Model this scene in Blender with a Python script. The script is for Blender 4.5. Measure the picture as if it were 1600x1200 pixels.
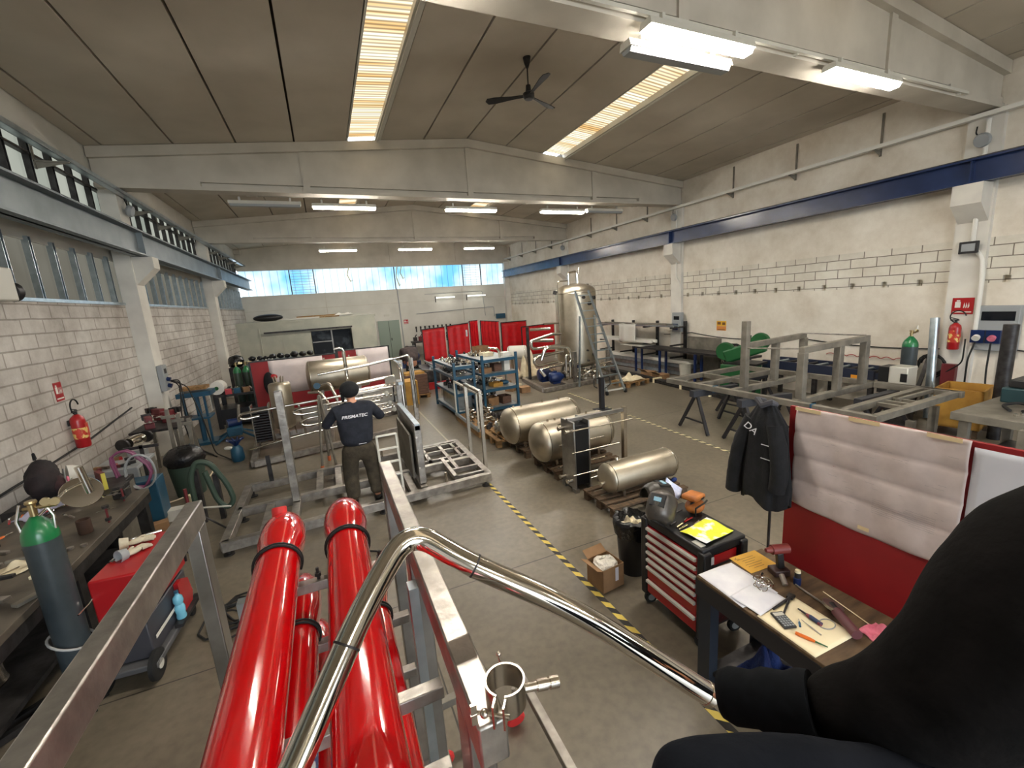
import bpy, bmesh, math, random
from mathutils import Vector, Matrix
PI = math.pi
for o in list(bpy.data.objects): bpy.data.objects.remove(o)
SC = bpy.context.scene
COL = SC.collection
# ---------------------------------------------------------------- camera
cam_d = bpy.data.cameras.new('camera'); cam = bpy.data.objects.new('camera', cam_d); COL.objects.link(cam)
def cam_matrix(yaw, pitch, roll):
    f = Vector((math.sin(yaw)*math.cos(pitch), math.cos(yaw)*math.cos(pitch), math.sin(pitch)))
    r = Vector((math.cos(yaw), -math.sin(yaw), 0)); u = r.cross(f)
    c, s = math.cos(roll), math.sin(roll)
    r2 = c*r + s*u; u2 = -s*r + c*u
    return Matrix((r2, u2, -f)).transposed().to_4x4()
CAM = Vector((0, 0, 2.8))
cam.matrix_world = Matrix.Translation(CAM) @ cam_matrix(0.400606769, -0.193474864, -0.0682068147)
cam_d.sensor_fit = 'HORIZONTAL'; cam_d.sensor_width = 36; cam_d.lens = 36*663.81/1600
cam_d.clip_start = 0.02; cam_d.clip_end = 300
SC.camera = cam
# ---------------------------------------------------------------- world, daylight, exposure
W = bpy.data.worlds.new('world'); SC.world = W; W.use_nodes = True
bg = W.node_tree.nodes['Background']; bg.inputs[0].default_value = (0.80, 0.90, 1.0, 1); bg.inputs[1].default_value = 4.0
SC.view_settings.view_transform = 'Standard'; SC.view_settings.look = 'None'
SC.view_settings.exposure = 1.15; SC.view_settings.gamma = 1.0; SC.view_settings.use_curve_mapping = False
SC.cycles.max_bounces = 8; SC.cycles.diffuse_bounces = 5; SC.cycles.glossy_bounces = 4
SC.cycles.sample_clamp_indirect = 6.0
def area(name, loc, rot, sx, sy, power, color, portal=False):
    l = bpy.data.lights.new(name, 'AREA'); l.shape = 'RECTANGLE'; l.size = sx; l.size_y = sy
    l.energy = power; l.color = color
    if portal: l.cycles.is_portal = True
    o = bpy.data.objects.new(name, l); o.location = loc; o.rotation_euler = rot; COL.objects.link(o); return o
area('added_doorway_portal', (3.0, -9.6, 2.6), (PI/2, 0, 0), 9.0, 4.9, 1, (1, 1, 1), True)  # portal for the added doorway behind the camera, guides sky light inside
LAMP_E = 70.0; SKY_E = 0.8; WIN_E = 1.35
# ---------------------------------------------------------------- materials
def hexc(c): return tuple(((v/255)/12.92 if v/255 <= .04045 else ((v/255+.055)/1.055)**2.4) for v in c)
MATS = {}
def mat(name, c, rough=.5, metal=0, c2=None, scale=6, bump=0, bscale=None, emit=0, coat=0, aniso=None, detail=4, lo=.35, hi=.65, spec=None):
    m = bpy.data.materials.new(name); m.use_nodes = True; nt = m.node_tree; b = nt.nodes['Principled BSDF']
    c = hexc(c); b.inputs['Base Color'].default_value = (*c, 1)
    b.inputs['Roughness'].default_value = rough; b.inputs['Metallic'].default_value = metal
    if coat: b.inputs['Coat Weight'].default_value = coat; b.inputs['Coat Roughness'].default_value = .05
    if spec is not None: b.inputs['Specular IOR Level'].default_value = spec
    tc = nt.nodes.new('ShaderNodeTexCoord')
    if c2 is not None:
        n = nt.nodes.new('ShaderNodeTexNoise'); n.inputs['Scale'].default_value = scale; n.inputs['Detail'].default_value = detail
        mp = nt.nodes.new('ShaderNodeMapping'); nt.links.new(tc.outputs['Object'], mp.inputs[0])
        if aniso: mp.inputs['Scale'].default_value = aniso
        nt.links.new(mp.outputs[0], n.inputs['Vector'])
        r = nt.nodes.new('ShaderNodeValToRGB'); r.color_ramp.elements[0].position = lo; r.color_ramp.elements[1].position = hi
        r.color_ramp.elements[0].color = (*c, 1); r.color_ramp.elements[1].color = (*hexc(c2), 1)
        nt.links.new(n.outputs['Fac'], r.inputs[0]); nt.links.new(r.outputs[0], b.inputs['Base Color'])
    if bump:
        n2 = nt.nodes.new('ShaderNodeTexNoise'); n2.inputs['Scale'].default_value = bscale or scale*3; n2.inputs['Detail'].default_value = 3
        nt.links.new(tc.outputs['Object'], n2.inputs['Vector'])
        bp = nt.nodes.new('ShaderNodeBump'); bp.inputs['Strength'].default_value = bump; bp.inputs['Distance'].default_value = .02
        nt.links.new(n2.outputs['Fac'], bp.inputs['Height']); nt.links.new(bp.outputs[0], b.inputs['Normal'])
    if emit:
        b.inputs['Emission Color'].default_value = (*c, 1); b.inputs['Emission Strength'].default_value = emit
    MATS[name] = m; return m
steel = mat('mill_steel', (176,170,162), .36, .85, (140,135,129), 9, .12, aniso=(1,1,1))
darksteel = mat('dark_steel', (74,72,72), .5, .7, (50,48,48), 8, .1)
sidesteel = mat('side_panel_steel', (170,168,164), .3, .9, (140,138,134), 5)
greysteel = mat('primed_grey_steel', (136,131,120), .55, .35, (112,107,98), 5, .08)
stain = mat('brushed_stainless', (205,196,182), .27, 1, (182,174,160), 3, .03, 40)
satin = mat('satin_stainless_tank', (200,192,174), .43, 1, (176,166,148), 2.5, .04, 30)
chrome = mat('polished_stainless', (222,216,206), .1, 1)
pipest = mat('pipe_stainless', (215,208,196), .2, 1)
redgloss = mat('gloss_red_paint', (190,5,12), .14, 0, coat=1, bump=.04, bscale=9)
redflat = mat('red_cap_plastic', (206,48,48), .5)
redpaint = mat('red_paint', (166,22,28), .35, coat=.3)
redboard = mat('red_board', (150,26,30), .55, 0, (136,22,26), 3)
redcurtain = mat('red_welding_curtain', (216,14,28), .45, 0, (196,8,22), 5)
blackplastic = mat('black_plastic', (28,28,30), .45)
rubber = mat('black_rubber', (20,20,20), .7)
blackpaint = mat('black_paint', (34,34,38), .4)
blackcloth = mat('black_cloth', (17,18,21), .9, 0, (25,26,30), 20, .2)
navycloth = mat('navy_cloth', (26,30,40), .9, 0, (36,40,52), 14, .25)
olive = mat('olive_trousers', (70,62,48), .9, 0, (52,46,36), 12, .3)
skin = mat('skin', (196,140,112), .55)
greyjack = mat('grey_brown_jacket', (84,72,70), .9, 0, (62,54,54), 10, .2)
white = mat('white_paint', (222,220,212), .5)
offwhite = mat('offwhite_metal', (196,194,184), .5)
paper = mat('white_paper', (232,232,236), .8, 0, (216,216,224), 6, .1)
creampaper = mat('cream_paper', (236,222,186), .8)
yellowpaper = mat('yellow_envelope', (226,176,72), .7, 0, (212,160,60), 5)
cardboard = mat('cardboard', (150,116,82), .85, 0, (132,100,70), 6)
brownboard = mat('brown_crate_board', (108,80,66), .85, 0, (84,62,52), 6, aniso=(1,1,5))
wood = mat('pallet_wood', (158,122,76), .8, 0, (120,90,54), 4, .1, aniso=(6,1,6))
darkwood = mat('bench_wood', (104,82,56), .7, 0, (64,48,32), 3.5, .15, aniso=(1,5,1))
yellowwood = mat('yellow_box_wood', (188,144,62), .7, 0, (164,120,48), 4)
bluepaint = mat('blue_paint', (34,82,108), .4, 0, (28,70,94), 5)
bluemotor = mat('blue_motor_paint', (16,38,84), .3)
railblue = mat('blue_crane_rail', (36,54,94), .24, .0, (28,44,80), 2)
railgrey = mat('grey_crane_rail', (122,130,134), .45, .5, (104,112,116), 2)
galv = mat('galvanised_steel', (186,196,202), .3, .9, (164,176,182), 9)
green = mat('green_cylinder_paint', (22,110,62), .3, coat=.3)
greengrey = mat('dark_grey_cylinder_paint', (58,66,70), .4, 0, (48,56,60), 6)
greenhose = mat('green_hose', (52,70,58), .6)
greenmach = mat('green_machine_paint', (26,88,46), .45)
orange = mat('orange_tool', (224,110,34), .5)
leather = mat('orange_leather', (182,110,48), .6, 0, (150,84,34), 8, .1)
blackbag = mat('bin_bag', (22,22,24), .25, bump=.5, bscale=30)
pink = mat('pink_rag', (226,130,150), .9, 0, (208,104,128), 20, .3)
bluecloth = mat('blue_cloth', (24,50,110), .8, 0, (16,34,84), 14, .6)
purple = mat('purple_hose', (126,66,100), .5)
greycable = mat('grey_cable', (160,160,158), .5)
brass = mat('brass', (186,166,124), .3, 1)
glove = mat('work_glove', (206,198,176), .85, 0, (188,180,160), 14, .2)
maroon = mat('maroon_tool_paint', (104,36,40), .45)
greyplastic = mat('grey_plastic', (148,152,154), .5)
sheet = mat('drawing_sheet', (216,204,202), .8, 0, (200,188,188), 3, .15, 4)
sheet2 = mat('white_sheet', (226,228,236), .8, 0, (212,214,224), 3, .15, 4)
tapewhite = mat('masking_tape', (228,206,160), .7)
hiyellow = mat('hi_vis_yellow', (206,226,40), .7)
insul = mat('cream_wrapping', (226,214,186), .85, 0, (206,192,160), 8, .3)
concrete_s = mat('slab_concrete', (172,164,146), .85, 0, (156,148,132), 2.5, .1)
glassd = mat('dark_glass', (20,24,30), .08)
def emis(name, c, s):
    m = bpy.data.materials.new(name); m.use_nodes = True; nt = m.node_tree; nt.nodes.clear()
    e = nt.nodes.new('ShaderNodeEmission'); o = nt.nodes.new('ShaderNodeOutputMaterial')
    e.inputs[0].default_value = (*hexc(c), 1); e.inputs[1].default_value = s; nt.links.new(e.outputs[0], o.inputs[0]); return m
lampglow = emis('tube_light', (255,247,234), LAMP_E)
def node(nt, t, **k):
    n = nt.nodes.new(t)
    for a, v in k.items(): setattr(n, a, v)
    return n
# concrete floor: mottled, worn, expansion joints
def floor_mat():
    m = bpy.data.materials.new('workshop_floor'); m.use_nodes = True; nt = m.node_tree; b = nt.nodes['Principled BSDF']; L = nt.links
    tc = node(nt, 'ShaderNodeTexCoord')
    n1 = node(nt, 'ShaderNodeTexNoise'); n1.inputs['Scale'].default_value = .55; n1.inputs['Detail'].default_value = 8; n1.inputs['Roughness'].default_value = .65
    L.new(tc.outputs['Object'], n1.inputs['Vector'])
    r = node(nt, 'ShaderNodeValToRGB'); e = r.color_ramp.elements
    e[0].position = .3; e[0].color = (*hexc((95,87,75)), 1); e[1].position = .7; e[1].color = (*hexc((124,115,99)), 1)
    L.new(n1.outputs['Fac'], r.inputs[0])
    n2 = node(nt, 'ShaderNodeTexNoise'); n2.inputs['Scale'].default_value = 14; n2.inputs['Detail'].default_value = 6; L.new(tc.outputs['Object'], n2.inputs['Vector'])
    r2 = node(nt, 'ShaderNodeValToRGB'); r2.color_ramp.elements[0].position = .3; r2.color_ramp.elements[0].color = (.78,.78,.78,1); r2.color_ramp.elements[1].position = .62; r2.color_ramp.elements[1].color = (1,1,1,1)
    L.new(n2.outputs['Fac'], r2.inputs[0])
    mx = node(nt, 'ShaderNodeMixRGB', blend_type='MULTIPLY'); mx.inputs[0].default_value = 1; L.new(r.outputs[0], mx.inputs[1]); L.new(r2.outputs[0], mx.inputs[2])
    sep = node(nt, 'ShaderNodeSeparateXYZ'); L.new(tc.outputs['Object'], sep.inputs[0])
    def line(out, off, per, w):
        a = node(nt, 'ShaderNodeMath', operation='SUBTRACT'); L.new(out, a.inputs[0]); a.inputs[1].default_value = off - per/2
        w_ = node(nt, 'ShaderNodeMath', operation='WRAP'); L.new(a.outputs[0], w_.inputs[0]); w_.inputs[1].default_value = per; w_.inputs[2].default_value = 0
        s = node(nt, 'ShaderNodeMath', operation='SUBTRACT'); L.new(w_.outputs[0], s.inputs[0]); s.inputs[1].default_value = per/2
        ab = node(nt, 'ShaderNodeMath', operation='ABSOLUTE'); L.new(s.outputs[0], ab.inputs[0])
        c = node(nt, 'ShaderNodeMath', operation='LESS_THAN'); L.new(ab.outputs[0], c.inputs[0]); c.inputs[1].default_value = w; return c
    l1 = line(sep.outputs['X'], 4.05, 3.6, .006); l2 = line(sep.outputs['Y'], 3.8, 3.55, .006)
    mxl = node(nt, 'ShaderNodeMath', operation='MAXIMUM'); L.new(l1.outputs[0], mxl.inputs[0]); L.new(l2.outputs[0], mxl.inputs[1])
    mx2 = node(nt, 'ShaderNodeMixRGB'); L.new(mxl.outputs[0], mx2.inputs[0]); L.new(mx.outputs[0], mx2.inputs[1]); mx2.inputs[2].default_value = (.035,.03,.024,1)
    L.new(mx2.outputs[0], b.inputs['Base Color'])
    rr = node(nt, 'ShaderNodeMapRange'); rr.inputs['From Min'].default_value = .3; rr.inputs['From Max'].default_value = .7; rr.inputs['To Min'].default_value = .34; rr.inputs['To Max'].default_value = .40
    L.new(n1.outputs['Fac'], rr.inputs['Value']); L.new(rr.outputs[0], b.inputs['Roughness'])
    bp = node(nt, 'ShaderNodeBump'); bp.inputs['Strength'].default_value = .08; L.new(n2.outputs['Fac'], bp.inputs['Height']); L.new(bp.outputs[0], b.inputs['Normal'])
    return m
floorM = floor_mat()
# painted block wall: axis 'Y' wall runs along Y
def block_mat(name, c, mortar, bw=.5, bh=.2, band=None, plast=None, dirt=None, msz=.012):
    m = bpy.data.materials.new(name); m.use_nodes = True; nt = m.node_tree; b = nt.nodes['Principled BSDF']; L = nt.links
    b.inputs['Roughness'].default_value = .85
    tc = node(nt, 'ShaderNodeTexCoord'); sep = node(nt, 'ShaderNodeSeparateXYZ'); L.new(tc.outputs['Object'], sep.inputs[0])
    cb = node(nt, 'ShaderNodeCombineXYZ'); L.new(sep.outputs['Y'], cb.inputs['X']); L.new(sep.outputs['Z'], cb.inputs['Y'])
    wv = node(nt, 'ShaderNodeTexNoise'); wv.inputs['Scale'].default_value = 2.2; L.new(tc.outputs['Object'], wv.inputs['Vector'])
    ws = node(nt, 'ShaderNodeVectorMath', operation='MULTIPLY_ADD'); L.new(wv.outputs['Color'], ws.inputs[0]); ws.inputs[1].default_value = (.02,.02,0); L.new(cb.outputs[0], ws.inputs[2])
    br = node(nt, 'ShaderNodeTexBrick'); L.new(ws.outputs[0], br.inputs['Vector'])
    br.inputs['Scale'].default_value = 1; br.inputs['Brick Width'].default_value = bw; br.inputs['Row Height'].default_value = bh
    br.inputs['Mortar Size'].default_value = msz; br.inputs['Mortar Smooth'].default_value = .2; br.offset = .5
    c = hexc(c); br.inputs['Color1'].default_value = (*c, 1); br.inputs['Color2'].default_value = (*[v*.9 for v in c], 1)
    br.inputs['Mortar'].default_value = (*hexc(mortar), 1)
    n = node(nt, 'ShaderNodeTexNoise'); n.inputs['Scale'].default_value = .9; n.inputs['Detail'].default_value = 8; n.inputs['Roughness'].default_value = .7; L.new(tc.outputs['Object'], n.inputs['Vector'])
    r = node(nt, 'ShaderNodeValToRGB'); r.color_ramp.elements[0].position = .3; r.color_ramp.elements[1].position = .65
    r.color_ramp.elements[0].color = (*hexc(dirt or (205,196,184)), 1); r.color_ramp.elements[1].color = (1,1,1,1); L.new(n.outputs['Fac'], r.inputs[0])
    src = br.outputs['Color']
    if band:
        g1 = node(nt, 'ShaderNodeMath', operation='GREATER_THAN'); L.new(sep.outputs['Z'], g1.inputs[0]); g1.inputs[1].default_value = band[0]
        g2 = node(nt, 'ShaderNodeMath', operation='LESS_THAN'); L.new(sep.outputs['Z'], g2.inputs[0]); g2.inputs[1].default_value = band[1]
        mu = node(nt, 'ShaderNodeMath', operation='MULTIPLY'); L.new(g1.outputs[0], mu.inputs[0]); L.new(g2.outputs[0], mu.inputs[1])
        mb = node(nt, 'ShaderNodeMixRGB'); L.new(mu.outputs[0], mb.inputs[0]); mb.inputs[1].default_value = (*hexc(plast), 1); L.new(src, mb.inputs[2]); src = mb.outputs[0]
        fac = mu.outputs[0]
    mx = node(nt, 'ShaderNodeMixRGB', blend_type='MULTIPLY'); mx.inputs[0].default_value = 1; L.new(src, mx.inputs[1]); L.new(r.outputs[0], mx.inputs[2])
    L.new(mx.outputs[0], b.inputs['Base Color'])
    bp = node(nt, 'ShaderNodeBump'); bp.inputs['Strength'].default_value = .5; bp.inputs['Distance'].default_value = .02
    inv = node(nt, 'ShaderNodeMath', operation='SUBTRACT'); inv.inputs[0].default_value = 1; L.new(br.outputs['Fac'], inv.inputs[1])
    if band:
        m3 = node(nt, 'ShaderNodeMath', operation='MULTIPLY'); L.new(inv.outputs[0], m3.inputs[0]); L.new(fac, m3.inputs[1]); L.new(m3.outputs[0], bp.inputs['Height'])
    else: L.new(inv.outputs[0], bp.inputs['Height'])
    L.new(bp.outputs[0], b.inputs['Normal']); return m
wallL_M = block_mat('left_block_wall', (214,210,204), (168,162,154), dirt=(180,172,166))
wallR_M = block_mat('right_wall_plaster_and_block', (230,226,214), (132,124,112), dirt=(222,216,208), band=(2.54, 3.33), plast=(232,226,214), msz=.009)
wallB_M = mat('back_wall_concrete', (206,204,196), .85, 0, (196,194,186), 1.5, .05)
beamM = mat('precast_beam', (196,190,178), .85, 0, (180,174,162), 1.6, .08, 12)
ceilM = mat('ceiling_slab', (192,184,170), .9, 0, (176,168,154), .8, .06, 10, detail=8)
colM = mat('painted_column', (220,217,208), .8, 0, (204,200,192), 2, .06)
def window_mat(name, stripes, c1, c2, strength, axis, per, dark=.7):
    m = bpy.data.materials.new(name); m.use_nodes = True; nt = m.node_tree; nt.nodes.clear(); L = nt.links
    o = node(nt, 'ShaderNodeOutputMaterial'); e = node(nt, 'ShaderNodeEmission'); tc = node(nt, 'ShaderNodeTexCoord'); sep = node(nt, 'ShaderNodeSeparateXYZ'); L.new(tc.outputs['Object'], sep.inputs[0])
    n = node(nt, 'ShaderNodeTexNoise'); n.inputs['Scale'].default_value = .5 if stripes == 'win' else 1.6; n.inputs['Detail'].default_value = 3
    mp = node(nt, 'ShaderNodeMapping'); L.new(tc.outputs['Object'], mp.inputs[0])
    if stripes == 'sky': mp.inputs['Scale'].default_value = (.05, 3.5, 1)
    L.new(mp.outputs[0], n.inputs['Vector'])
    r = node(nt, 'ShaderNodeValToRGB'); r.color_ramp.elements[0].position = .36; r.color_ramp.elements[1].position = .62
    r.color_ramp.elements[0].color = (*hexc(c1), 1); r.color_ramp.elements[1].color = (*hexc(c2), 1); L.new(n.outputs['Fac'], r.inputs[0])
    a = node(nt, 'ShaderNodeMath', operation='MULTIPLY'); L.new(sep.outputs[axis], a.inputs[0]); a.inputs[1].default_value = 2*PI/per
    s = node(nt, 'ShaderNodeMath', operation='SINE'); L.new(a.outputs[0], s.inputs[0])
    mr = node(nt, 'ShaderNodeMapRange'); L.new(s.outputs[0], mr.inputs['Value'])
    if stripes == 'win': mr.inputs['From Min'].default_value = -1; mr.inputs['From Max'].default_value = -.9
    else: mr.inputs['From Min'].default_value = -1; mr.inputs['From Max'].default_value = .6
    mr.inputs['To Min'].default_value = dark; mr.inputs['To Max'].default_value = 1
    mx = node(nt, 'ShaderNodeMixRGB', blend_type='MULTIPLY'); mx.inputs[0].default_value = 1; L.new(r.outputs[0], mx.inputs[1]); L.new(mr.outputs[0], mx.inputs[2])
    L.new(mx.outputs[0], e.inputs[0]); e.inputs[1].default_value = strength; L.new(e.outputs[0], o.inputs[0]); return m
skyM = window_mat('corrugated_skylight', 'sky', (206,166,108), (252,240,210), SKY_E, 'Y', .09, .35)
winM = window_mat('channel_glass', 'win', (112,186,232), (222,240,250), WIN_E*.55, 'X', .36, .55)
sideM = window_mat('side_wall_panel', 'win', (150,146,132), (172,170,156), .22, 'Y', .61, .9)
sideM2 = window_mat('side_wall_panel_upper', 'win', (150,158,148), (186,190,178), .42, 'Y', .61, .9)
# ---------------------------------------------------------------- mesh helpers
def frame(d):
    d = Vector(d).normalized(); a = Vector((0,0,1)) if abs(d.z) < .9 else Vector((1,0,0))
    x = a.cross(d).normalized(); return x, d.cross(x).normalized(), d
def rnd(pts, r, n=5, closed=False):
    P = [Vector(p) for p in pts]; out = [P[0]]
    for i in range(1, len(P)-1):
        a, b, c = P[i-1], P[i], P[i+1]; u = (a-b); v = (c-b); k = min(r, u.length*.49, v.length*.49)
        p0 = b+u.normalized()*k; p1 = b+v.normalized()*k
        for j in range(n+1):
            t = j/n; out.append(p0*(1-t)**2 + b*2*t*(1-t) + p1*t*t)
    out.append(P[-1]); return out
class MB:
    def __init__(s, seed=0): s.bm = bmesh.new(); s.mi = 0; s.mats = []
    def use(s, m):
        if m not in s.mats: s.mats.append(m)
        s.mi = s.mats.index(m); return s
    def f(s, vs):
        try: fc = s.bm.faces.new(vs); fc.material_index = s.mi; return fc
        except ValueError: return None
    def box(s, c, size, rot=None, taper=1.0):
        h = [v/2 for v in size]; V = []
        R = rot if isinstance(rot, Matrix) else (Matrix.Rotation(rot, 3, 'Z') if rot else None)
        for z in (-1, 1):
            t = taper if z > 0 else 1
            for x, y in ((-1,-1),(1,-1),(1,1),(-1,1)):
                v = Vector((x*h[0]*t, y*h[1]*t, z*h[2]))
                if R: v = R @ v
                V.append(s.bm.verts.new(v+Vector(c)))
        for q in ((3,2,1,0),(4,5,6,7),(0,1,5,4),(1,2,6,5),(2,3,7,6),(3,0,4,7)): s.f([V[i] for i in q])
        return s
    def bb(s, x0, y0, z0, x1, y1, z1): return s.box(((x0+x1)/2,(y0+y1)/2,(z0+z1)/2), (abs(x1-x0),abs(y1-y0),abs(z1-z0)))
    def beam(s, a, b, w, h, up=(0,0,1)):
        a = Vector(a); b = Vector(b); d = (b-a); L = d.length; y = d.normalized(); u = Vector(up)
        if abs(y.dot(u)) > .95: u = Vector((0,1,0))
        x = y.cross(u).normalized(); z = x.cross(y)
        R = Matrix((x, y, z)).transposed(); return s.box((a+b)/2, (w, L, h), R)
    def ring(s, c, x, y, r, n, ry=None):
        return [s.bm.verts.new(c + x*(r*math.cos(2*PI*i/n)) + y*((ry or r)*math.sin(2*PI*i/n))) for i in range(n)]
    def tube(s, pts, r, n=10, closed=False, cap=True):
        P = [Vector(p) for p in pts]; N = len(P); rings = []; px = None
        for i in range(N):
            if closed: d = P[(i+1)%N]-P[i-1]
            else: d = (P[min(i+1,N-1)]-P[max(i-1,0)])
            if d.length < 1e-9: d = Vector((0,0,1))
            d.normalize()
            if px is None: x, y, _ = frame(d)
            else: x = (px-d*px.dot(d)); x = x.normalized() if x.length > 1e-6 else frame(d)[0]; y = d.cross(x)
            px = x; rr = r[i] if isinstance(r, (list, tuple)) else r
            rings.append(s.ring(P[i], x, y, rr, n))
        for i in range(N if closed else N-1):
            a, b = rings[i], rings[(i+1)%N]
            if closed and i == N-1:
                k = min(range(n), key=lambda j: (b[j].co-a[0].co).length); b = b[k:]+b[:k]
            for j in range(n): s.f([a[j], a[(j+1)%n], b[(j+1)%n], b[j]])
        if cap and not closed: s.f(rings[0][::-1]); s.f(rings[-1])
        return s
    def cyl(s, a, b, r, r2=None, n=16, cap=True): return s.tube([a, b], [r, r2 if r2 is not None else r], n, cap=cap)
    def pipe(s, pts, r, bend=.08, n=10, k=5): return s.tube(rnd(pts, bend, k), r, n)
    def lathe(s, prof, o=(0,0,0), d=(0,0,1), n=24):
        x, y, z = frame(d); o = Vector(o); rings = []
        for r, h in prof:
            if r < 1e-5: rings.append([s.bm.verts.new(o+z*h)])
            else: rings.append(s.ring(o+z*h, x, y, r, n))
        for a, b in zip(rings, rings[1:]):
            for j in range(n):
                k = (j+1) % n
                if len(a) == 1 and len(b) == 1: continue
                if len(a) == 1: s.f([a[0], b[k], b[j]])
                elif len(b) == 1: s.f([a[j], a[k], b[0]])
                else: s.f([a[j], a[k], b[k], b[j]])
        if len(rings[0]) > 1: s.f(rings[0][::-1])
        if len(rings[-1]) > 1: s.f(rings[-1])
        return s
    def sph(s, c, r, sc=(1,1,1), n=12, rot=None):
        prof = [(math.sin(PI*i/(n//2+2)), -math.cos(PI*i/(n//2+2))) for i in range(n//2+3)]
        c = Vector(c); rings = []
        for a, h in prof:
            P = [Vector((a*math.cos(2*PI*j/n)*r*sc[0], a*math.sin(2*PI*j/n)*r*sc[1], h*r*sc[2])) for j in range(n if a > 1e-4 else 1)]
            if rot: P = [rot @ p for p in P]
            rings.append([s.bm.verts.new(c+p) for p in P])
        for a, b in zip(rings, rings[1:]):
            for j in range(n):
                k = (j+1) % n
                if len(a) == 1: s.f([a[0], b[k], b[j]])
                elif len(b) == 1: s.f([a[j], a[k], b[0]])
                else: s.f([a[j], a[k], b[k], b[j]])
        return s
    def prism(s, poly, axis, a0, a1):
        """poly in the two other axes, extruded along axis from a0 to a1"""
        def P(u, v, w): return {'x': (w,u,v), 'y': (u,w,v), 'z': (u,v,w)}[axis]
        A = [s.bm.verts.new(P(u,v,a0)) for u, v in poly]; B = [s.bm.verts.new(P(u,v,a1)) for u, v in poly]
        s.f(A); s.f(B[::-1]); n = len(poly)
        for i in range(n): s.f([A[i], B[i], B[(i+1)%n], A[(i+1)%n]])
        return s
    def sheet(s, fn, nu, nv, thick=0):
        V = [[s.bm.verts.new(fn(i/nu, j/nv)) for j in range(nv+1)] for i in range(nu+1)]
        for i in range(nu):
            for j in range(nv): s.f([V[i][j], V[i+1][j], V[i+1][j+1], V[i][j+1]])
        s.thick = thick; return s
    def build(s, name, m=None, parent=None, loc=None, smooth=35, bevel=0, rotz=0):
        if s.bm.faces: bmesh.ops.recalc_face_normals(s.bm, faces=s.bm.faces)
        me = bpy.data.meshes.new(name)
        for e in s.bm.edges:
            if len(e.link_faces) == 2 and e.calc_face_angle(0) > math.radians(smooth): e.smooth = False
        for fc in s.bm.faces: fc.smooth = True
        s.bm.to_mesh(me); s.bm.free()
        if m is not None: me.materials.append(m)
        else:
            for q in s.mats: me.materials.append(q)
        o = bpy.data.objects.new(name, me); COL.objects.link(o)
        if loc is not None: o.location = loc
        if rotz: o.rotation_euler.z = rotz
        if parent is not None: o.parent = parent
        if getattr(s, 'thick', 0):
            md = o.modifiers.new('thickness', 'SOLIDIFY'); md.thickness = s.thick; md.offset = 0
        if bevel:
            md = o.modifiers.new('bevel', 'BEVEL'); md.width = bevel; md.segments = 2; md.limit_method = 'ANGLE'
        return o
def tag(o, label, cat, group=None, kind=None):
    if label: o['label'] = label
    if cat: o['category'] = cat
    if group: o['group'] = group
    if kind: o['kind'] = kind
    return o
def thing(name, label, cat, loc=(0,0,0), rz=0, group=None):
    o = bpy.data.objects.new(name, None); COL.objects.link(o); o.location = loc; o.rotation_euler = (0,0,rz)
    o.empty_display_size = .1
    return tag(o, label, cat, group)
def struct(m, name, material=None, parent=None, **k):
    o = m.build(name, material, parent, **k)
    if parent is None: o['kind'] = 'structure'
    return o
def dup(root, loc, rz=None, label=None, group=None, rot=None, scale=None):
    r = root.copy(); COL.objects.link(r); r.location = loc
    if rz is not None: r.rotation_euler.z = rz
    if rot is not None: r.rotation_euler = rot
    if scale: r.scale = (scale,)*3
    if label: r['label'] = label
    if group: r['group'] = group
    for ch in list(root.children):
        c = ch.copy(); COL.objects.link(c); c.parent = r
        for g in ch.children:
            d = g.copy(); COL.objects.link(d); d.parent = c
    return r
def text(txt, size, mtl, parent, loc, rot, name='lettering', ext=.0008, align='CENTER', shear=0, bold=0):
    cu = bpy.data.curves.new(name, 'FONT'); cu.body = txt; cu.size = size; cu.extrude = ext; cu.align_x = align; cu.align_y = 'CENTER'; cu.shear = shear; cu.offset = bold
    t = bpy.data.objects.new(name, cu); COL.objects.link(t); bpy.context.view_layer.update()
    me = bpy.data.meshes.new_from_object(t.evaluated_get(bpy.context.evaluated_depsgraph_get()))
    bpy.data.objects.remove(t)
    me.materials.clear(); me.materials.append(mtl)
    o = bpy.data.objects.new(name, me); COL.objects.link(o); o.location = loc; o.rotation_euler = rot; o.parent = parent; return o
def lerp(a, b, t): return Vector(a)*(1-t)+Vector(b)*t
# ================================================================ the hall
XL, XR, YB, YR = -3.65, 11.0, 25.5, -9.6
XC, ZE, ZR = 3.88, 6.14, 6.84
def zc(x): return ZR-(ZR-ZE)*abs(x-XC)/(XR-XC if x > XC else XC-XL)
struct(MB().bb(XL-.3, YR-.3, -.2, XR+.3, YB+.3, 0), 'floor', floorM)
# ceiling: precast slabs with open seams and skylight strips between them
seam = [-3.65,-3.37,-2.25,-1.17,-.07,1.01, None, 1.75,2.78,3.88,4.92,5.98, None, 6.75,7.68,8.76,9.86,10.75,11.0]
m = MB(); g = .018
prev = None
for a, b in zip(seam, seam[1:]):
    if a is None or b is None: continue
    t = .12
    for (u, v) in ((a+g, b-g),):
        m.prism([(u, zc(u)), (v, zc(v)), (v, zc(v)+t), (u, zc(u)+t)], 'y', YR, YB)
struct(m, 'ceiling', ceilM)
m = MB()                                           # roof deck above the seams
for a, b in zip(seam, seam[1:]):
    if a is None or b is None: continue
    m.prism([(a-.03, zc(a)+.10), (b+.03, zc(b)+.10), (b+.03, zc(b)+.2), (a-.03, zc(a)+.2)], 'y', YR, YB)
struct(m, 'trim_1', mat('seam_filler', (60,54,46), .9))
TY = [-3.1, 4.02, 11.14, 18.26]
k = 1
bays = [(YR, TY[0]-.15)]+[(TY[i]+.15, TY[i+1]-.15) for i in range(3)]+[(TY[3]+.15, YB)]
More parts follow.
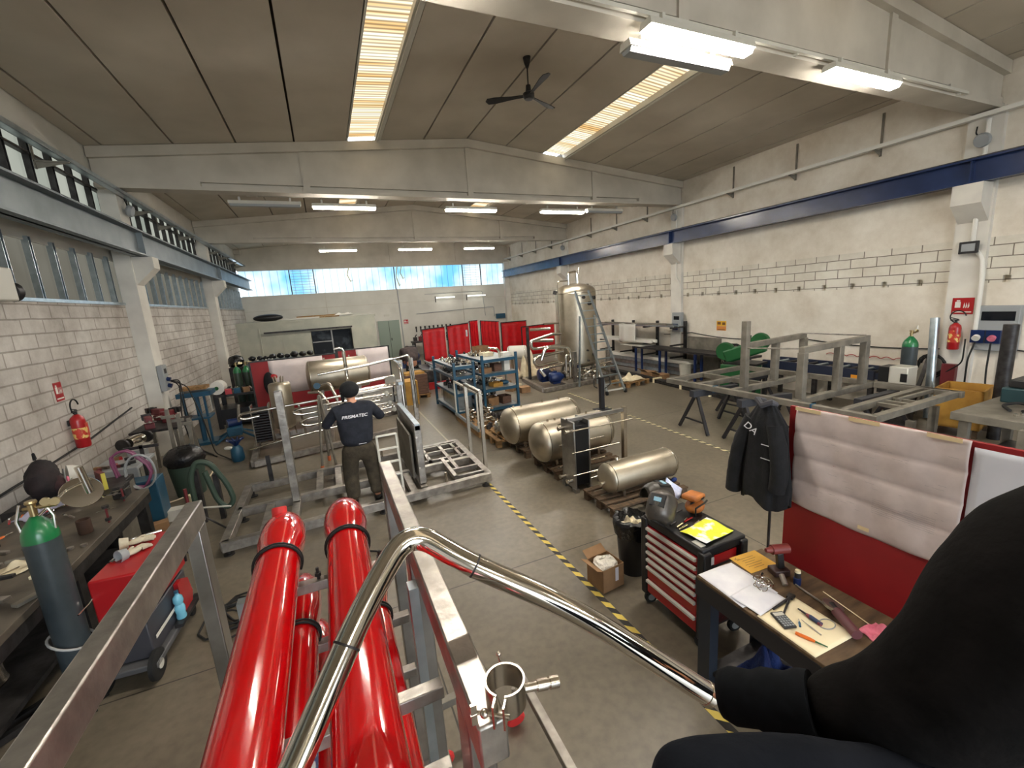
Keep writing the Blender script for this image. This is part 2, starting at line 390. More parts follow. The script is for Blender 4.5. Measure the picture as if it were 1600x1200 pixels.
for i, (y0, y1) in enumerate(bays):
    for a, b in ((1.01, 1.75), (5.98, 6.75)):
        m = MB(); x0, x1 = a+.02, b-.12
        m.prism([(x0, zc(x0)+.08), (x1, zc(x1)+.08), (x1, zc(x1)+.1), (x0, zc(x0)+.1)], 'y', y0, y1)
        w = struct(m, 'window_%d' % k, skyM); tag(w, 'corrugated translucent skylight strip between the roof slabs', None)
        fm = MB(); fm.prism([(b-.12, zc(b)-.02), (b, zc(b)-.02), (b, zc(b)+.12), (b-.12, zc(b)+.12)], 'y', y0, y1)
        fm.prism([(b-.085, zc(b)-.05), (b-.06, zc(b)-.05), (b-.06, zc(b)+.0), (b-.085, zc(b)+.0)], 'y', y0, y1)
        fm.prism([(a, zc(a)), (a+.03, zc(a)), (a+.03, zc(a)+.12), (a, zc(a)+.12)], 'y', y0, y1)
        fm.build('window_frame', offwhite, w); k += 1
# roof beams: I section, rising to the ridge, stiffener ribs, rounded haunches at the ends
def roof_beam(y):
    m = MB(); zb = 5.43
    xs = [XL+.02, XC, XR-.02]
    m.prism([(xs[0], zb+.17), (xs[2], zb+.17), (xs[2], zc(xs[2])-.16), (XC, ZR-.16), (xs[0], zc(xs[0])-.16)], 'y', y-.11, y+.11)
    m.prism([(xs[0], zc(xs[0])-.2), (XC, ZR-.2), (xs[2], zc(xs[2])-.2), (xs[2], zc(xs[2])-.01), (XC, ZR-.01), (xs[0], zc(xs[0])-.01)], 'y', y-.20, y+.20)
    m.bb(xs[0], y-.17, zb, xs[2], y+.17, zb+.07); m.bb(xs[0], y-.03, zb+.07, xs[2], y+.03, zb+.17)
    for x0, x1 in ((xs[0], xs[0]+1.7), (xs[2]-1.7, xs[2])):             # solid ends, the rebate above the flange stops short of them
        m.prism([(x0, zb+.06), (x1, zb+.06), (x1, zb+.18), (x0, zb+.18)], 'y', y-.14, y+.14)
    for x in (.05, XC, 7.66):
        m.bb(x-.07, y-.145, zb+.05, x+.07, y+.145, zc(x)-.18)
    o = struct(m, 'roof_beam', beamM); tag(o, 'white precast concrete roof beam spanning the hall', None, 'roof beams'); return o
for y in TY: roof_beam(y)
# columns with corbels
def column(x, y, s):
    m = MB(); w = .23
    m.bb(x, y-w, 0, x+s*.28, y+w, 5.45)
    m.prism([(x+s*.28, 3.62), (x+s*.28, 4.175), (x+s*.62, 4.175), (x+s*.62, 3.95)] if s > 0 else [(x-.28, 3.50), (x-.62, 3.80), (x-.62, 4.02), (x-.28, 4.02)], 'y', y-w*.8, y+w*.8)
    o = struct(m, 'concrete_column', colM); tag(o, 'painted concrete column with a corbel carrying the crane rail', None, 'wall columns')
for y in TY: column(XL-.02, y+(0 if y != 11.14 else .25), 1)
for y in TY:
    m = MB(); m.bb(XR-.10, y-.23, 0, XR+.02, y+.23, 5.45); m.prism([(XR-.10, 3.62), (XR-.45, 3.92), (XR-.45, 4.255), (XR-.10, 4.255)], 'y', y-.2, y+.2)
    o = struct(m, 'concrete_column', colM); tag(o, 'painted concrete column with a corbel carrying the crane rail', None, 'wall columns')
# left wall: block work below, stud windows above
m = MB(); m.bb(XL-.2, YR, 0, XL, YB, 3.25); struct(m, 'wall_left', wallL_M)
m = MB(); m.bb(XL-.2, YR, 5.70, XL, YB, 6.35); m.bb(XL-.2, YR, 4.1, XL-.06, YB, 4.75); struct(m, 'wall_left', wallB_M)
wk = 20
ends = [YR]+TY+[YB]
for i in range(len(ends)-1):
    y0, y1 = ends[i]+.25, ends[i+1]-.25
    for z0, z1, wm in ((3.25, 4.15, sideM), (4.7, 5.7, sideM2)):
        w = struct(MB().bb(XL-.12, y0-.3, z0, XL-.09, y1+.3, z1), 'window_%d' % wk, wm); wk += 1
        fm = MB(); n = int(round((y1-y0)/.6))
        for j in range(n+1):
            y = y0+(y1-y0)*j/n
            fm.bb(XL-.09, y-.03, z0, XL-.085, y+.03, z1); fm.bb(XL-.09, y-.032, z0, XL-.01, y-.024, z1); fm.bb(XL-.09, y+.024, z0, XL-.01, y+.032, z1)
        fm.bb(XL-.1, y0-.25, z0-.02, XL+.02, y1+.25, z0+.03)
        if z0 > 4: fm.bb(XL-.1, y0-.25, z1-.03, XL+.01, y1+.25, z1+.02); fm.bb(XL-.08, y0-.25, 5.40, XL-.0, y1+.25, 5.44)
        fm.build('window_frame', galv if z0 < 4 else darksteel, w)
# right wall with the row of beam pockets under the block band
m = MB(); D = .18
m.bb(XR, YR, 0, XR+D, YB, 2.54); m.bb(XR, YR, 2.66, XR+D, YB, 6.5); m.bb(XR+.12, YR, 2.5, XR+.3, YB, 2.7)
y = YR; ys = [3.52+.6*i for i in range(-21, 37)]
for yy in ys:
    if yy-.05 > y: m.bb(XR, y, 2.54, XR+.13, yy-.05, 2.66)
    y = yy+.05
m.bb(XR, y, 2.54, XR+.13, YB, 2.66)
struct(m, 'wall_right', wallR_M)
# back wall: concrete panels and the long strip window
m = MB(); m.bb(XL-.3, YB, 0, XR+.3, YB+.2, 3.88); m.bb(XL-.3, YB, 5.18, XR+.3, YB+.2, 7.0); struct(m, 'wall_back', wallB_M)
m = MB(); m.bb(XL, YB-.22, 5.12, XR, YB, 5.36); m.prism([(XL, 5.36), (XR, 5.36), (XR, zc(XR)), (XC, ZR), (XL, zc(XL))], 'y', YB-.08, YB-.0)
for x in (-.07, 3.88, 7.7): m.bb(x-.06, YB-.14, 5.3, x+.06, YB-.02, zc(x)-.02)
m.bb(XL, YB-.2, zc(XL)-.2, XL+.3, YB, zc(XL))
for z in (3.1,): m.bb(XL, YB-.006, z, XR, YB+.01, z+.02)
for x in (.2, 4.05, 7.9): m.bb(x, YB-.012, 0, x+.03, YB+.01, 3.9)
o = struct(m, 'trim_2', beamM)
m = MB(); m.bb(XR-.32, YB-.3, 0, XR, YB, 5.2); struct(m, 'trim_3', colM)
w = struct(MB().bb(XL, YB+.05, 3.85, XR, YB+.08, 5.2), 'window_1', winM) if False else None
wn = struct(MB().bb(XL, YB+.05, 3.85, XR, YB+.08, 5.2), 'window_90', winM); tag(wn, 'long strip window of ribbed translucent glass high on the back wall', None)
fm = MB()
for x in (-1.35, -.2, 4.0, 8.05, 9.2): fm.bb(x-.025, YB+.0, 3.88, x+.025, YB+.05, 5.18)
fm.build('window_frame', darksteel, wn)
fm = MB()
for j in range(9): fm.bb(-1.3, YB+.02, 3.95+j*.14, -.25, YB+.045, 3.965+j*.14); fm.bb(8.1, YB+.02, 3.95+j*.14, 9.15, YB+.045, 3.965+j*.14)
fm.build('window_louvre', offwhite, wn)
for (x, hh) in ((1.6, .75), (4.2, 1.1), (4.45, .7)):
    mm = MB(); mm.tube([(x, YB+.03, 5.15), (x-.12, YB+.02, 5.15-hh*.5), (x+.02, YB+.02, 5.15-hh), (x+.1, YB+.02, 5.15-hh*.9)], .025, 6); mm.build('foam_sealant_strip', mat('sealant%d' % int(x*10), (214,196,110), .8), wn)
# rear wall (behind the camera) with an unseen doorway added to let sky light in
m = MB(); m.bb(XL-.3, YR-.2, 0, -1.6, YR, 7); m.bb(7.6, YR-.2, 0, XR+.3, YR, 7); m.bb(-1.6, YR-.2, 5.1, 7.6, YR, 7); struct(m, 'wall_rear', wallB_M)
struct(MB().bb(-20, YR-20, -.25, 25, YR-.2, -.02), 'trim_4', concrete_s)
# crane rails
def crane(x0, name, mt, label, s):
    zz = 4.26 if s > 0 else 4.18; H_ = 4.66-zz; t = thing(name, label, 'crane rail', (x0, 0, zz))
    m = MB(); m.bb(-.02, YR, 0, .02, YB-.1, H_); m.bb(-.15, YR, H_-.03, .15, YB-.1, H_); m.bb(-.13, YR, -.0, .13, YB-.1, .03)
    m.build('girder', mt, t)
    m = MB(); m.bb(-.03, YR, H_, .03, YB-.1, H_+.04); m.build('running_rail', darksteel, t)
    for y in TY: MB().bb(-.12, y-.012, .03, .12, y+.012, H_-.03).build('stiffener_plate', mt, t)
    return t
crane(XR-.3, 'crane_rail', railblue, 'dark blue steel crane rail girder along the right wall', 1)
crane(XL+.42, 'crane_rail', railgrey, 'grey steel crane rail girder along the left window wall', -1)
# cable trays on brackets
for x, s, lb in ((XL+.36, 1, 'thin grey cable tray on brackets along the left wall above the crane rail'), (XR-.20, -1, 'thin white cable tray on brackets along the right wall above the crane rail')):
    t = thing('cable_tray', lb, 'cable tray', (x, 0, 5.33))
    m = MB(); m.bb(-.06, YR, 0, .06, YB-.2, .015); m.bb(-.065, YR, 0, -.05, YB-.2, .07); m.bb(.05, YR, 0, .065, YB-.2, .07); m.build('tray', galv if s > 0 else white, t)
    for j in range(20):
        y = YR+1.2+j*1.75
        if y > YB: break
        if min(abs(y-q) for q in TY) < .45: continue
        wx = (XL-x+.006) if s > 0 else (XR-x-.006)
        m = MB(); m.bb(wx, y-.02, -.02, s*.06, y+.02, 0); m.bb(wx, y-.02, -.12, wx+s*.02, y+.02, .70 if s < 0 else .4); m.prism([(wx+s*.01, -.12), (s*.05, -.02), (wx+s*.01, -.02)], 'y', y-.004, y+.004)
        m.build('bracket', greysteel, t)
# vertical conduits on the right columns
for y in TY[1:3]:
    m = MB(); m.pipe([(XR-.14, y-.05, 5.3), (XR-.14, y-.05, 3.2), (XR-.13, y-.2, 3.0), (XR-.04, y-.2, 2.6) if y > 5 else (XR-.14, y-.24, 2.6), (XR-.04, y-.2, 1.85) if y > 5 else (XR-.14, y-.24, 1.5)], .035 if y < 5 else .022, .1)
    tag(m.build('wall_conduit', white), 'white vertical conduit on the right wall column %s' % ('by the fire extinguisher' if y < 5 else 'above the small grey meter box'), 'conduit')
# ceiling lamps
def lamp(name_label, loc, lit, L=1.45, grp=None):
    t = thing('ceiling_lamp', name_label, 'ceiling lamp', loc)
    m = MB(); m.prism([(-.09, -.03), (-.07, .04), (.07, .04), (.09, -.03)], 'x', -L/2, L/2)
    for s in (-1, 1): m.bb(s*L*.35-.02, -.02, .04, s*L*.35+.02, .02, .13)
    m.build('housing', offwhite, t)
    m = MB(); m.prism([(-.08, -.031), (-.055, -.075), (.055, -.075), (.08, -.031)], 'x', -L/2+.02, L/2-.02)
    m.build('diffuser', lampglow if lit else greyplastic, t, smooth=60); return t
pos = ['left', 'middle', 'right']
for (x, lb) in ((3.99, 'large glowing lamp nearest the camera under the near roof beam'), (6.85, 'second glowing lamp of the near beam, towards the right wall'), (.8, 'glowing lamp of the near beam above the camera, out of sight')):
    lamp(lb, (x, 3.76, 5.36), True)
lamp('unlit tube lamp hanging beside the large glowing lamp on the near beam', (3.95, 4.02, 5.30), False)
for i, x in enumerate((.83, 4.05, 6.9)): lamp('glowing lamp under the second roof beam, %s of three' % pos[i], (x, 11.56, 5.31), True)
lamp('unlit lamp at the left end of the second roof beam', (-.85, 11.55, 5.33), False)
lamp('unlit slim lamp at the right end of the second roof beam', (8.35, 11.5, 5.33), False, 1.3)
for i, x in enumerate((.9, 4.05, 7.0)): lamp('distant glowing lamp under the third roof beam, %s of three' % pos[i], (x, 19.3, 5.31), True)
for i, x in enumerate((.9, 4.05, 7.0)): lamp('glowing lamp under the beam behind the camera, %s of three' % pos[i], (x, -3.3, 5.33), True)
for y in TY:                                                     # light bar the lamps hang from
    m = MB(); yy = y+(.36 if y > 5 else -.22); m.bb(-1.2, yy-.02, 5.46, 9.6, yy+.02, 5.50)
    for x in (-1, 1.2, 3.4, 5.6, 7.8, 9.4): m.bb(x-.015, min(yy, y), 5.44, x+.015, max(yy, y), 5.47)
    tag(m.build('lamp_rail', offwhite), 'thin metal rail carrying the lamps %s' % {4.02: 'of the near roof beam', 11.14: 'of the second roof beam', 18.26: 'of the third roof beam', -3.1: 'behind the camera'}[y], 'lamp rail')
# ceiling fan
t = thing('ceiling_fan', 'dark three-bladed ceiling fan hanging from the roof ridge', 'ceiling fan', (3.75, 7.25, 6.24))
MB().cyl((0,0,.06), (0,0,.50), .012, n=8).build('rod', darksteel, t)
MB().lathe([(.0,.62),(.07,.6),(.05,.5),(.02,.42),(0,.42)]).build('canopy', darksteel, t)
MB().lathe([(0,-.07),(.07,-.06),(.1,-.02),(.1,.03),(.05,.06),(.04,.16),(0,.17)], n=20).build('motor', blackplastic, t)
for i in range(3):
    a = math.radians(28+120*i); R = Matrix.Rotation(a, 4, 'Z') @ Matrix.Rotation(.22, 4, 'X')
    m = MB(); pts = [(.09,-.03),(.3,-.045),(.6,-.085),(.72,-.08),(.76,0),(.72,.06),(.6,.07),(.3,.035),(.09,.03)]
    m.prism(pts, 'z', -.005, .005)
    for v in m.bm.verts: v.co = R @ v.co
    m.build('blade', rubber, t, smooth=60)
# ================================================================ near skid: tall frame holding a stack of red vessels
t = thing('vessel_skid_frame', 'tall steel frame of rectangular tube around the stacked red vessels, nearest the camera', 'steel frame', (0, 0, 0))
MB().bb(-.690, .15, 1.90, -.628, 2.26, 2.0).build('top_rail', steel, t, bevel=.006)
MB().bb(.160, .66, 1.90, .222, 2.28, 2.0).build('top_rail', steel, t, bevel=.006)
for x, y in ((-.66, 2.20), (.19, 2.22), (.19, 1.50), (.19, .80), (-.66, .35)):
    MB().bb(x-.03, y-.05, .13, x+.03, y+.05, 1.90).build('post', sidesteel, t, bevel=.005)
for x in (-.66, .19): MB().bb(x-.04, .1, .05, x+.04, 2.27, .13).build('bottom_rail', steel, t, bevel=.005)
for y in (.3, 1.2, 2.2): MB().bb(-.66, y-.04, .05, .19, y+.04, .128).build('bottom_cross_member', steel, t, bevel=.004)
for y in (1.75, 1.05, .45):
    for z in (1.71, 1.43, 1.15):
        if y == .45 and z > 1.2: continue
        MB().bb(-.42, y-.02, z, .165, y+.02, z+.04).build('cross_member', steel, t, bevel=.003)
for y in (1.75, 1.05, .45): MB().bb(-.45, y-.02, .13, -.42, y+.02, 1.75).build('upright', galv, t)
MB().bb(.13, 1.28, .13, .16, 1.33, 1.9).build('upright', galv, t)
def vessel(x, z, yend, r, label, plug=False, head=True):
    v = thing('red_pressure_vessel', label, 'pressure vessel', (x, yend, z))
    y0 = -1.7
    prof = [(0, 0), (r*.35, -.006), (r*.68, -.03), (r*.92, -.075), (r*1.12, -.14), (r*1.16, -.2), (r*1.14, -.27), (r*1.02, -.33), (r, -.37), (r, y0), (r*.8, y0-.05), (0, y0-.08)]
    MB().lathe([(a, h) for a, h in prof], (0,0,0), (0,1,0), 40).build('shell', redgloss, v, smooth=60)
    m = MB()
    for y in (-.42,):
        m.tube([Vector((math.cos(a)*(r+.006), y, math.sin(a)*(r+.006))) for a in [PI*(-.15+1.3*i/20) for i in range(21)]], .005, 6)
        m.tube([Vector((math.cos(a)*(r+.008), y+.014, math.sin(a)*(r+.008))) for a in [PI*(-.1+1.2*i/20) for i in range(21)]], .004, 6)
    m.build('strap', rubber, v)
    if plug: MB().lathe([(0,.03),(.03,.028),(.032,.02),(.032,-.015),(0,-.015)], (-.012, -.075, r*.86), (0,.5,1), 20).build('plug', redflat, v)
    return v
vessel(-.300, 1.84, 2.19, .080, 'upper left glossy red vessel with a flat round plug on its dome', plug=True)
vessel(-.040, 1.84, 2.20, .080, 'upper right glossy red vessel with a plain domed end')
v = vessel(-.255, 1.575, 2.08, .066, 'second glossy red vessel down, under the left one, with a blue label plate')
MB().bb(.052, -1.05, .0, .07, -.85, .05).build('label_plate', mat('label_plate', (34,70,150), .4, 0, (230,232,236), 30, lo=.48, hi=.52), v)
vessel(-.235, 1.31, 2.10, .066, 'lowest glossy red vessel in the left stack')
vessel(.02, 1.575, 2.05, .062, 'middle red vessel hidden under the upper right one')
m = MB()
for q in ((-.39,1.75,1.752),(-.165,1.75,1.752),(.075,1.75,1.752)):
    m.cyl((q[0], q[1], 1.75), (q[0], q[1], 1.80), .006, n=8); m.cyl((q[0], q[1], 1.765), (q[0], q[1], 1.778), .013, n=6)
m.build('strap_bolt', darksteel, t)
# bent handrail tube lying across the frame
t = MB(); R = .030
P = rnd([(-.195,.772,1.923), (-.002,.965,2.130), (.128,1.062,2.232), (.245,.985,2.142), (.500,.868,1.985), (.815,.702,1.715)], .14, 10)
t.tube(P, R, 28)
h = thing('bent_handrail_tube', 'polished bent stainless handrail tube crossing the foreground', 'handrail', (0,0,0))
t.build('tube', chrome, h, smooth=70)
d = (Vector((.815,.702,1.715))-Vector((.5,.868,1.985))).normalized(); c = Vector((.815,.702,1.715))
MB().tube([c-d*.012, c+d*.004], R+.002, 28).build('end_cap', stain, h)
for p in ((-.072,.922,2.043), (.262,.977,2.122)):
    m = MB()
    i = min(range(len(P)), key=lambda k: (P[k]-Vector(p)).length); dd = (P[min(i+1,len(P)-1)]-P[i-1]).normalized()
    m.tube([P[i]-dd*.0025, P[i]+dd*.0025], R+.0012, 28); m.build('weld_seam', darksteel, h)
# open pipe clamp standing on the end of the right rail
t = thing('pipe_clamp', 'open stainless pipe clamp with wing nut at the end of the right rail', 'pipe clamp', (.232, .69, 2.0))
m = MB(); n = 40; r0, r1 = .037, .041
a0, a1 = math.radians(-125+12), math.radians(235-12)
ring_o, ring_i = [], []
for k in range(n+1):
    a = a0+(a1-a0)*k/n
    ring_o.append((math.cos(a)*r1, math.sin(a)*r1)); ring_i.append((math.cos(a)*r0, math.sin(a)*r0))
m.prism(ring_o+ring_i[::-1], 'z', 0, .055)
m.build('band', stain, t)
m = MB()
for s in (-1, 1):
    a = math.radians(-125+s*12); p = Vector((math.cos(a)*.05, math.sin(a)*.05, .028)); m.box(p, (.026, .004, .05), Matrix.Rotation(math.radians(-125), 3, 'Z'))
m.build('clamp_ear', stain, t)
m = MB(); e = Vector((math.cos(math.radians(-125))*.054, math.sin(math.radians(-125))*.054, .028)); nrm = Vector((math.sin(math.radians(125)), math.cos(math.radians(125)), 0)); nrm = Vector((-.82,.57,0))
m.cyl(e-nrm*.02, e+nrm*.045, .004, n=8); m.sph(e+nrm*.03, .009)
for s in (-1, 1): m.box(e+nrm*.043+Vector((-.008, 0, s*.012)), (.012, .006, .02))
m.build('wing_nut', stain, t)
m = MB(); a = Vector((.95,-.12,-.12)).normalized(); o = Vector((.038,-.006,.02)); m.cyl(o, o+a*.03, .009, n=16); m.cyl(o+a*.028, o+a*.05, .012, n=16); m.cyl(o+a*.05, o+a*.056, .0095, n=16); m.cyl(o+a*.056, o+a*.075, .0125, n=16); m.build('side_stub', stain, t)
m = MB(); m.cyl((.012,.044,.03), (.012,.06,.052), .003, n=8); m.sph((.012,.062,.056), .006); m.build('hinge_pin', stain, t)
# low cart with a red caster
t = thing('low_cart_frame', 'low steel angle frame on a red caster, right of the near frame', 'cart', (.55, 2.28, 0))
MB().beam((-.30,.02,.33), (.33,.04,.33), .05, .05).build('cross_member', greysteel, t, bevel=.003)
MB().beam((.32,.06,.33), (.32,-1.3,.33), .05, .05).build('side_member', greysteel, t, bevel=.003)
MB().beam((-.27,.0,.33), (-.27,-1.3,.33), .05, .05).build('side_member', greysteel, t, bevel=.003)
MB().bb(.345,-1.2,.352,.30,0,.356).build('edge_strip', steel, t)
for x, y in ((.25,-.06),(-.25,-.1),(.28,-1.2),(-.25,-1.2)):
    c = MB().lathe([(0,-.02),(.055,-.02),(.065,-.01),(.065,.01),(.055,.02),(0,.02)], (x, y, .066), (0,1,.3), 20).build('caster', redflat, t)
    MB().cyl((x, y, .13), (x, y, .305), .012, n=8).bb(x-.03, y-.03, .11, x-.025, y+.03, .14).build('fork', steel, c)
# ================================================================ left bench and what stands on it
t = thing('steel_welding_bench', 'long grimy steel workbench along the left wall, nearest the camera', 'workbench', (-2.75, 5.1, 0))
m = MB(); m.bb(-.68, -2.4, .79, .50, 1.2, .85); m.build('bench_top', mat('bench_top_steel', (112,104,92), .45, .4, (78,72,64), 3, .1), t, bevel=.004)
MB().bb(.44, -2.4, .69, .50, 1.2, .79).build('edge_rail', darksteel, t)
for x, y in ((.43, 1.1), (-.6, 1.1), (.43, -.45), (-.6, -.45), (.43,-2.3)): MB().bb(x-.05, y-.05, 0, x+.05, y+.05, .79).build('leg', darksteel, t)
MB().bb(-.6,-2.3,.18,.4,1.1,.22).build('lower_shelf', darksteel, t)
t = thing('metal_drum', 'small dented metal drum on the shelf under the near bench', 'drum', (-2.72, 4.1, .222))
MB().lathe([(0,0),(.14,0),(.15,.02),(.14,.04),(.14,.2),(.15,.21),(.14,.22),(.14,.38),(.15,.4),(.13,.4),(.12,.37),(0,.37)], n=28).build('drum_body', stain, t)
for i, (x0, y0, x1, y1) in enumerate(((-3.2,3.2,-2.0,4.35),(-3.3,3.0,-2.05,4.1),(-3.0,2.6,-1.95,3.9))):
    tag(MB().beam((x0,y0,.03+.0*i), (x1,y1,.03), .05, .05).build('steel_bar', darksteel), ['farthest', 'middle', 'nearest'][i]+' of the loose dark steel bars lying on the floor by the bench', 'steel bar', 'loose bars')
# welding machine on its cart
t = thing('welding_machine', 'red welding machine on a dark grey wheeled cooler cart', 'welding machine', (-1.75, 4.28, 0), math.radians(-5))
m = MB(); m.bb(-.16, -.34, .18, .16, .40, .50); m.build('cooler_cabinet', mat('cooler_grey', (62,62,68), .4), t, bevel=.01)
m = MB(); m.bb(-.17, -.28, .53, .17, .44, .90); m.build('power_unit', redpaint, t, bevel=.015)
m = MB(); m.bb(-.17, -.42, .12, .2, .46, .17); m.build('cart_base', mat('cart_grey', (84,84,86), .5), t, bevel=.01)
m = MB(); m.bb(-.18, .44, .55, .18, .46, .88); m.bb(-.12,.46,.6,.12,.47,.68); m.build('rear_panel', blackplastic, t)
for s in (-1, 1):
    w = MB().lathe([(0,-.025),(.1,-.025),(.12,-.015),(.12,.015),(.1,.025),(0,.025)], (s*.17, -.36, .122), (1,0,0), 24).build('wheel', rubber, t)
    MB().lathe([(0,-.03),(.04,-.03),(.04,.03),(0,.03)], (s*.17, -.36, .122), (1,0,0), 16).build('hub', offwhite, w)
    w = MB().lathe([(0,-.015),(.045,-.015),(.05,0),(.045,.015),(0,.015)], (s*.15, .40, .05), (1,0,0), 20).build('caster', rubber, t)
m = MB(); m.pipe([(.17,-.2,.88),(.22,-.2,.96),(.22,.3,.96),(.17,.3,.88)], .012, .04); m.build('handle', blackplastic, t)
m = MB(); m.bb(.172, -.29, .3, .175, .1, .33); m.build('logo_stripe', white, t)
text('FIRO', .09, blackplastic, t, (.1715, .12, .83), (PI/2, 0, PI/2), shear=.3)
m = MB()
m.lathe([(.035,0),(.045,0),(.045,.004),(.035,.004)], (.172,-.1,.6), (1,0,0), 20)
m.build('badge', white, t)
m = MB(); m.bb(.18,-.02,.17,.24,.44,.2)
m.build('side_ledge', darksteel, t)
m = MB(); m.prism([(.14,.2),(.34,.2),(.38,.28),(.34,.44),(.22,.5),(.14,.5)], 'x', .165, .20); m.build('side_bracket', redpaint, t)
b = thing('water_bottle', 'clear blue plastic water bottle standing on the cart ledge', 'bottle', (-1.54, 4.34, .202))
MB().lathe([(0,0),(.035,.002),(.04,.02),(.034,.05),(.04,.08),(.04,.11),(.03,.14),(.04,.17),(.035,.21),(.014,.235),(.014,.25),(0,.25)], n=20).build('bottle', mat('blue_pet', (120,190,214), .1), b)
MB().lathe([(0,.25),(.017,.25),(.017,.27),(0,.27)], n=16).build('cap', bluepaint, b)
for i, (x, y, rz) in enumerate(((-1.80,4.55,.3), (-1.76,4.35,.9))):
    g = thing('work_glove', ('cream welding glove lying palm down at the back of the red welding machine', 'grey-cuffed welding glove lying at the front of the red welding machine')[i], 'glove', (x, y, .905), rz, )
    MB().sph((0,0,.02), .06, (1.1,.8,.35)).build('palm', glove, g)
    m = MB()
    for k in range(4): m.tube([(.05,-.035+.024*k,.02),(.10+.01*(k in(1,2)),-.045+.028*k,.018),(.12+.012*(k in (1,2)),-.05+.032*k,.01)], [.013,.012,.008], 8)
    m.tube([(0,.045,.02),(.04,.08,.018),(.06,.09,.015)], [.014,.013,.009], 8); m.build('fingers', glove, g)
    MB().lathe([(.045,0),(.055,-.06),(.05,-.062),(.04,0)], (-.05,0,.03), (1,0,-.1), 14).build('cuff', (glove, greyplastic)[i], g)
for i, (a, b_) in enumerate((((-1.88,4.64,.915),(-1.66,4.70,.915)),((-1.88,4.25,.915),(-1.84,4.46,.915)))):
    tag(MB().cyl(a, b_, .013, n=10).build('steel_pipe_offcut', chrome), ('longer', 'shorter')[i]+' shiny pipe offcut lying on the red welding machine', 'pipe offcut')
# cables looping from the welder
m = MB(); random.seed(4)
for k in range(3):
    c = Vector((-1.22+.05*k, 4.35+.08*k, 0)); pts = []
    for i in range(28):
        a = i*.6+k; r = .18+.05*math.sin(i*.9+k); pts.append(c+Vector((math.cos(a)*r, math.sin(a)*r*1.2, .012+.008*(i % 4))))
    m.tube(pts, .009, 6)
m.pipe([(-1.66,4.66,.75),(-1.52,4.75,.78),(-1.36,4.7,.5),(-1.3,4.6,.08),(-1.25,4.45,.02)], .01, .12)
m.pipe([(-1.66,4.6,.7),(-1.5,4.7,.68),(-1.42,4.66,.4),(-1.4,4.5,.05),(-1.2,4.3,.02),(-.8,4.2,.012),(0,5.0,.012),(.3,4.8,.012)], .01, .12)
tag(m.build('welding_cable', rubber), 'black welding cables looping down to the floor beside the red machine', 'cable')
m = MB(); m.pipe([(-2.4,3.3,.01),(-2.1,3.5,.01),(-1.9,3.2,.01),(-2.2,2.9,.01),(-2.6,3.1,.01),(-2.3,3.6,.02),(-1.95,3.75,.01)], .01, .2); m.pipe([(-3.4,3.0,.012),(-2.6,3.25,.012),(-2.1,3.6,.012),(-1.98,3.8,.1)], .012, .2)
tag(m.build('floor_cable', rubber), 'black cables tangled on the floor left of the welding machine', 'cable')
# gas cylinder
def gas_cylinder(loc, r, h, body, top, label, white_bit=False):
    t = thing('gas_cylinder', label, 'gas cylinder', loc)
    MB().lathe([(0,0),(r*.9,0),(r,.03),(r,h*.88)], n=32).build('body', body, t)
    MB().lathe([(r*1.005,h*.88),(r*1.0,h*.90),(r*.93,h*.925),(r*.75,h*.955),(r*.42,h*.985),(r*.26,h),(0,h)], n=32).build('shoulder', top, t, smooth=60)
    v = MB(); v.cyl((0,0,h),(0,0,h+.09), .022, n=12); v.cyl((-.05,0,h+.06),(.04,0,h+.06), .012, n=10); v.lathe([(0,.09),(.03,.09),(.034,.1),(.03,.115),(0,.115)], (0,0,h)); v = v.build('valve', brass, t)
    m = MB(); m.cyl((.04,0,h+.06),(.13,0,h+.06), .018, n=12); m.lathe([(0,0),(.028,0),(.028,.02),(0,.02)], (.09,-.02,h+.1), (.2,-1,0)); m.lathe([(0,0),(.028,0),(.028,.02),(0,.02)], (.14,-.02,h+.09), (.2,-1,0)); m.build('regulator', brass, t)
    if white_bit: MB().cyl((.17,0,h+.05),(.19,0,h+.19), .02, .012, n=10).build('flow_tube', white, t)
    return t
g = gas_cylinder((-2.09, 3.98, 0), .100, 1.52, greengrey, green, 'dark grey gas cylinder with a green shoulder strapped beside the red welder')
m = MB()
for s in (-1,1): m.tube([(s*.09,0,1.40),(s*.1,.0,1.5),(s*.06,0,1.62)], .01, 8)
m.pipe([(.03,-.02,1.52),(.16,.1,1.64),(.26,.22,1.66)], .009, .03); m.cyl((.24,.2,1.56),(.22,.18,1.78), .026, n=14); m.build('flow_regulator', chrome, g)
m = MB(); m.tube([Vector((math.cos(a)*.125-.0, math.sin(a)*.125, .5-.06*math.cos(a))) for a in [2*PI*i/24 for i in range(24)]], .009, 8, closed=True); m.build('hose_loop', greycable, g)
m = MB(); m.tube([Vector((-1.98,3.90,.72)), Vector((-1.95,4.0,.74)), Vector((-1.925,4.05,.78))], .006, 6); tag(m.build('securing_chain', chrome), 'thin chain between the gas cylinder and the red welder', 'chain')
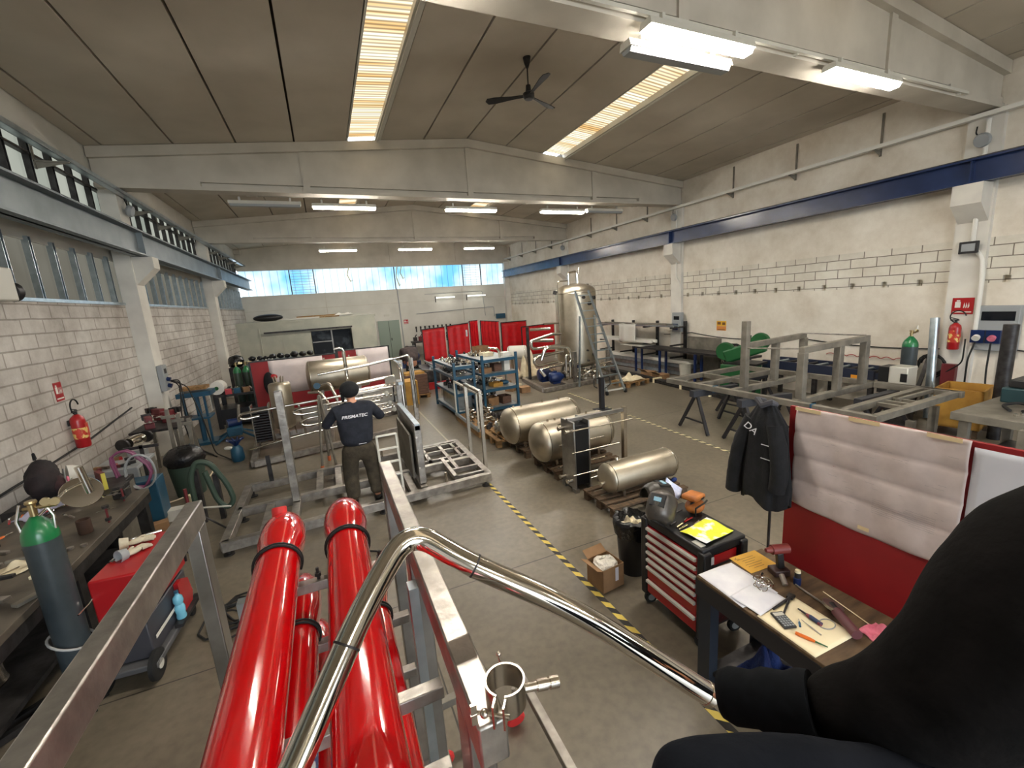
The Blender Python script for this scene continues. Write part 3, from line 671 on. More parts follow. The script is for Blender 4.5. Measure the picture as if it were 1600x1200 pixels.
# bench top items
t = thing('polished_disc', 'large round polished metal disc leaning back on the near bench', 'disc', (-2.78, 6.12, .85))
MB().lathe([(0,0),(.18,0),(.185,.006),(.18,.012),(0,.012)], (0,0,.15), (.55,-.8,.75), 48).build('disc', chrome, t)
t = thing('work_spotlight', 'white round work spotlight standing on the bench behind the disc', 'spotlight', (-3.2, 6.90, .85), math.radians(-60))
MB().lathe([(0,-.12),(.09,-.11),(.12,-.04),(.13,.02),(.11,.025),(0,.0)], (0,0,.17), (0,-1,.1), 24).build('lamp_head', white, t)
MB().tube([(-.14,0,.16),(-.13,0,.02),(.13,0,.02),(.14,0,.16)], .01, 8).build('stand', offwhite, t)
MB().lathe([(.06,0),(.09,0),(.09,.01),(.06,.01)], (0,-.045,.18), (0,-1,.1), 20).build('lens_rim', greyplastic, t)
t = thing('backpack', 'black and dark red backpack leaning on the wall at the back of the bench', 'backpack', (-3.30, 6.60, .85), math.radians(20))
m = MB(); m.sph((0,0,.24), .22, (.7,.95,1.15), 24)
random.seed(77)
for v in m.bm.verts:
    z_ = v.co.z-.24; v.co.x *= 1.0-.5*max(0,z_); v.co.y *= 1.05-.6*max(0,z_); v.co += Vector((1,1,1))*.012*math.sin(v.co.y*40+v.co.z*33)
m.build('bag_body', mat('backpack_fabric', (44,32,34), .8, 0, (24,22,24), 5, .4), t)
MB().sph((.10,-.05,.17), .13, (.6,.9,1.0), 14).build('front_pocket', mat('pocket_fabric', (64,34,36), .8, 0, (36,28,30), 8, .3), t)
MB().tube([(-.02,-.03,.5),(-.02,0,.57),(-.02,.05,.5)], .014, 8).build('carry_loop', blackcloth, t)
MB().sph((.2,-.06,.2), .03, (.5,1,1.3)).build('toggle', pink, t)
t = thing('book', 'thick red catalogue with yellow page edges standing on the bench', 'book', (-2.80, 6.62, .85), math.radians(35))
MB().box((0,0,.11), (.05,.2,.22)).build('cover', maroon, t)
MB().box((.004,-.102,.11), (.04,.006,.21)).build('pages', mat('yellow_pages', (214,204,90), .7), t)
t = thing('small_pot', 'small dark rusty pot on the near bench', 'pot', (-2.42, 5.22, .85)); MB().lathe([(0,0),(.05,0),(.055,.01),(.055,.14),(.048,.14),(.046,.02),(0,.02)], n=20).build('pot', mat('rusty_dark', (66,46,36), .7), t)
def bench_clamp(loc, lb):
    t = thing('bench_clamp', lb, 'clamp', loc)
    MB().cyl((0,0,0),(0,0,.16), .01, n=10).build('screw', maroon, t)
    MB().cyl((-.08,0,.13),(.08,.02,.14), .005, n=8).build('handle', chrome, t)
    MB().lathe([(0,.16),(.03,.16),(.03,.185),(0,.185)]).build('head', darksteel, t); MB().box((0,0,.04),(.035,.05,.03)).build('nut', darksteel, t); return t
c = bench_clamp((-2.30, 5.38, .85), 'maroon clamp with a cross handle on the front edge of the near bench')
bench_clamp((-2.38, 5.98, .85), 'second clamp on the bench edge, near the far corner')
t = thing('bench_grinder', 'dark small vise on the far corner of the near bench', 'vise', (-2.45, 6.15, .85))
MB().box((0,0,.05),(.12,.16,.1)).box((0,.02,.12),(.09,.22,.06)).build('vise_body', darksteel, t, bevel=.006); MB().cyl((0,-.18,.1),(0,-.05,.1),.012,n=8).cyl((-.07,-.17,.1),(.07,-.17,.1),.006,n=8).build('handle', steel, t)
# hand tools along the back of the bench
random.seed(11)
for k in range(16):
    x = -3.25+random.uniform(-.1,.55); y = 5.25+random.uniform(0,1.05); a = random.uniform(-.8,.8)+PI/2; L = random.uniform(.14,.32)
    mm = [redpaint, darksteel, chrome, orange, bluepaint, maroon, steel][k % 7]
    t = thing('hand_tool', '%s-handled hand tool in the jumble at the back of the near bench' % ['red','dark','bright','orange','blue','maroon','grey'][k % 7], 'hand tool', (x, y, .858+.012*(k % 3)), a, 'hand tools with %s handles' % ['red','dark','bright','orange','blue','maroon','grey'][k % 7])
    MB().tube([(-L*.5,0,.008),(0,0,.01),(L*.1,0,.008)], [.009,.012,.006], 8).build('handle', mm, t)
    MB().cyl((L*.1,0,.008),(L*.5,0,.008), .004, n=8).box((L*.5,0,.008),(.03,.02,.01)).build('blade', chrome, t)
for k in range(22):
    x, y = -3.3+random.uniform(0,1.0), 3.75+random.uniform(0,1.45); L = random.uniform(.08,.3); kd = k % 3
    o = MB().box((0,0,.012+.0*kd),(L,random.uniform(.02,.07),.024)).build('metal_offcut', (steel,darksteel,greysteel)[kd], loc=(x,y,.852+.026*(k//8)), rotz=random.uniform(0,3)); tag(o, '%s flat metal offcut among the scraps at the left end of the near bench' % ('bright','dark','dull grey')[kd], 'offcut', '%s offcuts on the near bench' % ('bright','dark','grey')[kd])
for k in range(10):
    x = -3.2+random.uniform(-.1,.9); y = 4.1+random.uniform(0,.9); a = random.uniform(0,3)
    tag(MB().lathe([(.012,0),(.026,0),(.026,.02),(.012,.02)], n=12).build('ring_offcut', steel, loc=(x,y,.851)), 'small steel ring among the scraps on the near bench', 'ring', 'steel rings on the near bench')
def cloth(name, c, sx, sy, hgt, material, label, cat='cloth', seed=1, rz=0, thick=.006):
    random.seed(seed); ph = [random.uniform(0,6) for _ in range(8)]
    def fn(u, v):
        x = (u-.5)*sx; y = (v-.5)*sy; e = min(u,1-u,v,1-v)*4
        z = hgt*(.35+.35*math.sin(5*u*2+ph[0]+3*v)+.3*math.sin(9*v+ph[1]-4*u)+.2*math.sin(17*u+ph[2])*math.cos(13*v+ph[3]))
        return Vector((x*(1+.12*math.sin(6*v+ph[4])), y*(1+.12*math.sin(5*u+ph[5])), max(.004, z*min(1, e+.15))))
    o = MB().sheet(fn, 26, 26, thick).build(name, material, loc=c, rotz=rz, smooth=80); return tag(o, label, cat)
cloth('rag', (-2.62,4.72,.856), .34,.22,.06, insul, 'cream crumpled rag beside the grey gas cylinder on the bench', seed=3, rz=.6)
cloth('rag', (-3.12,6.15,.856), .5,.25,.07, mat('lilac_rag', (176,176,200), .9), 'lilac rag at the back of the near bench below the backpack', seed=4, rz=1.2)
tag(MB().lathe([(0,0),(.07,0),(.07,.05),(.03,.05),(.03,.052),(0,.052)], n=20).build('tape_roll', white, loc=(-3.05,6.55,.85)), 'roll of white tape in front of the backpack', 'tape roll')
tag(MB().box((0,0,.012),(.1,.14,.024)).build('wood_block', creampaper, loc=(-2.42,4.5,.85)), 'small pale wooden block by the cream rag on the bench', 'wood block')
m = MB(); m.tube([(-3.62,2.0,.78),(-3.62,5.0,.98),(-3.61,7.3,1.06),(-3.61,8.6,1.12),(-3.60,10.2,1.28)], .014, 8)
tag(m.build('wall_cable', rubber), 'black cable running low along the left block wall', 'cable')
m = MB(); m.cyl((-2.95,4.3,.87),(-2.58,4.78,.87), .008, n=8); tag(m.build('thin_rod', chrome), 'thin bright rod lying on the bench left of the gas cylinder', 'rod')
# partly seen blue tub bottom left
t = thing('blue_tub', 'blue plastic drum cut off by the left edge of the picture', 'drum', (-1.62, 2.62, 0)); MB().lathe([(0,0),(.14,0),(.17,.3),(.175,.32),(.16,.33),(.14,.02),(0,.02)], n=24).build('tub', mat('blue_plastic', (28,70,128), .5), t)
# ================================================================ left wall fixtures
def extinguisher(loc, rz, label):
    t = thing('fire_extinguisher', label, 'fire extinguisher', loc, rz)
    MB().lathe([(0,-.28),(.075,-.28),(.085,-.26),(.085,.12),(.075,.17),(.04,.205),(.025,.22),(0,.22)], n=28).build('cylinder', redpaint, t, smooth=60)
    MB().bb(-.087,-.04,-.12,-.084,.04,.08).lathe([(.0865,-.14),(.0865,.02)], n=28).build('label_band', mat('extinguisher_label', (196,60,44), .5, 0, (230,200,120), 14, lo=.5, hi=.55), t)
    MB().cyl((0,0,.22),(0,0,.26),.02,n=12).box((0,.02,.27),(.025,.12,.02)).box((0,.03,.30),(.022,.12,.012), Matrix.Rotation(.25,3,'X')).build('valve', blackplastic, t)
    m = MB(); m.tube([Vector((0, -.02+.11*math.cos(a), .33+.11*math.sin(a))) for a in [PI*(-.5+1.45*i/18) for i in range(19)]], .010, 8); m.build('hose', rubber, t)
    MB().box((.10,0,.1),(.02,.05,.08)).build('wall_bracket', darksteel, t); return t
extinguisher((XL+.115, 8.16, 1.37), PI, 'red fire extinguisher hung on the left block wall')
def fire_sign(loc, rz, label, sx=.2, sy=.27):
    t = thing('fire_sign', label, 'sign', loc, rz)
    MB().bb(-sx/2, -.004, -sy/2, sx/2, 0, sy/2).build('sign_plate', redpaint, t)
    m = MB(); k = .006
    m.bb(-sx*.36, -k, -sy*.1, -sx*.1, -.004, sy*.26); m.bb(-sx*.3,-k,sy*.28,-sx*.14,-.004,sy*.36)
    for i in range(3): m.prism([(sx*.06+.03*i-.01,-sy*.12),(sx*.1+.03*i-.01,-sy*.12),(sx*.14+.03*i-.01,.0),(sx*.1+.03*i-.01,sy*.22),(sx*.08+.03*i-.01,.02)], 'y', -k, -.004)
    m.bb(-sx*.42,-k,-sy*.40,sx*.42,-.004,-sy*.33); m.build('pictogram', white, t); return t
fire_sign((XL+.002, 8.15, 1.95), PI/2, 'small red fire extinguisher sign on the left block wall')
fire_sign((XR-.105, 4.0, 2.14), -PI/2, 'red fire sign with a white flame pictogram on the right column', .3, .3)
extinguisher((XR-.22, 4.02, 1.62), 0, 'red fire extinguisher hung on the right wall column')
fire_sign((4.35, YB-.015, 2.0), 0, 'distant small red sign on the back wall', .25, .25)
# left column switch box with blue sockets and cables
t = thing('socket_box', 'grey electrical box with blue sockets on the left column', 'electrical box', (XL+.28, 11.25, 1.75))
MB().bb(0,-.14,-.35,.1,.14,.2).build('housing', greyplastic, t, bevel=.008)
MB().bb(.1,-.06,.02,.104,.08,.12).build('window', darksteel, t)
for z in (-.1,-.24): MB().lathe([(0,0),(.045,0),(.045,.06),(.05,.07),(0,.07)], (.1,.0,z), (1,0,-.35), 16).build('socket', bluemotor, t)
m = MB()
for k, (dx, dy) in enumerate(((.2,-.3),(.2,-.7),(.1,-.1),(.55,-.75))):
    m.pipe([(XL+.42,11.25,1.6),(XL+.55+dx*.3,11.2,1.62-.05*k),(XL+.5+dx,11.2+dy,.9),(XL+.6+dx,11.2+dy,.05),(XL+1.0+dx,10.6+dy,.012)], .011, .15)
tag(m.build('hanging_cables', rubber), 'bundle of black cables hanging from the blue sockets to the floor', 'cable')
m = MB(); m.pipe([(-2.9,10.2,.012),(-2.55,9.9,.012),(-2.3,9.3,.012),(-2.35,8.6,.012),(-2.5,8.1,.012),(-2.75,8.0,.012)], .012, .25); tag(m.build('floor_hose', insul), 'cream hose curving on the floor beside the left benches', 'hose')
# horn speaker / heater on the left wall
t = thing('wall_fan_heater', 'grey wall-mounted fan heater cut off by the left edge of the picture', 'heater', (XL+.02, 7.3, 3.42))
MB().bb(0,-.45,-.22,.22,.06,.18).build('housing', offwhite, t, bevel=.02)
MB().lathe([(.02,0),(.11,.02),(.12,.1),(.1,.12),(.06,.06),(0,.06)], (.12,.06,-.1), (.1,1,0), 20).build('outlet', blackplastic, t)
MB().lathe([(0,0),(.05,0),(.05,.05),(0,.05)], (.13,.06,.09), (.1,1,0), 14).build('knob', greyplastic, t)
for i, (y, z, x) in enumerate(((11.39,5.1,XL+.32),(11.14,5.1,XR-.16),(4.0,4.98,XR-.16),(18.26,5.1,XR-.16))):
    t = thing('emergency_lamp', 'small round emergency lamp above the crane rail, %s' % ('on the left wall','right wall at the second roof beam','right wall nearest the camera','right wall at the third roof beam')[i], 'emergency lamp', (x,y,z))
    s = 1 if x < 0 else -1
    MB().lathe([(0,0),(.1,0),(.12,.04),(.1,.09),(0,.1)], (0,0,0), (s,0,-.3), 20).build('lamp_body', greyplastic, t)
    MB().pipe([(0,0,.05),(-s*.02,.12,.12),(-s*.05,.12,.25)], .01, .05).build('cable', rubber, t)
# junk bench row by the left wall
t = thing('pedestal_grinder', 'grey pedestal grinder with two wheels by the left wall', 'grinder', (-3.15, 8.75, 0))
MB().box((0,0,.4),(.22,.22,.8)).build('pedestal', greyplastic, t, bevel=.01)
MB().lathe([(0,-.16),(.08,-.15),(.095,0),(.08,.15),(0,.16)], (0,0,.94), (.3,1,0), 24).build('motor', chrome, t, smooth=60)
for s in (-1,1): MB().lathe([(0,-.02),(.1,-.02),(.1,.02),(0,.02)], (s*.08,s*.24,.94), (.3,1,0), 24).build('guard', darksteel, t)
MB().box((0,0,.82),(.3,.26,.04)).build('tray', offwhite, t)
t = thing('side_cabinet', 'dark steel cabinet filling the gap between the near bench and the grey cabinet', 'cabinet', (-3.15, 6.9, 0))
MB().bb(-.45,-.57,0,.5,.18,.85).build('body', darksteel, t, bevel=.008); MB().bb(.501,-.5,.05,.51,.12,.8).build('door', greysteel, t)
t = thing('grey_cabinet', 'grey steel cabinet with clutter on top behind the near bench', 'cabinet', (-3.05, 7.85, 0))
MB().bb(-.3,-.35,0,.3,.35,.82).build('body', greyplastic, t, bevel=.01); MB().bb(.301,-.3,.05,.31,-.01,.78).build('door', greysteel, t); MB().bb(.301,.01,.05,.31,.3,.78).build('door', greysteel, t)
random.seed(5)
for k in range(12):
    x, y = -3.05+random.uniform(-.22,.22), 7.85+random.uniform(-.28,.28)
    tag(MB().box((0,0,.02),(random.uniform(.05,.12),.04,.04), random.uniform(0,3)).build('machine_part', [darksteel,maroon,steel,redpaint,cardboard][k%5], loc=(x,y,.821)), '%s machine part in the clutter on top of the grey cabinet' % ['dark','maroon','grey','red','cardboard-coloured'][k%5], 'machine part', '%s parts on the grey cabinet' % ['dark','maroon','grey','red','brown'][k%5])
# tall clutter: vise posts and maroon vises on steel table
t = thing('vise_table', 'steel table on tall legs carrying maroon vises by the left wall', 'table', (-3.05, 9.75, 0))
MB().bb(-.35,-.5,.93,.35,.5,.97).build('table_top', darksteel, t)
for x, y in ((-.3,-.45),(.3,-.45),(-.3,.45),(.3,.45)): MB().beam((x*1.0,y,.93),(x*1.15,y*1.1,0), .05,.05).build('leg', greysteel, t)
for i, (x, y, rz) in enumerate(((-3.15,9.45,.4),(-2.98,9.85,-.5),(-3.22,10.22,.9))):
    t = thing('bench_vise', ('maroon vise nearest the camera on the tall steel table','larger maroon vise in the middle of the tall steel table','maroon vise farthest back on the tall steel table')[i], 'vise', (x,y,.97), rz)
    MB().box((0,0,.05),(.14,.14,.1)).box((0,.03,.16),(.1,.28,.12)).build('body', maroon, t, bevel=.01)
    MB().box((0,.22,.19),(.14,.05,.1)).box((0,.13,.19),(.14,.03,.1)).build('jaw', darksteel, t)
    MB().cyl((0,-.1,.15),(0,-.24,.15),.014,n=8).cyl((-.09,-.23,.15),(.09,-.23,.15),.007,n=8).build('screw_handle', steel, t)
for i in range(3):
    tag(MB().beam((0,0,0),(.02*i,.05,1.35-.12*i),.05,.05).bb(-.08,-.02,1.2-.1*i,.1,.03,1.25-.1*i).build('steel_stand', greysteel, loc=(-2.72+.09*i, 8.95+.11*i, 0)), 'upright grey steel stand beside the pedestal grinder, %s of three' % ('nearest','middle','farthest')[i], 'stand')
t = thing('waste_bin', 'black bin bag bulging over a green waste bin by the left wall', 'bin', (-2.42, 8.32, 0))
MB().lathe([(0,0),(.2,0),(.25,.5),(.25,.52),(0,.5)], n=28).build('bin', mat('green_bin', (48,66,56), .6), t)
m = MB(); m.sph((0,0,.62), .27, (1.05,1.05,.75), 24)
for v in m.bm.verts: v.co += Vector((random.uniform(-1,1), random.uniform(-1,1), random.uniform(-1,1)))*.012
m.build('bag', blackbag, t, smooth=80)
t = thing('bottle_trolley', 'small trolley with purple and grey hose coils by the left wall', 'trolley', (-2.62, 7.25, 0))
MB().bb(-.18,-.15,.1,.18,.15,.7).build('body', bluepaint, t, bevel=.01)
MB().bb(-.02,.14,.1,.02,.17,1.15).bb(-.2,.14,1.1,.2,.17,1.14).build('frame', darksteel, t)
m = MB(); n = 70
m.tube([Vector((-.02+.19*math.cos(i*.42)+.02*math.sin(i*1.7), -.22+.04*math.sin(i*.11), .92+.26*math.sin(i*.42)-.08*math.cos(i*.42))) for i in range(n)], .012, 6); m.build('purple_hose_coil', purple, t)
m = MB(); m.tube([Vector((.08+.16*math.cos(i*.4), .02*math.sin(i*.2)-.26, .88+.24*math.sin(i*.4))) for i in range(50)], .012, 6); m.build('grey_hose_coil', greyplastic, t)
for i,(x,y,c,s) in enumerate(((-2.35,7.3,white,.16),(-2.45,6.95,cardboard,.14),(-2.3,7.9,creampaper,.12))):
    tag(MB().box((0,0,s*.5),(s*1.2,s,s),.4*i).build('small_box', c, loc=(x,y,0)), ('small white box on the floor at the bench end','small brown box beside the bench leg','small cream box on the floor below the bin bag')[i], 'box')
# tripod pipe stand with a green hose hanging on it
t = thing('tripod_pipe_stand', 'low tripod pipe stand with a bright rod, beyond the near bench', 'pipe stand', (-1.95, 6.45, 0))
for a in (.3,2.4,4.5): MB().cyl((0,0,.42),(math.cos(a)*.34,math.sin(a)*.34,.01),.012,n=8).build('leg', darksteel, t)
MB().cyl((0,0,.3),(0,0,.7),.02,n=10).build('column', maroon, t); MB().cyl((-.02,0,.43),(.5,-.2,.42),.012,n=8).build('rod', offwhite, t)
t = thing('hose_post', 'pair of upright steel posts with a green hose draped over them', 'posts', (-1.84, 6.95, 0))
for x in (-.1,.12): MB().bb(x-.03,-.04,0,x+.03,.04,.78-.1*(x>0)).build('post', darksteel, t)
m = MB(); m.tube(rnd([(-.16,-.05,.2),(-.16,-.05,.7),(-.06,-.05,.92),(.1,-.05,.86),(.26,-.06,.5),(.3,-.06,.25),(.2,-.06,.15),(.1,-.06,.3),(.02,-.05,.75)], .12, 6), .035, 10); m.build('draped_hose', greenhose, t)
# blue drill stand
t = thing('drill_press', 'blue drill press stand with a shelf at the left wall', 'drill press', (-2.95, 11.75, 0))
MB().bb(-.3,-.25,0,.3,.25,.06).build('base', bluepaint, t)
MB().cyl((0,0,.06),(0,0,1.2),.05,n=14).build('column', bluepaint, t)
MB().bb(-.2,-.28,.62,.25,.2,.66).build('table', bluepaint, t); MB().bb(-.3,-.3,1.15,.35,.2,1.25).build('upper_shelf', bluepaint, t)
MB().box((.02,-.05,1.33),(.5,.35,.07)).build('timber_blocks', wood, t)
for s in (-1,1): MB().bb(s*.2-.02,-.25,.06,s*.2+.02,-.2,1.2).build('upright', bluepaint, t)
t = thing('blue_machine', 'low blue cutting machine on splayed legs on the floor by the left wall', 'machine', (-2.3, 11.62, 0), .1)
MB().box((0,0,.22),(.3,.4,.2)).build('body', bluepaint, t, bevel=.02); MB().lathe([(0,-.15),(.1,-.14),(.1,.14),(0,.15)], (0,.05,.4),(1,.3,0),20).build('motor', bluemotor, t)
for x,y in ((-.4,-.3),(.45,-.3),(-.4,.3),(.45,.3)): MB().beam((x*.3,y*.4,.2),(x,y,.02),.04,.04).build('leg', bluepaint, t)
MB().cyl((.1,0,.4),(.15,.1,.8),.035,n=12).build('column', greysteel, t)
# far left bench
t = thing('cluttered_workbench', 'dark workbench crowded with fittings at the far left', 'workbench', (-2.15, 13.4, 0))
MB().bb(-.75,-.45,.84,.85,.45,.9).build('bench_top', darksteel, t); MB().bb(-.72,-.42,.1,.82,.42,.5).build('lower_shelf', blackpaint, t)
for x,y in ((-.7,-.4),(.8,-.4),(-.7,.4),(.8,.4)): MB().bb(x-.05,y-.05,0,x+.05,y+.05,.84).build('leg', blackpaint, t)
t = thing('paper_roll_stand', 'big white plastic roll hanging over the end of the far left bench', 'roll', (-2.80, 13.2, .9))
def fr(u,v):
    a = -PI*.15+u*PI*.75; return Vector((.24*math.cos(a)*.9, (v-.5)*.45, .2+.24*math.sin(a))) if u < .8 else Vector((-.24*math.cos(PI*.15)+.0, (v-.5)*.45, .2))
MB().lathe([(0,-.2),(.17,-.2),(.17,.2),(0,.2)], (0,0,.18),(0,1,0),28).build('roll', white, t); MB().bb(-.18,-.2,-.35,-.17,.2,.22).build('hanging_flap', white, t); MB().lathe([(0,-.23),(.05,-.23),(.05,.23),(0,.23)], (0,0,.18),(0,1,0),16).build('core', greenmach, t)
def fitting(kind, mt):
    m = MB()
    if kind == 0: m.tube(rnd([(-.06,0,.03),(0,0,.03),(0,.06,.03)], .05, 5), .024, 10)
    elif kind == 1: m.lathe([(.02,0),(.06,0),(.06,.015),(.03,.018),(.026,.05),(.02,.05)], n=16)
    elif kind == 2: m.cyl((-.06,0,.028),(.06,0,.028),.024,n=12).cyl((0,0,.028),(0,0,.08),.02,n=12)
    elif kind == 3: m.lathe([(.0,0),(.045,0),(.045,.07),(.03,.09),(0,.09)], n=14)
    elif kind == 4: m.cyl((-.07,0,.03),(.07,0,.03),.028,n=12).lathe([(0,.05),(.02,.05),(.02,.1),(.04,.1),(.04,.12),(0,.12)], n=12)
    return m.build('fitting_proto', mt, smooth=50)
def scatter(n, xr, yr, z, group, label, kinds=(0,1,2,3,4), mats=(chrome,), seed=1, layers=1, scale=1.0, name='pipe_fitting', cat='pipe fitting', zgap=.06):
    random.seed(seed); protos = [fitting(k, mats[i % len(mats)]) for i, k in enumerate(kinds)]
    out = []
    placed = []; lay = 0; fails = 0
    for i in range(n):
        k = i % len(protos); p = protos[k]
        o = p if i == k and not out[k:k+1] else p.copy()
        if o is not p: COL.objects.link(o)
        cx, cy = sum(xr)/2, sum(yr)/2
        for tr in range(160):
            s = 1-.16*lay; x, y = cx+(random.uniform(*xr)-cx)*s, cy+(random.uniform(*yr)-cy)*s
            if all((x-a)**2+(y-b)**2 > (.128*scale)**2 for a, b in placed): break
        else: lay += 1; placed = []
        placed.append((x, y))
        o.location = (x, y, z+.122*scale*lay); o.rotation_euler = (0, 0, random.uniform(0,6.28)); o.scale = (scale,)*3
        o.name = name; tag(o, label, cat, group); out.append(o)
    return out
scatter(34, (-2.75,-1.4), (13.05,13.8), .902, 'fittings on the far left bench', 'small metal fitting in the clutter on the far left workbench', mats=(chrome, darksteel, brass), seed=8, layers=2)
for i,(x,y) in enumerate(((-2.45,13.98),(-2.22,14.0))):
    gas_cylinder((x,y,.0), .1, 1.5, mat('olive_cyl%d'%i,(48,62,50),.4), green, ('dark green gas cylinder standing behind the far left bench, left one','dark green gas cylinder standing behind the far left bench, right one')[i])
t = thing('hi_vis_vest', 'bright yellow high-visibility vest hung behind the far left bench', 'vest', (-1.95,13.70,.91)); MB().sph((0,0,.3),.14,(1,.5,1.8),12).build('vest', hiyellow, t); MB().lathe([(.142,-.02),(.145,0),(.142,.03)],(0,0,.3),(0,0,1),16).build('reflective_band', white, t)
t = thing('storage_box', 'blue and white carton on the far left bench', 'box', (-2.85,12.95+.1,.9)) if False else None
for i,(x,y,mt,lb) in enumerate(((-2.35,12.99,bluepaint,'small blue carton at the front of the far left bench'),(-2.55,12.98,redpaint,'red bottle-shaped carton at the left end of the far left bench'),(-2.15,12.99,cardboard,'brown carton at the front of the far left bench'))):
    tag(MB().box((0,0,.07),(.15,.1,.14),.2*i).build('small_carton', mt, loc=(x,y,.9)), lb, 'carton')
for i,(x) in enumerate((-1.86,-1.66,-1.5)): tag(MB().beam((0,0,0),(0,.03,.75),.04,.04).build('profile_offcut', offwhite, loc=(x,13.7,.9)), 'upright pale profile offcut leaning on the far left bench, %s' % ('left','middle','right')[i], 'profile')
# grey cabinets behind with black clutter
t = thing('grey_locker', 'low grey locker with black bags piled on it behind the left welding screen', 'locker', (-1.75, 16.0, 0))
MB().bb(-.75,-.35,0,.72,.35,1.32).build('body', greysteel, t); MB().bb(-.78,-.37,1.32,.75,.37,1.42).build('lid', mat('locker_lid',(104,112,112),.6), t)
random.seed(9)
xx = -2.42
for k in range(9):
    r = random.uniform(.085,.15); xx += r*.95; m = MB(); m.sph((0,0,r*.72), r, (.92,1.5,.72), 14)
    for v in m.bm.verts: v.co += Vector((random.uniform(-1,1), random.uniform(-1,1), random.uniform(-.2,1)))*.016
    tag(m.build('black_bag', blackbag, loc=(xx, 16.0+random.uniform(-.08,.08), 1.425), smooth=80), 'black plastic bag in the row on top of the grey locker', 'bag', 'black bags on the grey locker'); xx += r*.95
t = thing('stacked_black_sack', 'large dark sack standing on a stool at the left end of the grey locker', 'sack', (-2.78,16.0,0)); MB().bb(-.2,-.2,0,.2,.2,1.3).build('stool', darksteel, t)
m = MB(); m.sph((0,0,1.47), .25, (.95,1,.8), 16)
for v in m.bm.verts: v.co += Vector((random.uniform(-1,1), random.uniform(-1,1), random.uniform(-1,1)))*.02
m.build('sack', blackbag, t, smooth=80)
# small blue valve assembly with gloves standing on the floor
t = thing('blue_hand_pump', 'small blue pump topped with dark blue gloves on the floor left of the back skid', 'pump', (-1.97, 9.75, 0))
MB().lathe([(0,0),(.1,0),(.12,.05),(.11,.25),(.06,.32),(0,.33)], n=20).build('body', bluepaint, t)
m = MB(); random.seed(2)
for k in range(9): a = k*.7; m.tube([(0,0,.32),(math.cos(a)*.08,math.sin(a)*.08,.42),(math.cos(a)*.16,math.sin(a)*.14,.46)], [.03,.022,.014], 8)
m.build('gloves', bluemotor, t); MB().sph((-.13,-.02,.3),.06,(1.3,1,.6)).build('white_cap', white, t)
# ================================================================ office box in the back left corner
m = MB(); X0, X1, Y0, Y1, H0 = XL, 2.3, 22.4, YB, 2.5
m.bb(X0, Y0, 0, .62-1.3, Y0+.1, H0); m.bb(X1-1.15, Y0, 0, X1, Y0+.1, H0); m.bb(-.68, Y0, 2.0, X1-1.15, Y0+.1, H0); m.bb(X1-.1, Y0+.1, 0, X1, Y1, H0); m.bb(X0, Y0-.03, H0, X1+.04, Y1, H0+.1)
m.bb(-2.8,Y0-.03,0,-2.76,Y0,2.3); m.bb(-1.9,Y0-.02,0,-1.86,Y0,2.3)
t = thing('office_cabin', 'flat-roofed grey cabin with an open dark doorway in the back left corner', 'cabin', (0,0,0))
m.build('cabin_walls', mat('cabin_grey', (172,172,158), .7, 0, (158,160,148), 2), t)
MB().bb(-.68, Y0+1.2, 0, X1-1.15, Y0+1.25, 2.0).build('inner_partition', mat('cabin_inside', (44,52,62), .6, 0, (100,110,120), 1.4, lo=.5, hi=.6), t)
MB().bb(-.62, Y0-.08, .02, .1, Y0-.03, 2.0).build('sliding_door', mat('sliding_door', (150,152,146), .6), t) if False else None
MB().bb(-2.6, Y0-.12, 2.06, X1-1.1, Y0-.03, 2.13).build('door_rail', darksteel, t)
MB().bb(.2, Y0+.02, 0, .26, Y0+.06, 2.0).bb(-.68, Y0+.03, 1.45, .2, Y0+.06, 1.5).build('door_frame', greyplastic, t)
t = thing('roof_box', 'long black car roof box lying on the cabin roof', 'roof box', (-2.38, 22.9, 2.6)); MB().sph((0,0,.17), 1, (.62,.33,.17), 20).build('shell', blackplastic, t, smooth=80)
for i,(x,L) in enumerate(((-1.0,1.6),(.2,1.4),(1.4,1.4),(-.3,1.8))): tag(MB().box((0,0,.04),(L,.12,.06),.03).build('plank', wood if i%2 else offwhite, loc=(x,22.75+.15*(i%2),2.6+.07*(i==3))), 'pale plank lying on the cabin roof', 'plank', 'planks on the cabin roof')
tag(cloth('plastic_film', (.9,22.7,2.68),.8,.3,.1, white, 'white plastic film crumpled on the planks of the cabin roof', 'film', seed=6), None, None)
# door 2
d = struct(MB().bb(2.75, YB-.05, 0, 3.95, YB-.01, 2.15), 'door_2', mat('green_grey_door', (132,146,134), .5)); tag(d, 'grey-green double door in the back wall', None)
MB().bb(3.34, YB-.06, 0, 3.36, YB-.05, 2.1).bb(3.4,YB-.07,1,3.45,YB-.05,1.15).build('door_handle', darksteel, d)
t = thing('exit_lamp', 'small box lamp above the grey-green back door', 'lamp', (3.3,YB-.08,2.45)); MB().bb(-.15,0,-.06,.15,.08,.06).build('box', offwhite, t)
for i,(x) in enumerate((6.55, 8.5)):
    t = thing('wall_strip_light', 'glowing bracket-mounted strip light on the back wall, %s one' % ('left','right')[i], 'strip light', (x,YB-.35,3.25))
    MB().bb(-.02,0,-.02,.02,.35,.02).bb(-.35,.3,-.25,-.31,.35,.1).build('bracket', darksteel, t); MB().box((.2,0,0),(1.1,.16,.05)).build('tube_housing', emis('far_strip%d'%i,(240,240,228),2.2), t)
m = MB(); m.pipe([(5.0,YB-.03,2.4),(8.5,YB-.03,2.5),(9.9,YB-.03,2.5),(9.9,YB-.03,1.9)], .02,.1); m.pipe([(4.05,YB-.03,3.9),(4.1,YB-.03,.5)],.03,.1); m.pipe([(5.6,YB-.03,3.5),(9.2,YB-.03,3.5),(9.3,YB-.03,2.0)],.015,.1)
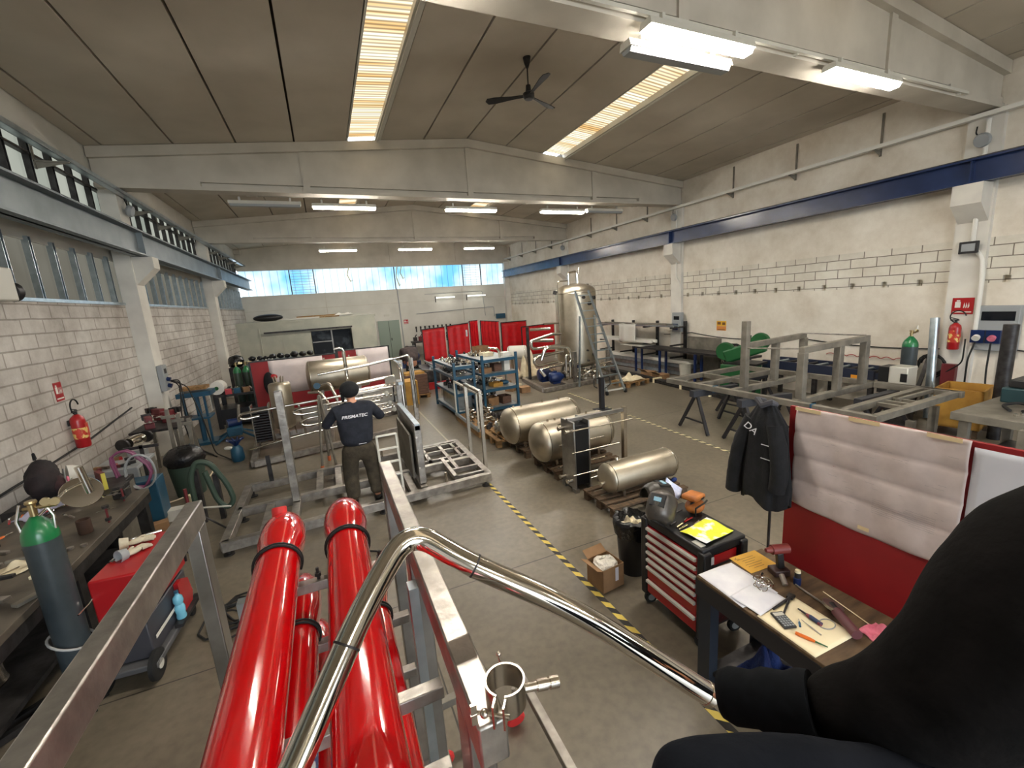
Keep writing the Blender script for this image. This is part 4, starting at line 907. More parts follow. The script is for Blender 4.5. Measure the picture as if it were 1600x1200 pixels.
tag(m.build('back_wall_conduit', greyplastic), 'thin grey conduits crossing the back wall', 'conduit')
# ================================================================ floor tapes
def hazard(name, x0, y0, x1, y1, w, c1, c2, per, label, worn=False):
    d = Vector((x1-x0, y1-y0, 0)); L = d.length; m = bpy.data.materials.new(name); m.use_nodes = True; nt = m.node_tree; b = nt.nodes['Principled BSDF']; K = nt.links
    tc = node(nt, 'ShaderNodeTexCoord'); sp = node(nt, 'ShaderNodeSeparateXYZ'); K.new(tc.outputs['Object'], sp.inputs[0])
    ad = node(nt, 'ShaderNodeMath', operation='ADD'); K.new(sp.outputs['X'], ad.inputs[0]); K.new(sp.outputs['Y'], ad.inputs[1])
    mo = node(nt, 'ShaderNodeMath', operation='PINGPONG'); K.new(ad.outputs[0], mo.inputs[0]); mo.inputs[1].default_value = per/2
    gt = node(nt, 'ShaderNodeMath', operation='GREATER_THAN'); K.new(mo.outputs[0], gt.inputs[0]); gt.inputs[1].default_value = per/4
    mx = node(nt, 'ShaderNodeMixRGB'); K.new(gt.outputs[0], mx.inputs[0]); mx.inputs[1].default_value = (*hexc(c1),1); mx.inputs[2].default_value = (*hexc(c2),1)
    K.new(mx.outputs[0], b.inputs['Base Color']); b.inputs['Roughness'].default_value = .6
    o = MB().bb(-w/2, 0, .0005, w/2, L, .0025).build('floor_tape', m, loc=(x0,y0,0)); o.rotation_euler.z = -math.atan2(x1-x0, y1-y0); tag(o, label, 'tape')
hazard('tape_left', 2.03, 1.0, 2.01, 5.95, .06, (206,182,84), (34,32,30), .17, 'yellow and black striped floor tape in the middle of the hall')
hazard('tape_right', 6.0, 4.0, 6.33, 10.7, .06, (212,202,160), (60,56,50), .17, 'worn pale striped floor tape beyond the three tanks')
tag(MB().bb(2.0, 8.0, .0005, 2.04, 13.0, .0022).build('floor_line', mat('worn_line', (166,158,140), .7)), 'worn white line on the floor left of the blue shelves', 'floor line')
# ================================================================ unfinished skid in the middle
T4 = .05
def rail(m, a, b, w=.1, h=.1): m.beam(a, b, w, h); return m
t = thing('unfinished_skid', 'large unfinished steel skid base with upright posts in the middle of the hall', 'skid', (0, 0, 0))
z = .13
for a, b in (((-1.5,5.72,z),(2.05,5.95,z)), ((-1.48,6.68,z),(2.0,6.83,z)), ((-1.46,7.6,z),(2.05,7.85,z))):
    MB().beam(a, b, .1, .12).build('long_member', steel, t, bevel=.005)
for x, y0, y1 in ((-1.47,5.72,7.6),(2.02,5.95,7.85)): MB().bb(x-.05,y0,z-.06,x+.05,y1,z+.06).build('end_member', steel, t, bevel=.005)
for x, y0, y1 in ((-1.06,5.78,6.68),(-.72,5.78,6.68),(-.42,6.72,7.62),(-.14,6.72,7.66),(1.02,6.0,7.75),(.86,5.9,6.7)):
    MB().bb(x-.05,y0,z-.055,x+.05,y1,z+.05).build('cross_member', steel, t, bevel=.004)
MB().bb(-.77,6.49,.19,-.67,6.60,1.80).build('corner_post', steel, t, bevel=.006)
MB().bb(-1.17,7.56,.19,-1.11,7.60,.62).build('thin_post', darksteel, t)
for x,y in ((-1.45,5.75),(.4,5.85),(1.95,5.92),(-1.42,7.55),(1.95,7.8),(-1.42,6.66)):
    MB().cyl((x,y,0),(x,y,.08),.018,n=10).lathe([(0,0),(.06,0),(.06,.012),(0,.012)], (x,y,0)).build('levelling_foot', darksteel, t)
for (x0,y0,x1,y1) in ((1.18,6.95,1.98,7.0),(1.18,7.35,1.98,7.4),(1.3,7.65,1.98,7.7),(1.55,6.35,1.98,6.4),(1.5,6.05,1.98,6.1)): MB().bb(x0,y0,z+.0,x1,y1,z+.07).build('grid_bar', steel, t)
for (x0,y0,x1,y1) in ((1.3,6.95,1.36,7.75),(1.62,6.4,1.68,7.75),(1.5,6.05,1.56,6.95),(1.85,6.9,1.9,7.7)): MB().bb(x0,y0,z+.0,x1,y1,z+.07).build('grid_bar', steel, t)
for x, y in ((1.35,5.97),(.62,7.7)): MB().cyl((x,y,.19),(x,y,.34),.018,n=10).build('stub_pipe', chrome, t)
# tall side panel on the skid
MB().bb(.98,6.10,.19,1.08,6.22,1.10).build('panel_post', steel, t, bevel=.006)
MB().bb(.98,7.95,.19,1.06,8.03,1.10).build('panel_post', steel, t, bevel=.006) if False else MB().bb(.98,7.66,.19,1.06,7.74,1.10).build('panel_post', steel, t, bevel=.006)
MB().bb(.99,6.1,1.02,1.07,7.74,1.12).build('panel_top_rail', galv, t, bevel=.004)
MB().bb(1.0,6.2,.2,1.02,7.7,1.02).build('panel_plate', sidesteel, t)
MB().bb(.93,6.35,.2,.96,7.6,.9).build('inner_plate', greysteel, t)
m = MB()
for zz in (.92,.72,.45): m.cyl((1.0,6.105,zz),(1.0,6.085,zz),.016,n=12)
m.build('bolt', chrome, t)
# gate frame at the right end of the skid
t = thing('portal_frame', 'slim stainless portal frame of two posts at the right end of the skid', 'portal frame', (2.14, 0, 0))
for y in (6.43, 7.22): MB().bb(-.028,y-.028,0,.028,y+.028,1.36).build('post', stain, t, bevel=.003)
MB().bb(-.028,6.402,1.36,.028,7.248,1.41).build('top_bar', stain, t, bevel=.003)
for y in (6.43,7.22): MB().lathe([(0,0),(.05,0),(.05,.01),(0,.01)], (0,y,0)).build('foot_plate', stain, t)
# low white step ladder beside the worker
t = thing('step_ladder', 'narrow white aluminium ladder standing behind the worker', 'ladder', (.60, 6.30, 0))
for s in (-.14, .14): MB().beam((s,-.12,0),(s,.02,.98),.03,.05).build('stile', offwhite, t)
for k in range(5): MB().beam((-.14,-.10+.026*k,.18+.2*k),(.14,-.10+.026*k,.18+.2*k),.05,.02).build('rung', white, t)
# folding work trestle legs seen in front of the worker (orange feet)
t = thing('pipe_tripod', 'slim folding stand with orange-tipped legs in front of the worker', 'stand', (-.28, 8.35, 0))
for dx, dy in ((-.12,-.25),(.12,-.35),(0,.3)):
    l = MB().cyl((dx*.1,dy*.1,1.35),(dx,dy,.05),.022,n=8).build('leg', greysteel, t); MB().cyl((dx*.985,dy*.985,.10),(dx*1.02,dy*1.02,.0),.03,n=8).build('foot', mat('orange_foot%d'%int(dx*100+20),(206,110,70),.6), l)
# ================================================================ back skid: exchanger, small vessel, pipe runs, horizontal tank
t = thing('process_skid', 'back skid crowded with stainless pipework, plate exchanger and frame', 'skid', (0,0,0))
for a,b in (((-1.6,9.05,.08),(1.3,9.7,.08)),((-1.75,10.9,.08),(1.5,11.5,.08)),((-1.6,9.05,.08),(-1.75,10.9,.08)),((1.3,9.7,.08),(1.5,11.5,.08)),((-.2,9.4,.08),(-.2,11.1,.08)),((.55,9.55,.08),(.6,11.3,.08)),((-1.1,9.2,.08),(-1.15,11.0,.08))):
    MB().beam(a,b,.1,.12).build('base_member', steel, t, bevel=.004)
for x,y,h in ((1.32,9.72,1.1),(1.35,9.9,1.2),(1.55,10.6,1.55),(-.25,9.5,.95),(1.75,10.25,1.62),(.55,9.6,.7)): MB().bb(x-.05,y-.05,.1,x+.05,y+.05,h).build('upright', steel, t, bevel=.004)
MB().bb(1.33,9.7,1.1,1.43,9.8,1.16).build('cap', galv, t)
# plate exchanger
m = MB()
for i in range(13): m.bb(-1.62,9.88,.28+.055*i,-1.32,10.10,.31+.055*i)
m.build('exchanger_plates', blackplastic, t); MB().bb(-1.64,9.86,.22,-1.62,10.12,1.05).bb(-1.32,9.86,.22,-1.30,10.12,1.05).build('exchanger_frame', stain, t)
# runs of polished pipe
def runs(specs, parent, r=.028, nm='pipe_run', mt=chrome):
    for pts, rr, bd in specs: MB().pipe(pts, rr or r, bd or .08, 12).build(nm, mt, parent, smooth=60)
runs([([(1.2,9.75,1.08),(-1.75,9.55,.98),(-1.80,9.55,.90),(-1.70,9.57,.86),(-1.45,9.6,.88)], .026, .06),
      ([(-1.7,9.45,.26),(-.95,9.5,.36),(.1,9.62,.42),(1.1,9.8,.5)], .018, .05),
      ([(1.1,9.8,.92),(-.75,9.7,.88),(-.88,9.7,.82),(-.75,9.7,.76),(.9,9.8,.80)], .03, .09),
      ([(1.1,9.8,.72),(-.65,9.7,.66),(-.78,9.7,.58),(-.65,9.7,.50),(1.2,9.85,.60)], .03, .10),
      ([(1.25,9.9,1.12),(.15,9.9,1.05)], .036, .05),
      ([(1.3,10.0,1.28),(.2,10.0,1.18)], .032, .05),
      ([(1.15,9.95,1.02),(.2,9.85,.98)], .02, .05),
      ([(1.72,10.2,1.64),(1.68,10.2,1.70),(.75,10.15,1.58),(-.3,10.1,1.50)], .028, .05),
      ([(1.72,10.2,1.64),(1.78,10.2,.9),(1.78,10.2,.4)], .03, .05),
      ([(.3,10.6,1.9),(.30,10.6,1.3),(.36,10.4,.9),(.36,10.2,.3)], .04, .1),
      ([(.1,10.6,1.98),(.26,10.6,2.0),(.32,10.6,1.9),(.32,10.6,1.4)], .024, .06),
      ([(-.35,10.2,1.25),(-.1,10.1,1.3),(.0,10.0,1.0),(.1,9.9,.5)], .035, .1),
      ([(-.55,10.3,1.1),(-.3,10.2,1.1),(-.15,10.1,.8),(-.15,10.0,.3)], .03, .1),
      ([(-1.0,10.0,.95),(-.75,9.95,.95),(-.7,9.95,.3)], .024, .06),
      ([(1.45,10.4,1.45),(1.45,10.1,1.4),(1.45,10.0,.4)], .024, .08),
      ([(1.5,11.2,1.5),(1.5,10.2,1.5),(1.52,10.2,1.2),(1.52,10.2,.5)], .026, .08)], t)
m = MB()
for k in range(7):
    for z_ in (.62,.86,1.08): m.lathe([(.03,-.02),(.05,-.02),(.05,.02),(.03,.02)], (.75+.1*k, 9.84, z_+.02*k*.3), (1,.05,.03), 12)
m.build('coupling', stain, t)
MB().lathe([(.05,-.02),(.12,-.02),(.12,.02),(.05,.02)], (1.18,9.86,1.2),(0,1,.1),24).build('round_flange', stain, t)
MB().lathe([(0,-.03),(.07,-.03),(.07,.03),(0,.03)], (-.35,10.15,1.25),(0,-1,.1),20).build('blue_gauge', bluepaint, t)
for k,(x,z_) in enumerate(((1.05,.95),(1.1,.72),(1.18,.55))): MB().sph((x,9.75,z_),.05).build('valve_knob', offwhite, t)
# small vertical vessel
t = thing('vertical_vessel', 'small upright stainless vessel with short nozzles on top at the left of the back skid', 'vessel', (-1.12, 10.60, 0))
MB().lathe([(0,.30),(.12,.32),(.2,.36),(.225,.42),(.225,1.31),(.215,1.34),(.19,1.36),(0,1.375)], n=36).build('shell', satin, t, smooth=60)
for a in (.4,2.5,4.6): MB().cyl((math.cos(a)*.17,math.sin(a)*.17,.42),(math.cos(a)*.2,math.sin(a)*.2,.145),.015,n=8).build('leg', stain, t)
for k in range(6): a = k*1.05; MB().cyl((math.cos(a)*.08,math.sin(a)*.08,1.34),(math.cos(a)*.10,math.sin(a)*.10,1.50),.012,n=8).build('nozzle', stain, t)
# generic horizontal tank
def tank(loc, L, r, rz, label, dome=.22, feet=True, nozzles=(), name='horizontal_tank', seam=(0.12,), mt=satin, zc_=None):
    t = thing(name, label, 'tank', loc, rz); zc0 = zc_ if zc_ is not None else r+.15
    prof = []; n = 9
    for i in range(n+1): a = i/n*PI/2; prof.append((r*math.sin(a), -L/2-dome*r*2*math.cos(a)*.5))
    prof += [(r, L/2)]
    for i in range(1,n+1): a = PI/2*(1-i/n); prof.append((r*math.sin(a), L/2+dome*r*2*math.cos(a)*.5))
    MB().lathe(prof, (0,0,zc0), (1,0,0), 48).build('shell', mt, t, smooth=60)
    m = MB()
    for s in (-L/2, L/2): m.lathe([(r+.001,-.007),(r+.005,-.003),(r+.005,.003),(r+.001,.007)], (s,0,zc0), (1,0,0), 48)
    m.build('weld_band', stain, t)
    if feet:
        for s in (-1,1):
            for w in (-1,1): MB().beam((s*L*.36, w*r*.5, zc0-r*.75),(s*L*.36, w*r*.5, .001),.05,.03).build('foot', stain, t)
    for (x, ang, rr, h) in nozzles:
        d = Vector((0, math.sin(ang), math.cos(ang))); p = Vector((x,0,zc0)); MB().cyl(p+d*(r-.01), p+d*(r+h), rr, n=14).build('nozzle', stain, t)
    return t
tk = tank((.15,11.75,0), 1.35, .40, math.radians(4), 'large horizontal stainless tank on the back skid behind the worker', nozzles=((-.3,0,.02,.05),(.3,0,.02,.05),(.5,0,.015,.04)), zc_=1.25, feet=False)
for s in (-.45,.45):
    for w in (-.2,.2): MB().beam((s,w,.95),(s,w,.12),.06,.06).build('leg', steel, tk)
m = MB(); m.lathe([(.362,-.03),(.368,-.03),(.368,.03),(.362,.03)], (.0,0,1.25), (1,0,0), 40); m.build('strap', stain, tk)
# folding welding screens with pinned drawings behind the back skid
def screen(a, b, z0, z1, label, mt=redboard, sheets=()):
    a, b = Vector(a), Vector(b); L = (b-a).length; rz = math.atan2(b.y-a.y, b.x-a.x)
    t = thing('welding_screen', label, 'screen', (a.x,a.y,0), rz)
    MB().bb(0,-.01,z0,L,.01,z1).build('panel', mt, t)
    MB().bb(-.02,-.02,z1,L+.02,.02,z1+.03).build('top_rail', darksteel, t)
    for x in (0,L): MB().bb(x-.02,-.02,0,x+.02,.02,z1).bb(x-.02,-.25,0,x+.02,.25,.03).build('foot_post', darksteel, t)
    for (x0,x1,s0,s1) in sheets:
        def fn(u,v): return Vector((x0+(x1-x0)*u, -.013-.004*abs(math.sin(u*9)), s0+(s1-s0)*v))
        MB().sheet(fn, 12, 4, .001).build('drawing_sheet', sheet, t)
    return t
screen((-1.95,12.85),(.15,12.95),.3,1.66,'red welding screen with a white sheet pinned on it, left of the big back tank', sheets=((.42,1.75,.75,1.68),))
screen((.2,13.0),(1.62,13.05),.5,1.72,'red welding screen with a white sheet pinned on it, behind the big back tank', sheets=((.50,1.40,.8,1.74),))
t = thing('hanging_jacket', 'dark jacket with a red patch hanging on the end of the left welding screen', 'jacket', (-1.55,12.72,.75))
MB().sph((0,0,.32),.2,(.7,.4,1.6),16).build('jacket', blackcloth, t, smooth=80); MB().sph((.12,-.02,.5),.09,(1,.6,.8)).build('patch', redpaint, t)
# brown crates and cartons behind
t = thing('brown_crate', 'tall brown box on a pallet behind the back skid with paper on its top', 'crate', (2.35,13.5,0))
MB().bb(-.4,-.4,.12,.35,.35,.74).build('box', brownboard, t, bevel=.01); MB().bb(-.45,-.45,.09,.4,.4,.12).build('pallet_deck', wood, t)
for x in (-.38,0,.32): MB().bb(x-.05,-.45,0,x+.05,.4,.09).build('pallet_block', wood, t)
tag(MB().box((0,0,.03),(.6,.5,.06),.1).build('open_flaps', yellowwood, loc=(2.33,13.48,.74)), 'light cardboard flaps folded on top of the brown crate', 'cardboard')
tag(MB().box((0,0,.35),(.5,.6,.7)).build('storage_carton', yellowwood, loc=(1.98,12.6,0)), 'tall light brown carton standing left of the brown crate', 'carton')
m = MB(); m.beam((2.35,14.3,.78),(3.15,12.95,.80),.05,.04); 
t = thing('profile_trestle', 'long aluminium profile lying on low trestles beside the brown crate', 'profile', (0,0,0)); m.build('profile', galv, t)
MB().beam((2.4,14.25,.76),(2.4,14.25,0),.04,.04).build('leg', greysteel, t); MB().beam((3.1,13.05,.76),(3.1,13.05,0),.04,.04).build('leg', greysteel, t)
for k in range(3):
    tag(MB().beam((3.15+.1*k,14.7,.61+.055*k),(3.55-.1*k,16.2+.2*k,.61+.055*k),.06,.05).build('long_profile', galv), 'pale aluminium profile in the bundle left of the red curtains, %s' % ('lowest','middle','topmost')[k], 'profile')
tag(MB().bb(3.0,14.6,.0,3.75,16.6,.58).build('profile_table', darksteel), 'low dark table carrying the bundle of pale profiles', 'table')
tag(MB().bb(0,0,0,.9,.04,.25).build('red_beam', redpaint, loc=(2.95,14.2,0)), 'red painted beam lying across below the pale profiles', 'beam')
# ================================================================ blue shelving
def shelves(loc, rz, W_, D_, levels, H, label):
    t = thing('blue_shelf_rack', label, 'shelf', loc, rz)
    for x in (0,W_):
        for y in (0,D_): MB().bb(x-.03,y-.03,0,x+.03,y+.03,H).build('upright', bluepaint, t)
    for z in levels:
        MB().bb(0,0,z-.012,W_,D_,z).build('shelf_board', greyplastic, t)
        for y in (0,D_): MB().bb(0,y-.015,z-.075,W_,y+.015,z).build('shelf_beam', bluepaint, t)
        for x in (0,W_): MB().bb(x-.015,0,z-.06,x+.015,D_,z).build('side_beam', bluepaint, t)
    return t
shelves((3.46,10.0,0),.05,.95,1.9,(.12,.62,1.02,1.38),1.50,'right blue shelf rack with cartons and fittings on its boards')
shelves((2.72,10.0,0),.02,.50,1.95,(.16,.62,1.05,1.30),1.40,'left blue shelf rack loaded with shiny fittings')
t = thing('parts_pallet_cart', 'low wooden pallet in front of the blue shelves with pipe fittings piled on it', 'pallet', (2.85,9.07,0))
MB().bb(-.2,-.85,.1,.65,.85,.13).build('deck', wood, t)
for x in (-.15,.22,.58): MB().bb(x-.05,-.85,0,x+.05,.85,.1).build('bearer', wood, t)
MB().bb(-.22,-.85,.13,-.18,.85,.20).build('side_rail', galv, t)
MB().bb(-.2,-.85,.13,-.17,-.82,.98).bb(-.2,-.85,.95,-.16,.85,.99).bb(-.2,.82,.13,-.17,.85,.98).build('side_frame', offwhite, t)
MB().bb(-.14,-.3,.13,.6,.85,.55).build('parts_crate', brownboard, t) if False else None
scatter(60, (2.75,3.42), (8.32,9.75), .132, 'fittings piled on the long pallet', 'shiny stainless fitting in the pile on the pallet in front of the blue shelves', seed=21, scale=1.05, mats=(chrome,pipest,stain,darksteel,chrome))
scatter(34, (2.80,3.15), (10.1,11.8), 1.302, 'fittings on top of the left blue rack', 'shiny fitting on the top board of the left blue shelf rack', seed=22, scale=.9, mats=(chrome,darksteel,stain,chrome,blackplastic))
scatter(22, (2.78,3.18), (10.1,11.8), 1.052, 'fittings on the second board of the left blue rack', 'shiny fitting on the second board of the left blue shelf rack', seed=23, mats=(chrome,darksteel,stain), kinds=(0,1,2), scale=1.0)
scatter(14, (2.78,3.18), (10.1,11.8), .622, 'fittings on the third board of the left blue rack', 'dark round fitting on the third board of the left blue shelf rack', seed=24, mats=(darksteel,), kinds=(3,), scale=1.1)
scatter(34, (3.52,4.2), (10.75,11.8), 1.382, 'fittings on top of the right blue rack', 'small fitting on the top board of the right blue shelf rack', seed=25, layers=2, mats=(chrome,insul,darksteel,stain), kinds=(0,1,2,4), scale=.9)
scatter(26, (3.55,4.2), (10.6,11.8), .622, 'fittings on the lower board of the right blue rack', 'dark fitting on the lower middle board of the right blue shelf rack', seed=26, mats=(darksteel,chrome), kinds=(0,3), scale=1.1)
tag(MB().pipe([(0,0,0),(0,0,.22),(-.3,0,.28)],.03,.1).build('pipe_elbow', pipest, loc=(4.0,10.15,1.382)), 'large stainless pipe elbow standing on top of the right blue rack', 'pipe elbow')
bx = [((3.62,10.25,1.022),.26,.2,.12,cardboard,'open brown carton on the upper middle board of the right blue rack, left one'),((3.95,10.35,1.022),.22,.25,.2,brownboard,'dark brown carton on the upper middle board of the right blue rack'),((4.2,10.3,1.022),.16,.2,.26,white,'white carton at the right end of the upper middle board'),((4.25,10.4,1.382),.22,.25,.10,white,'flat white carton on the top right corner of the right blue rack'),((3.85,10.75,1.382),.3,.25,.1,insul,'cream wrapped parcel on top of the right blue rack'),((3.9,10.3,.622),.28,.26,.1,yellowwood,'tan carton with a blue bag on the lower middle board'),((3.75,10.35,.122),.3,.3,.22,cardboard,'open brown carton at the bottom of the right blue rack, left one'),((4.15,10.4,.122),.26,.3,.2,brownboard,'dark brown carton at the bottom right of the right blue rack'),((4.0,11.6,1.382),.4,.3,.2,cardboard,'large carton at the back of the top of the right blue rack')]
for (l,a,b_,c,mm,lb) in bx:
    m = MB(); m.bb(-a/2,-b_/2,0,a/2,b_/2,.006); 
    for s in (-1,1): m.bb(s*a/2-.003,-b_/2,0,s*a/2+.003,b_/2,c); m.bb(-a/2,s*b_/2-.003,0,a/2,s*b_/2+.003,c)
    m.bb(-a/2,-b_/2,c*.93,a/2,b_/2,c*.95) if mm in (white,insul) else m.beam((-a/2,-b_/2,c),(-a/2,-b_/2-.08,c+.05),.004,.01)
    tag(m.build('carton', mm, loc=l, rotz=.15), lb, 'carton')
tag(MB().sph((0,0,.06),.1,(1.2,.8,.6),10).build('blue_bag', bluepaint, loc=(4.18,10.35,.622)), 'small blue bag on the lower middle board of the right blue rack', 'bag')
t = thing('steel_tote', 'open grey steel bin on the lower part of the left blue rack', 'bin', (2.98,10.9,.162)); MB().bb(-.2,-.7,0,.2,.7,.01).bb(-.2,-.7,0,-.19,.7,.36).bb(.19,-.7,0,.2,.7,.36).bb(-.2,-.7,0,.2,-.69,.36).bb(-.2,.69,0,.2,.7,.36).build('bin', galv, t)
# ================================================================ pallets with tanks
def pallet(loc, rz, label, L=1.2, W_=.8, mt=wood):
    t = thing('wooden_pallet', label, 'pallet', loc, rz)
    for i in range(5): y = -W_/2+.05+(W_-.1)*i/4; MB().bb(-L/2,y-.045,.122,L/2,y+.045,.144).build('deck_board', mt, t)
    for x in (-L/2+.07,0,L/2-.07):
        MB().bb(x-.05,-W_/2,.1,x+.05,W_/2,.122).build('stringer', mt, t)
        for y in (-W_/2+.05,0,W_/2-.05): MB().bb(x-.05,y-.05,.0,x+.05,y+.05,.1).build('block', mt, t)
    return t
dk = mat('dark_pallet_wood', (92,72,52), .85, 0, (66,52,38), 5, .1, aniso=(6,1,6))
pallet((3.55,6.98,0),0,'wooden pallet under the farthest of the three tanks', mt=dk)
tank((3.50,6.98,.144),1.25,.335,math.radians(3),'stainless horizontal tank farthest back of the three on pallets', dome=.55, nozzles=((-.55,.1,.022,.03),(-.42,-.1,.018,.03),(.05,0,.016,.05),(.42,0,.018,.04)), zc_=.40)
pallet((3.56,5.88,0),0,'wooden pallet under the middle tank', mt=dk)
tank((3.52,5.90,.144),1.15,.325,math.radians(2),'stainless horizontal tank in the middle of the three, behind the plate exchanger', dome=.55, nozzles=((-.45,0,.02,.03),(-.32,0,.018,.03),(.3,0,.02,.04)), zc_=.38)
pallet((3.61,4.42,0),0,'wooden pallet under the small tank nearest the camera', L=1.25,W_=.7, mt=dk)
tk = tank((3.70,4.45,.144),1.02,.205,math.radians(1),'small stainless horizontal tank on a pallet nearest the camera', dome=.5, nozzles=((-.33,.25,.03,.035),), zc_=.24, feet=False)
MB().lathe([(0,0),(.028,0),(.028,.05),(.034,.05),(.034,.06),(0,.06)], (-.6,-.02,.20), (-1,0,0), 14).build('end_nozzle', chrome, tk)
for s in (-.35,.35): MB().bb(s-.02,-.13,0,s+.02,.13,.06).build('saddle', stain, tk)
tag(MB().sph((0,0,.03),.04,(1.2,.8,.8)).build('blue_rag', bluecloth, loc=(4.2,4.3,.144)), 'tiny blue rag on the pallet at the right end of the small tank', 'rag')
# strainer on pallet
pallet((3.1,7.78,0),math.radians(90),'light wooden pallet carrying the shiny pump casings', L=.8,W_=.72)
for i,(x,y,r,lb) in enumerate(((2.96,7.72,.15,'shiny round pump casing on the light pallet, larger and nearer one'),(3.14,8.0,.12,'shiny round pump casing on the light pallet, smaller one behind'))):
    t = thing('pump_casing', lb, 'pump casing', (x,y,.146))
    MB().lathe([(0,-.10),(r*.55,-.10),(r,-.06),(r*1.08,-.05),(r*1.08,-.02),(r,0),(r*.85,.08),(r*.4,.11),(r*.35,.16),(0,.16)], (0,0,r*1.08), (-.5,-1,.12), 32).build('casing', chrome, t, smooth=50)
    MB().lathe([(r*.3,-.13),(r*.42,-.13),(r*.42,-.1),(r*.3,-.1)], (0,0,r*1.08), (.5,1,-.12), 24).cyl((0,0,r*1.6),(0,0,r*2.2),.03,n=12).build('port', chrome, t)
# plate heat exchanger in front of the middle tank
t = thing('plate_heat_exchanger', 'free-standing stainless plate heat exchanger with black plates and long tie rods', 'heat exchanger', (3.04,5.02,0))
m = MB(); m.prism([(-.02,.04),(.02,.04),(.02,1.03),(-.02,1.03)], 'x', -.08, .1) if False else m.bb(-.05,-.06,.05,-.02,.30,1.06)
m.build('front_plate', sidesteel, t, bevel=.01)
m = MB(); m.bb(.20,-.06,.05,.225,.30,1.06); m.build('pressure_plate', sidesteel, t, bevel=.008)
m = MB()
for i in range(22): m.bb(-.015+.0098*i,-.045,.10,-.0105+.0098*i,.285,1.0)
m.build('plate_pack', blackplastic, t)
for z in (.98,): MB().bb(-.05,.09,1.03,.98,.15,1.08).build('carrying_bar', sidesteel, t)
for z in (.28,.62,.95):
    for y in (-.075,.31): MB().cyl((-.09,y,z),(.72 if z<.9 else .98,y,z),.011,n=10).build('tie_rod', stain, t)
for z in (.08,.14): MB().cyl((-.05,.12+(z>.1)*.04,z),(.98,.12+(z>.1)*.04,z),.013,n=10).build('guide_bar', stain, t)
MB().bb(.93,.08,.16,.99,.15,1.10).build('support_post', stain, t); MB().lathe([(0,0),(.05,0),(.05,.06),(.035,.07),(.035,.13),(0,.16)], (.96,.115,0), n=16).build('post_foot', stain, t)
for z in (.17,.92):
    for y in (.02,.22): MB().lathe([(0,0),(.028,0),(.028,.08),(.036,.08),(.036,.095),(0,.095)], (-.05,y,z), (-1,0,0), 14).build('port', stain, t)
MB().bb(-.06,-.08,0,-.0,.02,.06).bb(-.06,.22,0,0,.32,.06).bb(.19,-.08,0,.24,.32,.05).build('foot', sidesteel, t)
# black column stand
t = thing('black_stand', 'black column stand with a hooked cable bracket right of the shelves', 'stand', (6.0,8.55,0))
MB().bb(-.05,-.05,0,.05,.05,.82).build('column', blackpaint, t); MB().bb(-.18,-.15,0,.18,.15,.02).build('base', blackpaint, t)
MB().pipe([(-.05,0,.8),(-.22,0,.8),(-.22,0,.62),(-.12,0,.56)],.012,.03).pipe([(.05,0,.8),(.24,0,.8),(.26,0,.6),(.1,0,.52)],.012,.03).build('bracket', rubber, t)
# ================================================================ tool chest area
t = thing('tool_chest', 'red and black roller tool chest with pale drawer handles', 'tool chest', (2.56,2.43,0))
MB().bb(-.20,-.30,.13,.22,.30,.80).build('carcass', blackpaint, t, bevel=.008)
MB().bb(-.22,-.325,.80,.24,.325,.875).build('top_tray', blackplastic, t, bevel=.012)
for y in (-.315,.315): MB().bb(-.23,y-.035,.10,-.15,y+.035,.85).bb(.17,y-.035,.10,.24,y+.035,.85).build('corner_post', blackplastic, t, bevel=.012)
zs = [.83,.735,.66,.585,.51,.435,.28,.13]; zs = [.79,.715,.64,.565,.49,.415,.28,.135]
for i in range(7):
    d = MB().bb(-.222,-.275,zs[i+1]+.006,-.195,.275,zs[i]-.004).build('drawer', redpaint, t, bevel=.003)
    MB().prism([(-.222,zs[i]-.008),(-.246,zs[i]-.012),(-.246,zs[i]-.032),(-.222,zs[i]-.036)], 'y', -.27, .27).build('drawer_handle', offwhite, d)
MB().bb(-.14,-.306,.16,.16,-.300,.62).build('side_panel', mat('pegboard_red',(150,18,24),.45,0,(60,10,14),60,lo=.32,hi=.4), t)
MB().bb(-.08,-.308,.70,.16,-.302,.78).build('side_badge', mat('red_badge',(196,24,34),.4), t); MB().bb(-.13,-.309,.71,-.08,-.303,.77).build('badge_end', paper, t)
for x,y in ((-.17,-.29),(-.17,.29),(.19,-.29),(.19,.29)):
    c = MB().lathe([(0,-.018),(.05,-.018),(.06,-.01),(.06,.01),(.05,.018),(0,.018)], (x,y,.061), (.3,1,0), 20).build('caster', rubber, t)
    MB().lathe([(0,-.02),(.032,-.02),(.032,.02),(0,.02)], (x,y,.061), (.3,1,0), 16).build('hub', greyplastic, c)
    MB().bb(x-.03,y-.03,.11,x+.03,y+.03,.13).build('caster_plate', darksteel, c)
MB().box((-.17,-.24,.877),(.05,.09,.004)).build('brand_plate', offwhite, t)
